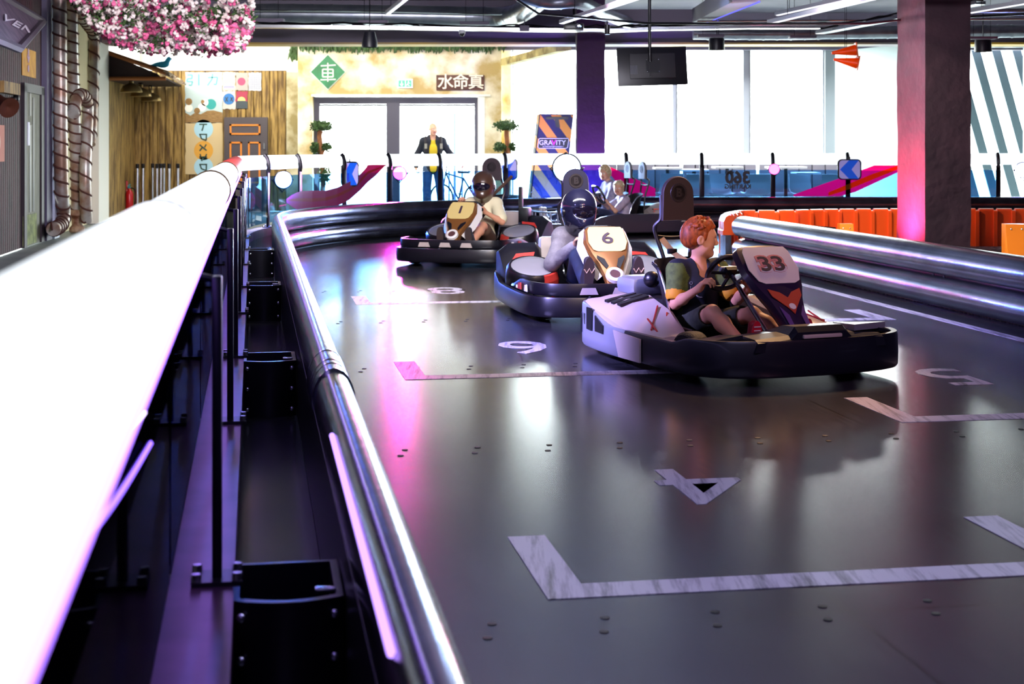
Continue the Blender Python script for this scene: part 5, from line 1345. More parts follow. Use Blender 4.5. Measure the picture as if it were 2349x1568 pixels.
# ================================================================ stage lamps, arrow signs
def stage_lamp(u, v, Y, col, s_em, aim, r, label, power, name='stage_light'):
    p = P(u, v, Y); d = (V(aim) - p).normalized(); t = thing(name, label, 'lamp', p, 0, 'stage lamps on the fence')
    q = Quaternion(d.to_track_quat('Z', 'Y')); b = MB()
    b.lathe([(r * .55, -.22), (r * .9, -.18), (r * 1.05, -.02), (r * 1.08, .02), (r * .98, .02), (r * .98, -.01), (0, -.01)], c=p, rot=q, seg=24); b.build('housing', M_black, t)
    b = MB(); b.lathe([(0, .004), (r * .95, .0)], c=p, rot=q, seg=24); b.build('lens', emis('lens ' + str(u), col, s_em), t, label='glowing lens', fix=False)
    sd = d.cross(V((0, 0, 1))).normalized(); b = MB(); b.tube([p + sd * r * 1.1, p + sd * r * 1.25 + V((0, 0, -.0)) - d * .1, p - sd * 0 + V((0, 0, -r * 1.5)) - d * .1, p - sd * r * 1.25 - d * .1, p - sd * r * 1.1], .012, 6); b.build('yoke', M_black, t)
    l = light(name, 'SPOT', p + d * .03, power, lin(col)[:3], r, aim=aim, spot=95, blend=.8); l.parent = t; l.matrix_parent_inverse = wm(t).inverted()
    return t
def light(name, typ, loc, power, col, size=.2, aim=None, spot=60, blend=.5, sizey=None):
    l = bpy.data.lights.new(name, typ); l.energy = power; l.color = col
    o = bpy.data.objects.new(name, l); COL.objects.link(o); o.location = loc
    if typ == 'AREA':
        l.size = size
        if sizey: l.shape = 'RECTANGLE'; l.size_y = sizey
    else: l.shadow_soft_size = size
    if typ == 'SPOT': l.spot_size = math.radians(spot); l.spot_blend = blend
    if aim is not None: o.rotation_euler = (V(aim) - V(loc)).to_track_quat('-Z', 'Y').to_euler()
    return o
stage_lamp(1300, 385, 24.35, '#a8c6ff', 120, (.3, 8, .6), .22, 'dazzling blue-white round stage lamp on the far fence', 8000)
stage_lamp(650, 412, 20.6, '#8f9bff', 160, (.8, 9, .4), .115, 'blue-white round lamp on the fence at the left bend', 1600)
stage_lamp(917, 397, 22.75, '#ff2fae', 40, (.2, 9, .5), .10, 'pink round lamp on the fence right of the left swoosh', 800)
stage_lamp(1776, 388, 24.6, '#ff2f8f', 22, (1.8, 12, .4), .085, 'pink round lamp above the mirrored lettering', 250)
stage_lamp(2346, 390, 24.6, '#9aa0ff', 20, (2, 10, .5), .12, 'violet-white lamp at the right edge, half out of frame', 250)
def arrow_sign(u, v, Y, yaw, label, w_=.31, h_=.355):
    p = P(u, v, Y); t = thing('arrow_sign', label, 'sign', p, 0, 'blue arrow signs on the fence')
    M = WALLM(p) @ Matrix.Rotation(yaw, 4, 'Y')
    def rr(w, h, r, n=5):
        o = []
        for (cx, cy, a0) in ((w / 2 - r, h / 2 - r, 0), (-w / 2 + r, h / 2 - r, pi / 2), (-w / 2 + r, -h / 2 + r, pi), (w / 2 - r, -h / 2 + r, 1.5 * pi)):
            for i in range(n + 1): a = a0 + pi / 2 * i / n; o.append(V((cx + r * math.cos(a), cy + r * math.sin(a), 0)))
        return o
    b = MB(); b.prism(rr(w_, h_, .07), (0, 0, .03), M=M); b.build('backing', M_navy, t)
    b = MB(); b.prism([q + V((0, 0, .031)) for q in rr(w_ * .88, h_ * .89, .055)], (0, 0, .003), M=M); b.build('face', mat('lilac sign face', '#a9a3e6', .5, emit=.25), t, label='pale lilac sign face')
    x = w_ * .44; y = h_ * .445
    b = MB(); b.prism([V((q, z, .035)) for q, z in ((-x * .93, 0), (-.02 + x * .05, y), (x * .86, y), (x * .18, 0), (x * .86, -y), (-.02 + x * .05, -y))], (0, 0, .003), M=M); b.build('arrow', mat('blue arrow', '#0a55d8', .45, emit=.35), t, label='blue arrow pointing left')
    b = MB(); b.tube([M @ V((0, h_ / 2 - .02, 0)), M @ V((0, h_ / 2 + .035, -.01))], .02, 8); b.build('hanger', M_black, t)
arrow_sign(801, 399, 21.85, .75, 'blue left-arrow sign turned sideways on the fence by the left swoosh', .30, .36)
arrow_sign(1165.5, 388, 24.1, 0, 'blue left-arrow sign beside the striped board', .30, .345)
arrow_sign(1948, 388.5, 24.7, 0, 'blue left-arrow sign left of the right pillar', .385, .335)
# ================================================================ left wall: door, signs, pipes
M_olive = mat('olive door', '#6a6a55', .7, col2='#4f4f40', noise_scale=8, stretch=(3, 3, .4))
def lw_poly(mb, uv, off, th):
    pts = [LW(u, v, off) for u, v in uv]; mb.prism(pts, LN * th); return mb
def lw_rect(u0, v0, u1, v1):
    """upright rectangle on the wall whose left edge spans v0..v1; its right edge follows the wall in perspective"""
    a, b = LW(u0, v0), LW(u0, v1); c = LW(u1, 0)
    k = lambda z: HZ - (z - EYE) * F / c.y
    return [(u0, v0), (u1, k(a.z)), (u1, k(b.z)), (u0, v1)]
def fl_(u):
    p = LW(u, 0); return HZ + EYE * F / p.y
def wallrect(mb, u0, z0, u1, z1, off, th):
    a, b = LW(u0, 0, off), LW(u1, 0, off)
    mb.prism([V((a.x, a.y, z0)), V((b.x, b.y, z0)), V((b.x, b.y, z1)), V((a.x, a.y, z1))], LN * th); return mb
b = MB(); zt = LW(55, 212).z
for (u0, u1, z0, z1) in ((44, 50, 0, zt + .1), (84, 91, 0, zt + .1), (44, 91, zt, zt + .12)): wallrect(b, u0, z0, u1, z1, .0, .07)
dr = b.build('door_4', mat('dark frame wood', '#2a2028', .6), kind='structure', label='weathered olive door with tall slots in a dark frame')
b = MB(); wallrect(b, 50, 0, 84, zt, .0, .045); b.build('leaf', M_olive, dr)
for (u0, u1, z0, z1) in ((56, 60, 1.75, 2.15), (67, 71, 1.75, 2.15), (56, 60, .45, 1.62), (67, 71, .45, 1.62), (75, 78, .45, 2.0)):
    b = MB(); wallrect(b, u0, z0, u1, z1, .045, .006); b.build('slot', M_black, dr, label='black slot in the door')
b = MB(); wallrect(b, 61, 1.35, 65, 1.66, .045, .02); b.build('plate', mat('pale plate', '#c9cbe0', .4), dr); b = MB(); wallrect(b, 52, .02, 83, .42, .045, .008); b.build('kick_plate', mat('mossy paint', '#8d9a5a', .8, col2='#5f6a3c', noise_scale=9), dr)
t = thing('shop_sign', 'pale slanted board with brushed white lettering high on the dark red wall', 'sign', LW(40, 60, .1))
A0, A1, A2, A3 = LW(-60, -46, .1), LW(99, 50, .1), LW(44, 112, .62), LW(-130, 40, .62)
b = MB(); b.prism([A0, A1, A2, A3], (A1 - A0).cross(A3 - A0).normalized() * .05); b.build('board', mat('pale board', '#7d6f80', .7, col2='#655a6c', noise_scale=6), t)
for (p, q) in ((A0, A1), (A3, A2), (A1, A2)):
    b = MB(); b.tube([p, q], .05, 6); b.build('edge_trim', mat('sign trim', '#5e5463', .6), t)
nn = (A1 - A0).cross(A3 - A0).normalized(); nn = nn if nn.dot(V((0, -1, 0))) > 0 or nn.z < 0 else -nn
cen = A1.lerp(A2, .5); xd = (A1 - A0).normalized(); yd = (A1 - A2).normalized()
for th_ in (-.012, .062):
    nz = (A1 - A0).cross(A3 - A0).normalized(); oo = cen + (A0 - A1) * .22 + nz * th_; Ms = Matrix(((xd.x, yd.x, nz.x, oo.x), (xd.y, yd.y, nz.y, oo.y), (xd.z, yd.z, nz.z, oo.z), (0, 0, 0, 1)))
    text_mb('VEN', 1.05, .012, Ms, bold=0, sx=1.0).build('lettering', mat('brushed white paint', '#f4f0f6', .6), t)
t = thing('poster', 'small yellow poster with a pale figure on the dark red wall', 'poster', LW(66, 145), group='posters')
b = MB(); lw_poly(b, lw_rect(50, 108, 81, 172), .028, .008); b.build('sheet', mat('yellow sheet', '#dca32c', .7, col2='#c98d20', noise_scale=6), t)
b = MB(); c = LW(65, 140, .04)
for (dx, dz, r) in ((0, .12, .05), (0, .02, .045), (0, -.1, .05), (.06, .05, .03), (-.06, .06, .03)): b.lathe([(0, .006), (r, .004), (r, 0)], c=c + LD * dx + V((0, 0, dz)), rot=Quaternion(LN.to_track_quat('Z', 'Y')), seg=12)
b.build('printed_figure', mat('pale lilac ink', '#c3a3b4', .7), t)
t = thing('poster', 'salmon poster with a ring, cut by the left edge of the frame', 'poster', LW(3, 325), group='posters')
b = MB(); lw_poly(b, lw_rect(-25, 285, 9, 372), .028, .008); b.build('sheet', mat('salmon sheet', '#c0705c', .7), t)
b = MB(); c = LW(-4, 326, .04); b.lathe([(.07, .002), (.07, .006), (.10, .006), (.10, .002)], c=c, rot=Quaternion(LN.to_track_quat('Z', 'Y')), seg=24); b.build('printed_ring', mat('pale ink', '#dcc0b0', .7), t)
t = thing('wall_lamp', 'black wall spotlight tilted down beside the olive door', 'lamp', LW(20, 235))
q = Quaternion((LN * .6 + V((0, -.6, -.35))).to_track_quat('Z', 'Y')); c = LW(12, 240, .25)
b = MB(); b.lathe([(0, -.18), (.06, -.17), (.07, -.05), (.11, .05), (.125, .10), (.115, .10), (.0, .06)], c=c, rot=q, seg=20); b.build('shade', mat('brown lamp shade', '#5b3220', .4, .4), t)
b = MB(); b.tube([LW(34, 226, .02), LW(30, 232, .2), c], .025, 8); b.ball(LW(34, 226, .03), .06, 10); b.build('arm', M_black, t)
b = MB(); wallrect(b, -10, LW(10, 205).z - .06, 28, LW(10, 190).z, .03, .10); o = b.build('wooden_ledge', M_wood, None); tag(o, 'small wooden ledge above the wall spotlight', 'shelf')
# rusty pipes
M_pipe = mat('dirty galvanised pipe', '#b5b2ac', .35, .3, col2='#8a6a58', noise_scale=4, stretch=(1, 1, 1))
M_rust = mat('rust', '#4a241a', .8)
def pipe(label, uvs, r, turns, off=.22):
    p = bez([LW(u, v, off) for u, v in uvs], 8); t = thing('wall_pipe', label, 'pipe', p[-1], group='rust banded pipes')
    b = MB(); b.tube(p, r, 14); b.build('tube', M_pipe, t)
    L = plen(p); n = 22 * turns; sp = []
    for i in range(n + 1):
        q = sub_path(p, 0, max(.001, L * i / n))[-1]; q2 = sub_path(p, 0, min(L, L * (i + .2) / n + .002))[-1]; tg = (q2 - q); tg = tg.normalized() if tg.length > 1e-6 else V((0, 0, -1))
        sd = tg.cross(LN).normalized(); up = sd.cross(tg); a = 2 * pi * i / 22; sp.append(q + (sd * math.cos(a) + up * math.sin(a)) * r)
    b = MB(); b.tube(sp, .016, 6); b.build('rust_band', M_rust, t, label='dark rust band wound round the pipe')
    return t
pipe('rust banded pipe nearest the white post, bending out at the floor', [(135, -70), (137, 0), (138, 150), (139, 300), (141, 440), (146, 490), (140, 515), (122, 526)], .097, 24)
pipe('rust banded pipe standing on the flanged foot', [(163, -70), (164, 0), (166, 130), (170, 260), (175, 380), (177, 482)], .092, 24, .2)
pipe('rust banded pipe with a dog-leg near the ceiling', [(176, -30), (183, 30), (198, 52), (214, 76), (216, 110), (214, 200), (210, 300), (207, 330)], .085, 15, .22)
pipe('short rust banded pipe starting in an arch at mid height', [(168, 262), (176, 226), (190, 218), (201, 240), (200, 290), (196, 380), (196, 450), (199, 508)], .088, 14, .36)
t = thing('pipe_foot', 'rusty flanged pipe foot on the floor under the middle pipe', 'pipe', LW(176, 525, .2)); zb_ = 0
c = LW(177, 500, .2); b = MB(); b.lathe([(.10, 0), (.12, .02), (.12, .07), (.08, .12), (.09, .22), (.15, .27), (.155, .31), (.13, .35), (.10, .36), (0, .36)], c=(c.x, c.y, 0), seg=20); b.build('flange', mat('rusty cream flange', '#b59a7c', .6, col2='#6a3a24', noise_scale=7), t)
for nm, uv in (('white loop of conduit high between the pipes', [(168, 60), (166, 110), (160, 140), (152, 153)]), ('white loop of conduit at mid height between the pipes', [(180, 200), (179, 255), (170, 285), (152, 297)])):
    b = MB(); b.tube(bez([LW(u, v, .055) for u, v in uv], 6), .045, 10); tag(b.build('conduit', mat('white conduit', '#d6d6d2', .4), None), nm, 'pipe')
# ================================================================ canopy, lamps, bird, extinguisher, queue posts
t = thing('shingle_canopy', 'little brown shingled canopy over the passage wall', 'canopy', P(300, 170, 29))
f0, f1 = P(232, 116, 27.7), P(382, 168, 27.7); g0, g1 = V((-7.8, 31.4, f0.z)), P(419, 207, 31.4); g1.z = f1.z - .02
nrm = (f1 - f0).cross(g0 - f0).normalized(); nrm = nrm if nrm.z > 0 else -nrm
b = MB(); b.prism([f0, f1, g1, g0], nrm * .05); b.build('roof', mat('brown shingles', '#5d3b26', .8, col2='#3b2417', noise_scale=9), t)
zs = f1.z - .10; b = MB(); b.prism([V((f0.x - .05, f0.y + .05, zs)), V((f1.x - .03, f1.y + .05, zs)), V((g1.x - .03, g1.y, zs)), V((g0.x, g0.y, zs))], (0, 0, .03)); b.build('soffit', mat('dark soffit boards', '#33201c', .8), t)
b = MB(); b.prism([V((f0.x, f0.y, zs)), V((f1.x - .1, f1.y, zs)), f1 - V((.15, 0, .02)), f0], (0, .04, 0)); b.build('gable', mat('dark gable', '#2a1918', .8), t)
for (p, q) in ((f0, f1), (V((f0.x, f0.y, zs)), V((f1.x, f1.y, zs)))):
    b = MB(); b.tube([p + V((0, -.04, 0)), q + V((0, -.04, 0))], .035, 4); b.build('fascia', mat('orange brown timber', '#9a5a2a', .6), t)
rn = random.Random(5); b = MB()
for i in range(26):
    p = f1.lerp(g1, i / 25); b.box(p + V((rn.uniform(-.02, .03), 0, rn.uniform(-.02, .02))), (.12, .13, .03), rot=frame((0, 0, 0), (1, 0, -.45), (0, 1, 0)))
b.build('eave_shingles', mat('pale shingle ends', '#a8927a', .8), t, label='pale ragged shingle ends')
for i, (u, v, Y) in enumerate(((301, 208, 28.4), (323, 218, 29.5), (347, 229, 30.7))):
    p = P(u, v, Y); s_ = 1.0; lt = thing('bell_lamp', ('largest', 'middle', 'smallest looking')[i] + ' of the three brass bell lamps under the canopy', 'lamp', p, group='bell lamps under the canopy')
    b = MB(); b.lathe([(.20, -.03), (.205, -.02), (.19, .03), (.15, .09), (.08, .125), (.045, .14), (.04, .2), (.0, .21)], c=p, seg=24); b.build('shade', mat('brass shade', '#a08a5a', .3, .8), lt)
    b = MB(); b.tube([p + V((0, 0, .2)), V((p.x, p.y, zs))], .012, 6); b.lathe([(.05, 0), (.05, .02), (0, .02)], c=(p.x, p.y, zs - .02), seg=14); b.build('stem', M_black, lt)
p = f1.lerp(f0, .08) + V((0, .1, .06)); t = thing('bird_figure', 'bright blue bird figure perched on the canopy edge', 'figurine', p)
organic('body', [ell(p + V((0, 0, .07)), (.12, .07, .06), None, k=.02), cap(p + V((.07, 0, .1)), p + V((.11, 0, .17)), .045, .045, k=.03), cap(p + V((-.1, 0, .07)), p + V((-.28, 0, .03)), .04, .015, k=.02), cap(p + V((.15, 0, .175)), p + V((.19, 0, .17)), .014, .004, k=.01)], .012, mat('turquoise blue', '#1fa6cf', .5), t)
t = thing('fire_stand', 'red plastic extinguisher stand against the passage wall', 'stand', P(286, 487, 30.6)); t.location.z = 0
p = P(285, 487, 30.4); p.z = 0
b = MB(); b.box(p + V((0, .06, .33)), (.12, .06, .64), bev=.02); b.box(p + V((.1, -.02, .04)), (.34, .3, .08), bev=.02); b.build('moulding', mat('red plastic stand', '#c3141c', .35), t)
p = P(297, 487, 30.3); p.z = .09; t = thing('fire_extinguisher', 'red fire extinguisher with black hose on the red stand', 'fire extinguisher', p)
b = MB(); b.lathe([(0, 0), (.07, .0), (.075, .02), (.075, .30), (.06, .35), (.03, .38), (.025, .42), (0, .42)], c=p, seg=20); b.build('cylinder', mat('red enamel', '#b8121c', .25), t)
b = MB(); b.box(p + V((0, -.01, .43)), (.04, .12, .03)); b.box(p + V((0, -.03, .47)), (.03, .14, .015), rot=Matrix.Rotation(.3, 4, 'X')); b.build('lever', mat('teal lever', '#3f8f98', .4), t)
b = MB(); b.tube(bez([p + V((.03, 0, .42)), p + V((.11, 0, .38)), p + V((.12, 0, .2)), p + V((.1, 0, .06))], 5), .014, 6); b.build('hose', M_black, t)
qp = None
names = ['leftmost', 'second', 'third', 'fourth', 'fifth', 'sixth', 'seventh', 'rightmost']
for i, u in enumerate((315, 328, 350, 360, 369, 376, 388, 408)):
    p = P(u, 0, 30.3 + .27 * (i % 3)); p.z = 0
    lab = names[i] + ' of the eight slim steel queue posts before the boarded wall'
    if qp is None:
        qp = thing('queue_post', lab, 'barrier post', p, group='steel queue posts')
        b = MB(); b.lathe([(.09, 0), (.09, .015), (.06, .03), (.03, .04)], seg=20); b.build('base', M_steel, qp, local=True)
        b = MB(); b.lathe([(.03, .03), (.03, .9)], seg=14); b.build('pole', M_steel, qp, local=True)
        b = MB(); b.lathe([(.034, .9), (.036, .91), (.036, .985), (.03, .99), (0, .99)], seg=14); b.build('cap', M_black, qp, local=True)
    else: dup(qp, loc=p, label=lab)
# ================================================================ posters on the boarded wall
YP = YB - .045
def sheet(nm, label, u0, v0, u1, v1, m_, cat='poster', torn=True, group='posters'):
    t = thing(nm, label, cat, P((u0 + u1) / 2, (v0 + v1) / 2, YP), group=group); rn = random.Random(int(u0 * 7 + v0)); pts = []
    def edge(a, c, k):
        for i in range(k): pts.append((a[0] + (c[0] - a[0]) * i / k + (rn.uniform(-1.2, 1.2) if torn and i else 0), a[1] + (c[1] - a[1]) * i / k + (rn.uniform(-1.2, 1.2) if torn and i else 0)))
    edge((u0, v0), (u1, v0), 8); edge((u1, v0), (u1, v1), 9); edge((u1, v1), (u0, v1), 8); edge((u0, v1), (u0, v0), 9)
    b = MB(); b.prism([P(u, v, YP) for u, v in pts], (0, .006, 0)); b.build('sheet', m_, t); return t
def ink(t, nm, polys, m_, lift=.004):
    b = MB()
    for pl in polys: b.prism([P(u, v, YP - lift) for u, v in pl], (0, .003, 0))
    return b.build(nm, m_, t)
disc = lambda u, v, r, n=24, a0=0, a1=2 * pi: [(u + r * math.cos(a0 + (a1 - a0) * i / n), v - r * math.sin(a0 + (a1 - a0) * i / n)) for i in range(n if a1 - a0 > 6.2 else n + 1)]
bar = lambda u0, v0, u1, v1, w_: (lambda d, n: [(u0 + n[0], v0 + n[1]), (u1 + n[0], v1 + n[1]), (u1 - n[0], v1 - n[1]), (u0 - n[0], v0 - n[1])])(None, ((-(v1 - v0)) / max(1e-6, math.hypot(u1 - u0, v1 - v0)) * w_ / 2, (u1 - u0) / max(1e-6, math.hypot(u1 - u0, v1 - v0)) * w_ / 2))
I_teal = mat('pale teal ink', '#6fb4ba', .7); I_brown = mat('brown ink', '#9a7a4c', .7, col2='#7a5c34', noise_scale=12, stretch=(1, 1, 8)); I_green = mat('green blue ink', '#2f9a98', .7)
I_white = mat('white ink', '#f4f2ea', .7); I_dk = mat('dark green ink', '#2e4a44', .7); I_gold = mat('gold ink', '#d9a040', .7); I_sky = mat('sky ink', '#a9d3e6', .7); I_mag = mat('crimson ink', '#b5486a', .7); I_blue = mat('blue ink', '#2f6fb0', .7); I_navy = mat('slate ink', '#3c454c', .7)
t = sheet('poster', 'big pale poster with brown rolling waves, teal disc and two pale characters', 425, 165, 510, 281, mat('pale blue paper', '#b4c8cb', .8))
ink(t, 'printed_waves', [[(425, 281), (425, 258), (437, 265), (448, 258), (460, 262), (475, 254), (490, 253), (510, 258), (510, 281)]], I_brown)
ink(t, 'printed_disc', [disc(484, 239, 12)], I_green)
ink(t, 'printed_foam', [disc(470, 235, 8), disc(463, 246, 9)], I_white, .008); ink(t, 'printed_foam', [disc(433, 248, 9)], I_white, .008); ink(t, 'printed_curl', [disc(433, 233, 8), disc(465, 233, 4), disc(452, 254, 7)], I_brown, .011)
ink(t, 'printed_character', [bar(430, 172, 441, 172, 3), bar(441, 172, 440, 180, 3), bar(441, 180, 430, 181, 3), bar(430, 181, 429, 187, 3), bar(429, 187, 442, 187, 3), bar(442, 187, 439, 196, 3), bar(439, 196, 433, 195, 3), bar(456, 170, 456, 196, 3.4)], I_teal)
ink(t, 'printed_character', [bar(477, 178, 499, 177, 3), bar(499, 177, 496, 194, 3), bar(496, 194, 490, 193, 3), bar(488, 169, 486, 182, 3), bar(486, 182, 476, 196, 3)], I_teal)
t = sheet('poster', 'cream poster reading TOKYO downwards in angular green letters', 425, 282, 510, 399, mat('cream paper', '#cdb88e', .8))
ink(t, 'printed_disc', [disc(467, 296, 22)], I_sky); ink(t, 'printed_disc', [disc(467, 345, 22)], I_gold); ink(t, 'printed_disc', [disc(467, 383, 22)], I_sky)
for L in ([bar(457, 285, 475, 285, 3), bar(467, 285, 466, 292, 3.2), bar(466, 292, 463, 300, 3.2)],
          [bar(457, 308, 475, 308, 3), bar(473.5, 308, 473, 322, 3), bar(473, 322, 462, 318, 3), bar(462, 318, 459, 309, 3)],
          [bar(458, 332, 474, 345, 3.2), bar(473, 331, 469, 338, 3), bar(458, 346, 464, 338, 3.4)],
          [bar(457, 360, 475, 360, 3), bar(459, 353, 461, 361, 3), bar(474, 353, 471, 360, 3), bar(468, 360, 462, 369, 3.4)],
          [bar(457, 377, 475, 377, 3), bar(473.5, 377, 473, 391, 3), bar(473, 391, 462, 387, 3), bar(462, 387, 459, 378, 3)]): ink(t, 'printed_letter', L, I_dk, .009)
t = sheet('poster', 'small pastel poster with a striped pink and blue dome', 511, 165, 540, 208, mat('pastel paper', '#cbbcae', .8)); ink(t, 'printed_dome', [disc(525, 203, 12, 20, 0, pi)], mat('lilac pink ink', '#c9a6d0', .7)); ink(t, 'printed_band', [bar(513, 199, 537, 199, 3)], mat('periwinkle ink', '#8f9bd6', .7), .008)
t = sheet('poster', 'small grey poster with a crimson disc', 541, 166, 569, 207, mat('grey paper', '#a8a29c', .8)); ink(t, 'printed_disc', [disc(554, 187, 9)], I_mag)
t = sheet('poster', 'small white lattice patterned poster, top right of the group', 570, 166, 599, 208, mat('lattice paper', '#bcbec6', .8))
ink(t, 'printed_lattice', [bar(572 + i * 4, 168, 572 + i * 4, 206, .8) for i in range(7)] + [bar(572, 170 + i * 4, 597, 170 + i * 4, .8) for i in range(9)], mat('slate lattice ink', '#8d93a8', .7))
t = sheet('poster', 'small pale poster with a big blue disc', 511, 209, 540, 250, mat('pale paper', '#c4bfbb', .8)); ink(t, 'printed_disc', [disc(525, 227, 13)], I_blue); ink(t, 'printed_character', [bar(517, 223, 523, 233, 2), bar(523, 222, 517, 233, 2), bar(529, 223, 534, 233, 2), bar(534, 223, 528, 232, 2)], I_navy, .008)
t = sheet('poster', 'small crimson poster with a yellow half sun over a dark hill', 541, 209, 568, 249, mat('crimson paper', '#9e3a50', .8)); ink(t, 'printed_sun', [disc(554, 231, 9, 16, 0, pi)], mat('yellow ink', '#f0d878', .7)); ink(t, 'printed_hill', [[(541, 249), (541, 233), (548, 231), (560, 231), (568, 233), (568, 249)]], I_navy)
# ================================================================ signs on the entrance wall
YS = YE - .02
t = thing('diamond_sign', 'green diamond sign with a white character above the left entrance door', 'sign', P(752, 165, YS))
for k, (r, m_, lf) in enumerate(((42, mat('pale sign edge', '#cfd8c8', .5), .0), (39, mat('green enamel', '#1f7a4a', .45, col2='#186238', noise_scale=4), .02))):
    b = MB(); b.prism([P(752 + x * r, 165 + y * r, YS - lf) for x, y in ((0, -1), (1, 0), (0, 1), (-1, 0))], (0, .03, 0)); b.build(('border', 'face')[k], m_, t)
def strokes(t, nm, segs, m_, lift, w_=3):
    b = MB()
    for s_ in segs: b.prism([P(u, v, YS - lift) for u, v in bar(*s_[:4], s_[4] if len(s_) > 4 else w_)], (0, .004, 0))
    return b.build(nm, m_, t)
strokes(t, 'painted_character', [(736, 151, 770, 149), (740, 159, 764, 159), (740, 159, 740, 176), (764, 159, 764, 176), (740, 167.5, 764, 167.5), (740, 176, 764, 176), (735, 183, 770, 182), (752, 144, 752, 187)], I_white, .025, 2.6)
t = thing('exit_sign', 'small green and white exit sign with arrow over the entrance', 'sign', P(929, 191, YS))
b = MB(); a_, c_2 = P(911, 181, YS), P(947, 202, YS); b.box(((a_.x + c_2.x) / 2, YS, (a_.z + c_2.z) / 2), (c_2.x - a_.x, .04, a_.z - c_2.z)); b.build('panel', mat('white exit panel', '#eef6f0', .4), t)
q = MB(); q.prism([P(u, v, YS - .022) for u, v in ((914, 184), (929, 184), (929, 199), (914, 199))], (0, .002, 0)); q.prism([P(u, v, YS - .022) for u, v in ((931, 184), (944, 184), (944, 199), (931, 199))], (0, .002, 0)); q.build('green_field', mat('exit green', '#4fbf94', .4), t)
strokes(t, 'arrow', [(921.5, 186, 921.5, 195, 2), (918, 192, 921.5, 197, 2), (925, 192, 921.5, 197, 2)], I_white, .026)
strokes(t, 'running_figure', [(936, 186, 938, 188, 2.4), (937, 189, 935, 193, 2.2), (935, 193, 939, 197, 1.6), (935, 193, 932, 196, 1.6), (937, 190, 941, 191, 1.4)], I_white, .026)
t = thing('wooden_plaque', 'dark brown plaque with three cream brush characters right above the entrance', 'sign', P(1056, 189, YS))
b = MB(); a_, c_2 = P(1001, 172, YS), P(1111, 207, YS); b.box(((a_.x + c_2.x) / 2, YS, (a_.z + c_2.z) / 2), (c_2.x - a_.x, .05, a_.z - c_2.z), bev=.008); b.build('board', mat('dark brown board', '#5a2f1c', .6, col2='#43210f', noise_scale=6, stretch=(.4, 3, 3)), t)
for ch, u in (('水', 1022), ('命', 1057), ('真', 1092)):
    text_mb(ch, .33, .006, WALLM(P(u, 189.5, YS - .03)), bold=.004).build('painted_character', mat('cream brush paint', '#efe2c4', .6), t)
# hanging moss along the top
def tufts(mb, pts, rn, n, ln, w_=.03):
    for p in pts:
        for i in range(n):
            q = p + V((rn.uniform(-.12, .12), rn.uniform(-.08, .02), rn.uniform(-.03, .03))); d = V((rn.uniform(-.35, .35), rn.uniform(-.4, 0), -1)).normalized() * ln * rn.uniform(.4, 1.1); s_ = V((w_, rn.uniform(-.02, .02), 0))
            mb.add([q - s_, q + s_, q + d + s_ * .3, q + d - s_ * .3], [(0, 1, 2, 3)])
M_leaf = mat('leaf green', '#3f5f2c', .7, col2='#2b431c', noise_scale=8)
b = MB(); rn = random.Random(11); tufts(b, [P(690 + i * 5.5, 99, YE - .03) for i in range(84)], rn, 5, .2)
tufts(b, [P(682 + rn.uniform(-4, 3), 100 + i * 1.2, YB - .25) for i in range(26)], rn, 4, .14)
o = b.build('hanging_moss', M_leaf, None, fix=False); tag(o, 'green hanging moss along the top of the entrance wall', 'moss', None, 'stuff')
# ================================================================ clipped trees by the doors
def pad_leaves(mb, c, r, n, rn, sz=.045):
    for i in range(n):
        d = V((rn.gauss(0, 1), rn.gauss(0, 1), rn.gauss(0, 1))).normalized(); k = rn.uniform(.72, 1.08); q = V((c[0] + d.x * r[0] * k, c[1] + d.y * r[1] * k, c[2] + d.z * r[2] * k))
        a = V((rn.uniform(-1, 1), rn.uniform(-1, 1), rn.uniform(-.5, 1))).normalized(); bb = a.orthogonal().normalized()
        mb.add([q, q + a * sz + bb * sz * .5, q + a * sz * 2, q + a * sz - bb * sz * .5], [(0, 1, 2, 3)])
def clipped_tree(u, pads, trunk, label, Y=30.0, seed=1):
    base = P(u, 0, Y); base.z = 0; t = thing('clipped_tree', label, 'tree', base, group='clipped trees by the entrance')
    b = MB(); b.lathe([(.16, 0), (.20, .02), (.24, .36), (.25, .38), (.22, .38), (.21, .33), (0, .33)], c=base, seg=20); b.build('pot', mat('dark pot', '#2c2a30', .5), t)
    b = MB(); b.tube(bez([P(*q, Y) if q[1] < 470 else base + V((0, 0, .33)) for q in trunk], 6), .05, 10)
    for (pu, pv, w_, h_) in pads:
        n_ = min(trunk, key=lambda q: abs(q[1] - pv - 14)); b.tube(bez([P(*n_, Y), P((n_[0] + pu) / 2, pv + 6, Y), P(pu, pv + 2, Y)], 4), .022, 6)
    b.build('trunk', mat('reddish bark', '#8f5a34', .8, col2='#6e4024', noise_scale=14), t)
    for i, (pu, pv, w_, h_) in enumerate(pads):
        b = MB(); s_ = Y / F; c = P(pu, pv, Y); r = (w_ / 2 * s_, w_ / 2.4 * s_, h_ / 2 * s_); b.ball(c, tuple(x * .75 for x in r), 12); pad_leaves(b, c, r, 420 if i == 0 else 220, random.Random(seed + i), .035); b.build('foliage', M_leaf, t, fix=False)
clipped_tree(738, [(737, 290, 46, 22), (724, 340, 20, 22), (749, 338, 18, 16), (744, 402, 26, 40)], [(739, 480), (741, 420), (738, 360), (735, 330), (733, 310), (736, 300)], 'clipped cloud tree left of the entrance, behind the magenta swoosh')
clipped_tree(1163, [(1163, 289, 58, 22), (1148, 338, 28, 20), (1174, 338, 12, 16)], [(1166, 480), (1165, 420), (1167, 360), (1164, 330), (1162, 308), (1163, 298)], 'clipped cloud tree right of the entrance, above an arrow sign', seed=7)
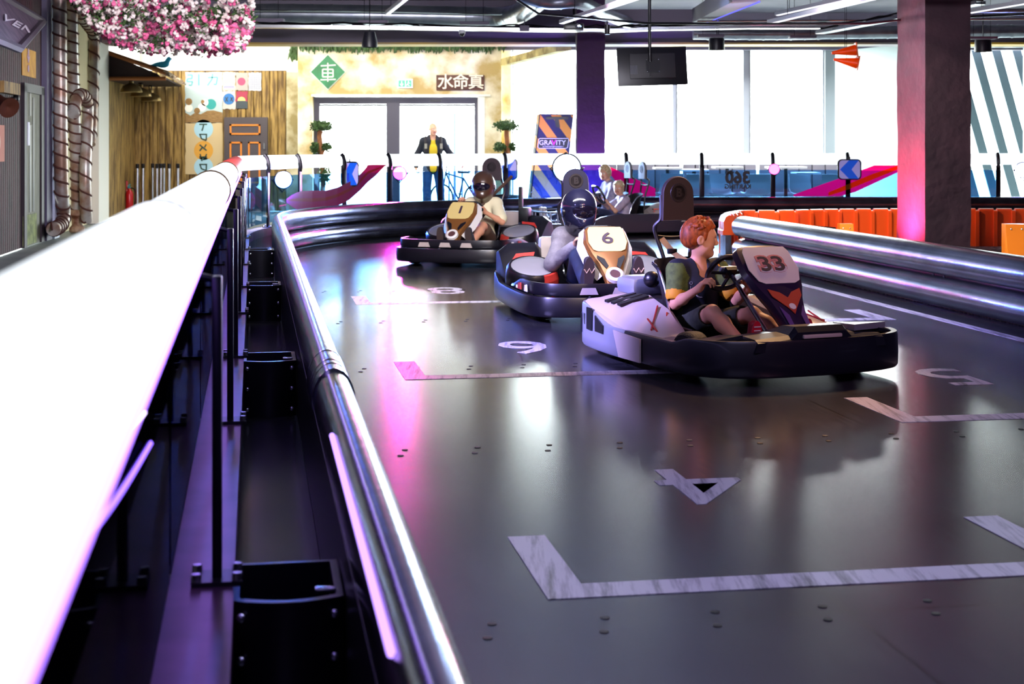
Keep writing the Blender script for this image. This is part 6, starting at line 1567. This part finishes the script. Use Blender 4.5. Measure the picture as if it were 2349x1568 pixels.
# ================================================================ striped board
def stripe_mat(name, c1, c2, d, per, duty=.5):
    m = mat(name, c1, .5); nt = m.node_tree; L = nt.links.new; tc = nt.nodes.new('ShaderNodeTexCoord'); dn = nt.nodes.new('ShaderNodeVectorMath'); dn.operation = 'DOT_PRODUCT'; dn.inputs[1].default_value = d; L(tc.outputs['Object'], dn.inputs[0])
    a = nt.nodes.new('ShaderNodeMath'); a.operation = 'DIVIDE'; L(dn.outputs['Value'], a.inputs[0]); a.inputs[1].default_value = per
    f = nt.nodes.new('ShaderNodeMath'); f.operation = 'FRACT'; L(a.outputs[0], f.inputs[0]); g_ = nt.nodes.new('ShaderNodeMath'); g_.operation = 'GREATER_THAN'; L(f.outputs[0], g_.inputs[0]); g_.inputs[1].default_value = duty
    mx = nt.nodes.new('ShaderNodeMixRGB'); L(g_.outputs[0], mx.inputs[0]); mx.inputs[1].default_value = lin(c1); mx.inputs[2].default_value = lin(c2); L(mx.outputs[0], nt.nodes['Principled BSDF'].inputs['Base Color']); return m
YG = 27.9
t = thing('striped_board', 'slanted board striped orange and navy with the lettering GRAVITY', 'sign board', P(1255, 480, YG)); t.location.z = 0
q4 = [P(1238, 262, YG), P(1316, 263, YG), P(1290, HZ + EYE * F / YG, YG), P(1212, HZ + EYE * F / YG, YG)]
b = MB(); b.prism(q4, (-.05, .12, 0)); b.build('panel', stripe_mat('orange navy stripes', '#f0a030', '#1d1a44', (1.0, 0, .72), .36, .5), t)
b = MB(); b.tube([q4[3], q4[0], q4[1]], .012, 4); b.build('edge', M_navy, t)
xg = (q4[1] - q4[0]).normalized()
def lab(u, v, txt, sz, m_, bold=.0, dy=.01): return text_mb(txt, sz, .004, WALLM(P(u, v, YG - dy)), bold=bold).build('lettering', m_, t)
b = MB(); b.prism([P(u, v, YG - .006) for u, v in ((1237, 317), (1304, 317), (1302, 340), (1234, 340))], (0, .003, 0)); b.build('logo_plate', M_navy, t)
b = MB(); b.tube([P(u, v, YG - .01) for u, v in ((1239, 317), (1303, 317), (1305, 320), (1302, 338), (1299, 340), (1237, 340), (1234, 337), (1236, 319))], .006, 5, closed=True); b.build('logo_frame', I_white, t)
lab(1252, 327.5, 'GRA', .125, I_white); lab(1270.5, 327.5, 'V', .135, mat('magenta ink', '#e0309a', .5), .004); lab(1286.5, 327.5, 'ITY', .125, I_white); lab(1269, 336.3, 'ACTIVE ENTERTAINMENT', .034, I_white); lab(1256, 367, 'GRAVITY', .10, I_white)
b = MB(); b.prism([P(u, v, YG - .008) for u, v in ((1253, 268), (1304, 268), (1303, 274), (1252, 274))], (0, .003, 0)); b.prism([P(u, v, YG - .008) for u, v in ((1272, 274), (1282, 274), (1285, 292), (1276, 292))], (0, .003, 0)); b.build('printed_mark', M_navy, t)
# ================================================================ awning, screen, hanging lamps, cones
b = MB(); a0, a1 = P(1150, 118, 30.9), P(1290, 95, 27.9)
b.loft([[p + V((0, 0, 0)), p + V((.28, 0, .02)), p + V((.28, 0, .16)), p + V((0, 0, .14))] for p in (P(1148, 151, 30.9), P(1276, 118, 28.4))], smooth=False)
o = b.build('timber_awning', mat('yellowed timber', '#cbb878', .7, col2='#7d6a3c', noise_scale=3), None); tag(o, 'slanting yellowed timber awning beam right of the entrance', 'awning')
YT = 20.5; pT = P(1496, 152, YT); t = thing('television', 'black flat screen seen from behind, hung from a ceiling pole', 'television', pT)
Mt = frame(pT, (1, .10, .03), (-.035, .12, 1)); b = MB(); b.box((0, 0, 0), (.95, .52, .045), M=Mt, bev=.012); b.build('screen', M_black, t)
b = MB(); b.box((0, 0, .03), (.62, .34, .03), M=Mt, bev=.01); b.build('back_cover', mat('charcoal cover', '#17151b', .5), t)
b = MB(); b.box((0, .0, .055), (.18, .18, .02), M=Mt); b.box((-.04, .0, .06), (.02, .3, .02), M=Mt); b.build('mount_plate', M_blk, t)
for (x, y) in ((-.08, .08), (.08, .08), (-.08, -.08), (.08, -.08)):
    q = MB(); q.ball((x, y, .067), (.008, .008, .004), 8, Mt); q.build('bolt', M_steel, t, label='steel bolt')
b = MB(); p1 = P(1490, 78, YT - .1); b.tube([Mt @ V((-.04, .05, .08)), V((p1.x, YT - .1, p1.z)), V((p1.x, YT - .1, ZC))], .022, 10); b.build('ceiling_pole', M_black, t)
b = MB()
for i in range(5): b.box((-.30 + i * .02, -.05, .048), (.008, .12, .006), M=Mt)
b.build('vent_slots', M_grey, t)
def pendant(u, v, Y, r0, r1, h_, label):
    p = P(u, v, Y); t = thing('pendant_lamp', label, 'lamp', p, group='black pendant lamps'); b = MB()
    b.lathe([(r1 * .92, -h_ / 2 + .01), (r1, -h_ / 2), (r1 * .98, -h_ / 6), (r0 * 1.1, h_ * .35), (r0, h_ / 2), (0, h_ / 2), (0, h_ / 2 - .02), (r0 * .8, h_ / 2 - .03), (r1 * .92, -h_ / 2 + .01)], c=p, seg=28); b.build('shade', mat('black shade', '#141420', .4), t)
    b = MB(); b.lathe([(0, 0), (r1 * .7, 0), (r1 * .6, .05), (0, .06)], c=p + V((0, 0, -h_ / 2 + .02)), seg=20); b.build('bulb', emis('lamp glow', '#fff3dc', 3), t)
    b = MB(); b.tube([p + V((0, 0, h_ / 2)), V((p.x, p.y, ZC))], .008, 6); b.build('cord', M_black, t)
pendant(848, 91, 24, .085, .125, .24, 'tapered black pendant lamp left, over the entrance')
pendant(1644, 101, 25, .115, .13, .20, 'black drum pendant lamp right of the hanging screen')
pendant(2255, 105, 25, .12, .14, .20, 'black drum pendant lamp right of the red-lit pillar')
p = P(1393, 68, 19); t = thing('track_spotlight', 'small black cylinder spotlight on the ceiling track', 'lamp', p)
b = MB(); b.lathe([(0, -.06), (.032, -.06), (.034, -.055), (.034, .06), (0, .065)], c=p, seg=18); b.build('body', M_black, t); b = MB(); b.tube([p + V((0, 0, .06)), p + V((0, 0, .115))], .008, 6); b.box(p + V((0, 0, .12)), (.14, .03, .02)); b.build('stem', M_black, t)
cn = translucent('orange cone', '#ff7a10', .6)
for i, (u, v, lab_) in enumerate(((1938, 118, 'upper of two orange traffic cones hung sideways in the window'), (1942, 141, 'lower of two orange traffic cones hung sideways in the window'))):
    p = P(u, v, 23.5 + i * .4); t = thing('traffic_cone', lab_, 'traffic cone', p, group='hanging traffic cones'); q = Quaternion(V((-1, .1, -.12 + .3 * i)).normalized().to_track_quat('Z', 'Y'))
    b = MB(); b.lathe([(.09, -.17), (.085, -.155), (.02, .2), (0, .205)], c=p, rot=q, seg=20); b.build('body', cn, t); b = MB(); b.box(p + q @ V((0, 0, -.175)), (.23, .23, .02), rot=q, bev=.006); b.build('foot', cn, t)
    b = MB(); b.tube([p + V((0, 0, .02)), V((p.x, p.y, ZC))], .004, 4); b.build('wire', M_black, t)
# ================================================================ flowers under the ceiling
rn = random.Random(21); MBs = [MB(), MB(), MB()]
def vbot(u): return np.interp(u, [165, 200, 225, 260, 310, 380, 430, 500, 560, 580], [2, 45, 80, 108, 122, 128, 124, 128, 118, 70])
ico = bmesh.new(); bmesh.ops.create_icosphere(ico, subdivisions=1, radius=1); ICV = [q.co.copy() for q in ico.verts]; ICF = [[q.index for q in f.verts] for f in ico.faces]; ico.free()
for i in range(1500):
    u = rn.uniform(168, 578); Y = rn.uniform(19.5, 22.5); vb = vbot(u) * (1 - .0) ; v = rn.uniform(-30, 1) * .6 + rn.random() ** .7 * vb
    v = min(v, vb + rn.uniform(-4, 4)); leaf = rn.random() < .13 + .25 * (abs(v - 38) < 14); c = P(u, v, Y)
    if leaf: pad_leaves(MBs[2], c, (.07, .07, .06), 10, rn, .03)
    else:
        k = 0 if rn.random() < (.45 if v > 40 else .3) else 1
        for j in range(5):
            d = V((rn.gauss(0, 1), rn.gauss(0, 1), rn.gauss(0, 1))).normalized() * .036; r = rn.uniform(.018, .034)
            MBs[k].add([c + d + x * r * rn.uniform(.7, 1.25) for x in ICV], ICF, False)
fo = MBs[0].build('blossom_canopy', mat('pink blossom', '#dd6d9c', .8, col2='#c8507f', noise_scale=9), None, fix=False); tag(fo, 'hanging canopy of pink and white artificial blossom at the ceiling', 'flowers', None, 'stuff')
MBs[1].build('white_blossom', mat('white blossom', '#e9e0da', .8, col2='#d3c3bd', noise_scale=9), fo, fix=False, label='cream white blossom'); MBs[2].build('leaves', M_leaf, fo, fix=False)
# ================================================================ pipes, ducts and lights on the ceiling
M_duct = mat('galvanised duct', '#a9aeb8', .3, .9, col2='#8f95a3', noise_scale=4)
def ribbed(t, pts, r, nm='duct', pitch=.32, m_=None):
    b = MB(); b.tube(pts, r, 20); L = plen(pts); k = int(L / pitch)
    for i in range(1, k):
        sp = sub_path(pts, i * pitch, i * pitch + .03)
        if len(sp) > 1: b.tube([sp[0], sp[-1]], r + .008, 20, caps=False)
    return b.build(nm, m_ or M_duct, t)
t = thing('spiral_duct', 'long round galvanised duct under the left ceiling with an elbow', 'duct', P(850, 34, 25.5))
ribbed(t, bez([P(540, 31, 25.5), P(700, 32, 25.5), P(900, 35, 25.5), P(1100, 38, 25.5), P(1165, 38, 25.2), P(1205, 22, 24), P(1245, -10, 22.4), P(1290, -60, 21)], 8), .165)
t = thing('spiral_duct', 'round duct sloping down to the right above the dark pillar', 'duct', P(1330, 10, 22))
ribbed(t, bez([P(1190, -12, 21.6), P(1255, 6, 21.8), P(1325, 4, 22.0), P(1375, 26, 23.2), P(1440, 52, 26)], 8), .10)
t = thing('spiral_duct', 'round galvanised duct above the right windows', 'duct', P(1900, 78, 26.5))
ribbed(t, bez([P(1590, 76, 26.5), P(1800, 77, 26.5), P(2000, 74, 26.5), P(2500, 70, 26.5)], 8), .11, pitch=.24)
t = thing('rectangular_duct', 'flat grey rectangular duct with a sloping branch, right of centre', 'duct', P(1500, 40, 26))
b = MB(); a0, a1 = P(1395, 22, 26), P(1592, 52, 26); b.box(((a0.x + a1.x) / 2, 26.2, (a0.z + a1.z) / 2), (a1.x - a0.x, .5, a0.z - a1.z)); b.build('trunk', M_beam, t)
b = MB(); b.loft([[P(u0, v0, Y), P(u1, v0, Y), P(u1, v1, Y), P(u0, v1, Y)] for (u0, v0, u1, v1, Y) in ((1588, 20, 1625, 52, 26), (1680, -40, 1745, 4, 19))], smooth=False); b.build('branch', M_beam, t)
b = MB(); b.tube([P(1622, 51, 25.9), P(1742, 4, 18.9)], .012, 6); b.build('edge_light', emis('violet edge light', '#6a6aff', 1.6), t, label='violet blue light line along the edge')
t = thing('lighting_track', 'thin black lighting track running across the ceiling', 'track', P(1500, 54, 19))
b = MB(); b.tube([P(1165, -14, 19), P(1235, 31, 19), P(1480, 53, 19), P(1700, 55, 19), P(1990, 54, 19), P(2060, 46, 19), P(2400, 30, 19)], .016, 6); b.build('rail', M_black, t)
for nm, lab_, pts, r, m_ in (('conduit', 'bright thin conduit in front of the long round duct', [P(540, 23, 25), P(860, 26, 25), P(1160, 33, 25)], .018, M_steel), ('conduit', 'thin grey conduit across the right ceiling', [P(1600, 49, 24), P(2349, 44, 24)], .016, M_steel), ('conduit', 'high thin conduit right of the pillar', [P(2190, 26, 22), P(2500, 22, 22)], .03, M_steel)):
    b = MB(); b.tube(pts, r, 8); tag(b.build(nm, m_, None), lab_, 'pipe', 'ceiling conduits')
def tray(lab_, pts, wd):
    t = thing('cable_tray', lab_, 'cable tray', pts[0], group='cable trays'); b = MB(); b.sweep(pts, [(-wd, 0), (wd, 0), (wd, .05), (wd - .01, .05), (wd - .01, .01), (-wd + .01, .01), (-wd + .01, .05), (-wd, .05)], smooth=False); b.build('tray', M_steel, t)
    rn = random.Random(len(lab_))
    for i in range(3):
        c = [p + V((rn.uniform(-.04, .04), rn.uniform(-wd, wd), .04 + rn.uniform(0, .07))) for p in bez(pts, 5)]; b = MB(); b.tube(c, .012, 5); b.build('cable', M_black, t)
tray('perforated cable tray with loose black cables over the entrance', [P(540, 64, 24.5), P(860, 67, 24.5), P(1170, 72, 24.5), P(1400, 74, 24.5)], .10)
tray('cable tray with loose cables over the right windows', [P(1400, 74, 24.5), P(1500, 70, 24.5), P(1720, 66, 24.5), P(1900, 66, 24.5)], .10)
tray('pale perforated tray climbing towards the pillar', [P(1880, 78, 24), P(2060, 45, 22.5), P(2250, 10, 21)], .09)
M_tubeon = emis('linear lamp glow', '#f4f6ff', 1.6)
def linear(lab_, u0, v0, Y0, u1, v1):
    a = P(u0, v0, Y0); z = a.z; Y1 = (z - EYE) * F / (HZ - v1); c = P(u1, v1, Y1); c = a + (c - a) * 1.5; t = thing('linear_lamp', lab_, 'lamp', a, group='linear ceiling lamps')
    M = frame((a + c) / 2, c - a, (0, 0, 1)); b = MB(); b.box((0, 0, 0), ((c - a).length, .05, .07), M=M); b.build('housing', mat('pale lamp housing', '#b9bcc6', .4, .3), t)
    b = MB(); b.box((0, -.03, 0), ((c - a).length * .98, .012, .04), M=M); b.build('diffuser', M_tubeon, t, label='glowing diffuser')
    b = MB()
    for k in (.15, .85): q = a.lerp(c, k); b.tube([q, V((q.x, q.y, ZC))], .004, 4)
    b.build('hanger', M_black, t)
linear('white linear lamp slanting up over the entrance', 889, 29, 22, 925, 0)
linear('white linear lamp slanting across the round ducts', 1288, 50, 21, 1440, 0)
linear('longer white linear lamp left of the right pillar', 1765, 50, 21, 1975, 0)
linear('upper pale linear lamp left of the right pillar', 1782, 31, 22, 1920, 0)
linear('pale linear lamp right of the pillar', 2225, 25, 20, 2349, 4)
for (u0, u1, v0, v1, lab_) in ((583, 652, 43, 52, 'flat grey ceiling heater at the left end of the duct'), (822, 890, 47, 54, 'flat grey ceiling heater above the left pendant'), (1055, 1122, 50, 57, 'flat grey ceiling heater below the duct elbow'), (1810, 1871, 82, 88, 'flat grey ceiling heater left of the pillar'), (1600, 1660, 79, 86, 'flat grey ceiling heater above the middle pendant'), (2220, 2285, 84, 90, 'flat grey ceiling heater right of the pillar')):
    a, c = P(u0, v0, 24.8), P(u1, v1, 24.8); t = thing('ceiling_heater', lab_, 'heater', (a + c) / 2, group='ceiling heaters'); b = MB(); b.box((a + c) / 2, (c.x - a.x, .2, a.z - c.z), bev=.01); b.build('casing', M_beam, t)
    b = MB()
    for k in (.2, .8): q = a.lerp(c, k); b.tube([V((q.x, q.y, a.z)), V((q.x, q.y, ZC))], .004, 4)
    b.build('hanger', M_black, t)
p = P(1060, 76, 24.4); t = thing('dome_camera', 'small white dome camera under the cable tray', 'camera', p); b = MB(); b.lathe([(0, .05), (.05, .05), (.055, .0), (.05, -.005), (0, -.005)], c=p, seg=18); b.build('base', mat('white plastic', '#e2e2e8', .4), t); b = MB(); b.ball(p + V((0, 0, -.01)), (.04, .04, .045), 14); b.build('dome', M_black, t)
p = P(1316, 62, 23.5); t = thing('projector', 'black projector with a small blue light in the ceiling cables', 'projector', p); b = MB(); b.box(p, (.30, .3, .10), bev=.02); b.build('casing', M_blk, t); b = MB(); b.lathe([(.035, 0), (.035, .04), (.0, .035)], c=p + V((.05, -.15, 0)), rot=Quaternion(V((0, -1, 0)).to_track_quat('Z', 'Y')), seg=14); b.build('lens', M_chrome, t); b = MB(); b.ball(p + V((.10, -.15, 0)), .01, 8); b.build('status_light', emis('blue status', '#7aa8ff', 8), t, label='blue status light'); b = MB(); b.tube([p, V((p.x, p.y, ZC))], .015, 6); b.build('mount', M_black, t)
p = P(1203, 65, 24); t = thing('junction_box', 'lilac grey box on the cable tray left of the projector', 'box', p); b = MB(); b.box(p, (.15, .1, .09), bev=.008); b.build('casing', M_beam, t); b = MB(); b.tube([p + V((0, 0, .04)), V((p.x, p.y, ZC))], .01, 6); b.build('hanger', M_steel, t)
# ================================================================ seating behind the far fence
M_sofa = mat('grey upholstery', '#6e6a74', .8); M_tab = mat('white table top', '#e2e4ea', .35); M_shell = mat('white chair shell', '#c9ced6', .4)
def sofa(u0, u1, Y, label):
    a, c = P(u0, 365, Y), P(u1, 365, Y); t = thing('bench_sofa', label, 'sofa', ((a.x + c.x) / 2, Y, 0), group='bench sofas by the windows'); n = max(3, int((c.x - a.x) / .24))
    b = MB(); b.box(((a.x + c.x) / 2, Y - .3, .23), (c.x - a.x, .55, .42), bev=.04); b.build('seat', M_sofa, t)
    for i in range(n):
        x = a.x + (c.x - a.x) * (i + .5) / n; b = MB(); b.box((x, Y, .72), ((c.x - a.x) / n * .985, .14, .74), bev=.05); b.build('back_cushion', M_sofa, t)
sofa(1386, 1560, 30.0, 'grey channelled bench sofa behind the two headrests'); sofa(1566, 1735, 30.0, 'grey channelled bench sofa behind the mirrored lettering'); sofa(1741, 1922, 30.0, 'grey channelled bench sofa left of the right arrow sign')
def table(u0, u1, v, Y, label):
    a, c = P(u0, v, Y), P(u1, v, Y); x = (a.x + c.x) / 2; t = thing('cafe_table', label, 'table', (x, Y, 0), group='cafe tables')
    b = MB(); b.box((x, Y, a.z), (c.x - a.x, .6, .035), bev=.008); b.build('table_top', M_tab, t); b = MB(); b.tube([V((x, Y, a.z)), V((x, Y, .03))], .035, 10); b.build('leg', M_black, t); b = MB(); b.lathe([(.24, 0), (.24, .02), (.04, .05)], c=(x, Y, 0), seg=20); b.build('base', M_black, t)
table(1500, 1562, 386, 28.4, 'white cafe table behind the second headrest'); table(1562, 1622, 390, 28.2, 'white cafe table behind the fence post left of the lettering'); table(1636, 1700, 384, 28.8, 'white cafe table above the mirrored lettering'); table(1760, 1845, 384, 28.6, 'white cafe table right of the pink lamp'); table(1820, 1876, 397, 27.95, 'small white cafe table near the pink stripes')
ch = None
for i, (u, rz, lab_) in enumerate(((1468, .4, 'white shell chair behind the two headrests'), (1537, -.3, 'white shell chair left of the mirrored lettering'), (1602, 2.8, 'white shell chair by the post left of the lettering'), (1655, .2, 'white shell chair behind the mirrored lettering'), (1735, 3.3, 'white shell chair left of the pink lamp'), (1838, .3, 'white shell chair above the start of the pink stripe'), (1914, 2.9, 'white shell chair below the right arrow sign'))):
    p = P(u, 0, 27.3 + .25 * (i % 3)); p.z = 0; p.y -= .35 if i in (2, 5) else 0
    if ch is None:
        ch = thing('shell_chair', lab_, 'chair', p, rz, 'white shell chairs'); g_ = []
        for (y, z, fw) in ((-.20, .46, 0), (-.1, .44, 0), (.05, .44, 0), (.16, .47, 0), (.21, .58, 0), (.24, .72, 0), (.26, .84, 0)):
            g_.append([V((x * (1 if z < .6 else .92), y - abs(x) ** 2 * .6, z + abs(x) ** 2 * .9 * (z < .5))) for x in (-.23, -.15, 0, .15, .23)])
        b = MB(); b.bm(shell(g_, .012)); b.build('shell', M_shell, ch, local=True, sharp=60)
        for sx in (-1, 1):
            for sy in (-1, 1): b = MB(); b.tube([V((sx * .14, sy * .12, .45)), V((sx * .21, sy * .2, 0))], .011, 6); b.build('leg', M_steel, ch, local=True)
    else: dup(ch, loc=p, rz=rz, label=lab_)
# ================================================================ lamps and daylight
# daylight through the street front
for (x, sx) in ((2.9, 6.6), (9.0, 5.0)):
    o = light('daylight', 'AREA', (x, 30.4, 1.8), 1, (1, 1, 1), sx, aim=(x, 20, 1.8), sizey=3.0); o.data.cycles.is_portal = True
o = light('daylight', 'AREA', (-2.5, 31.0, 1.1), 1, (1, 1, 1), 3.4, aim=(-2.5, 20, 1.1), sizey=2.1); o.data.cycles.is_portal = True
# unseen fill lights added to brighten the entrance, passage, far floor and seating
light('entrance_fill', 'AREA', (-2.3, 28.6, 3.5), 120, (1, .96, .84), 3.6, aim=(-2.3, 31.2, 1.7), sizey=.4)
light('passage_fill', 'AREA', (-6.0, 28.8, 3.6), 160, (1, .93, .76), 2.6, aim=(-6.0, 31.5, 1.7), sizey=.4)
light('hall_fill', 'SPOT', (-2.6, 14.0, 3.9), 2600, (1, .98, .95), .3, aim=(-2.2, 27.0, 0), spot=30)
light('hall_fill', 'AREA', (5.0, 28.8, 3.1), 420, (.95, .98, 1), 5.0, aim=(5.0, 28.4, 0), sizey=.5)
# unseen fill lights added for the ceiling, blossom and island barrier
light('hall_fill', 'AREA', (0, 11, 2.95), 650, (.93, .90, 1), 4.0, aim=(0, 27, 4.2), sizey=.3)
light('hall_fill', 'SPOT', (-2.4, 13.5, 3.6), 1300, (1, .96, .97), .3, aim=(-4.2, 21, 3.1), spot=38)
light('hall_fill', 'SPOT', (2.0, 17.0, 3.9), 1500, (1, .82, .72), .3, aim=(5.4, 20.2, .4), spot=54)
# show lights over the track
light('warm_spot', 'SPOT', (2.6, 3.5, 3.9), 1050, (1, .66, .34), .15, aim=(.2, 14.4, .5), spot=28, blend=.7)
light('pink_spot', 'SPOT', (4.0, 5.2, 3.9), 190, (1, .38, .62), .15, aim=(1.4, 9.2, .5), spot=44)
light('warm_spot', 'SPOT', (2.6, 12.2, 3.9), 700, (1, .56, .26), .12, aim=(1.3, 9.5, .7), spot=34)
light('violet_spot', 'SPOT', (-3.2, 8.0, 2.6), 5200, (.40, .35, 1.0), .15, aim=(.55, 10.6, .2), spot=36, blend=.7)
light('violet_wash', 'AREA', (1.5, 4.0, 3.95), 170, (.60, .56, 1.0), 3, aim=(1.5, 6, 0))
light('violet_spot', 'SPOT', (-.5, 13, 3.6), 560, (1.0, .62, .95), .2, aim=(-6.7, 22, 1.6), spot=40)
fc = k1 + T * .40 - N * .45
light('red_uplight', 'SPOT', (fc.x, fc.y, .12), 2200, (1, .03, .14), .10, aim=(fc.x + .40, fc.y + .07, .62), spot=110, blend=1)
light('pink_wash', 'SPOT', (-1.5, 17.6, 3.9), 2600, (1, .62, .72), .15, aim=(4.85, 18.6, 1.9), spot=24)
pc = P(1350, 0, 26.55)
light('violet_fill', 'SPOT', (pc.x, 26.45, .15), 700, (.30, .08, 1.0), .08, aim=(pc.x, 27.0, 1.5), spot=90, blend=1)  # added; stands in for stage lamp spill on the far pillar
pb = P(1262, 0, 27.2)
light('blue_fill', 'SPOT', (pb.x, 26.9, .15), 420, (.25, .25, 1.0), .08, aim=(pb.x, 27.9, 1.1), spot=100, blend=1)  # added; stands in for stage lamp spill on the striped board
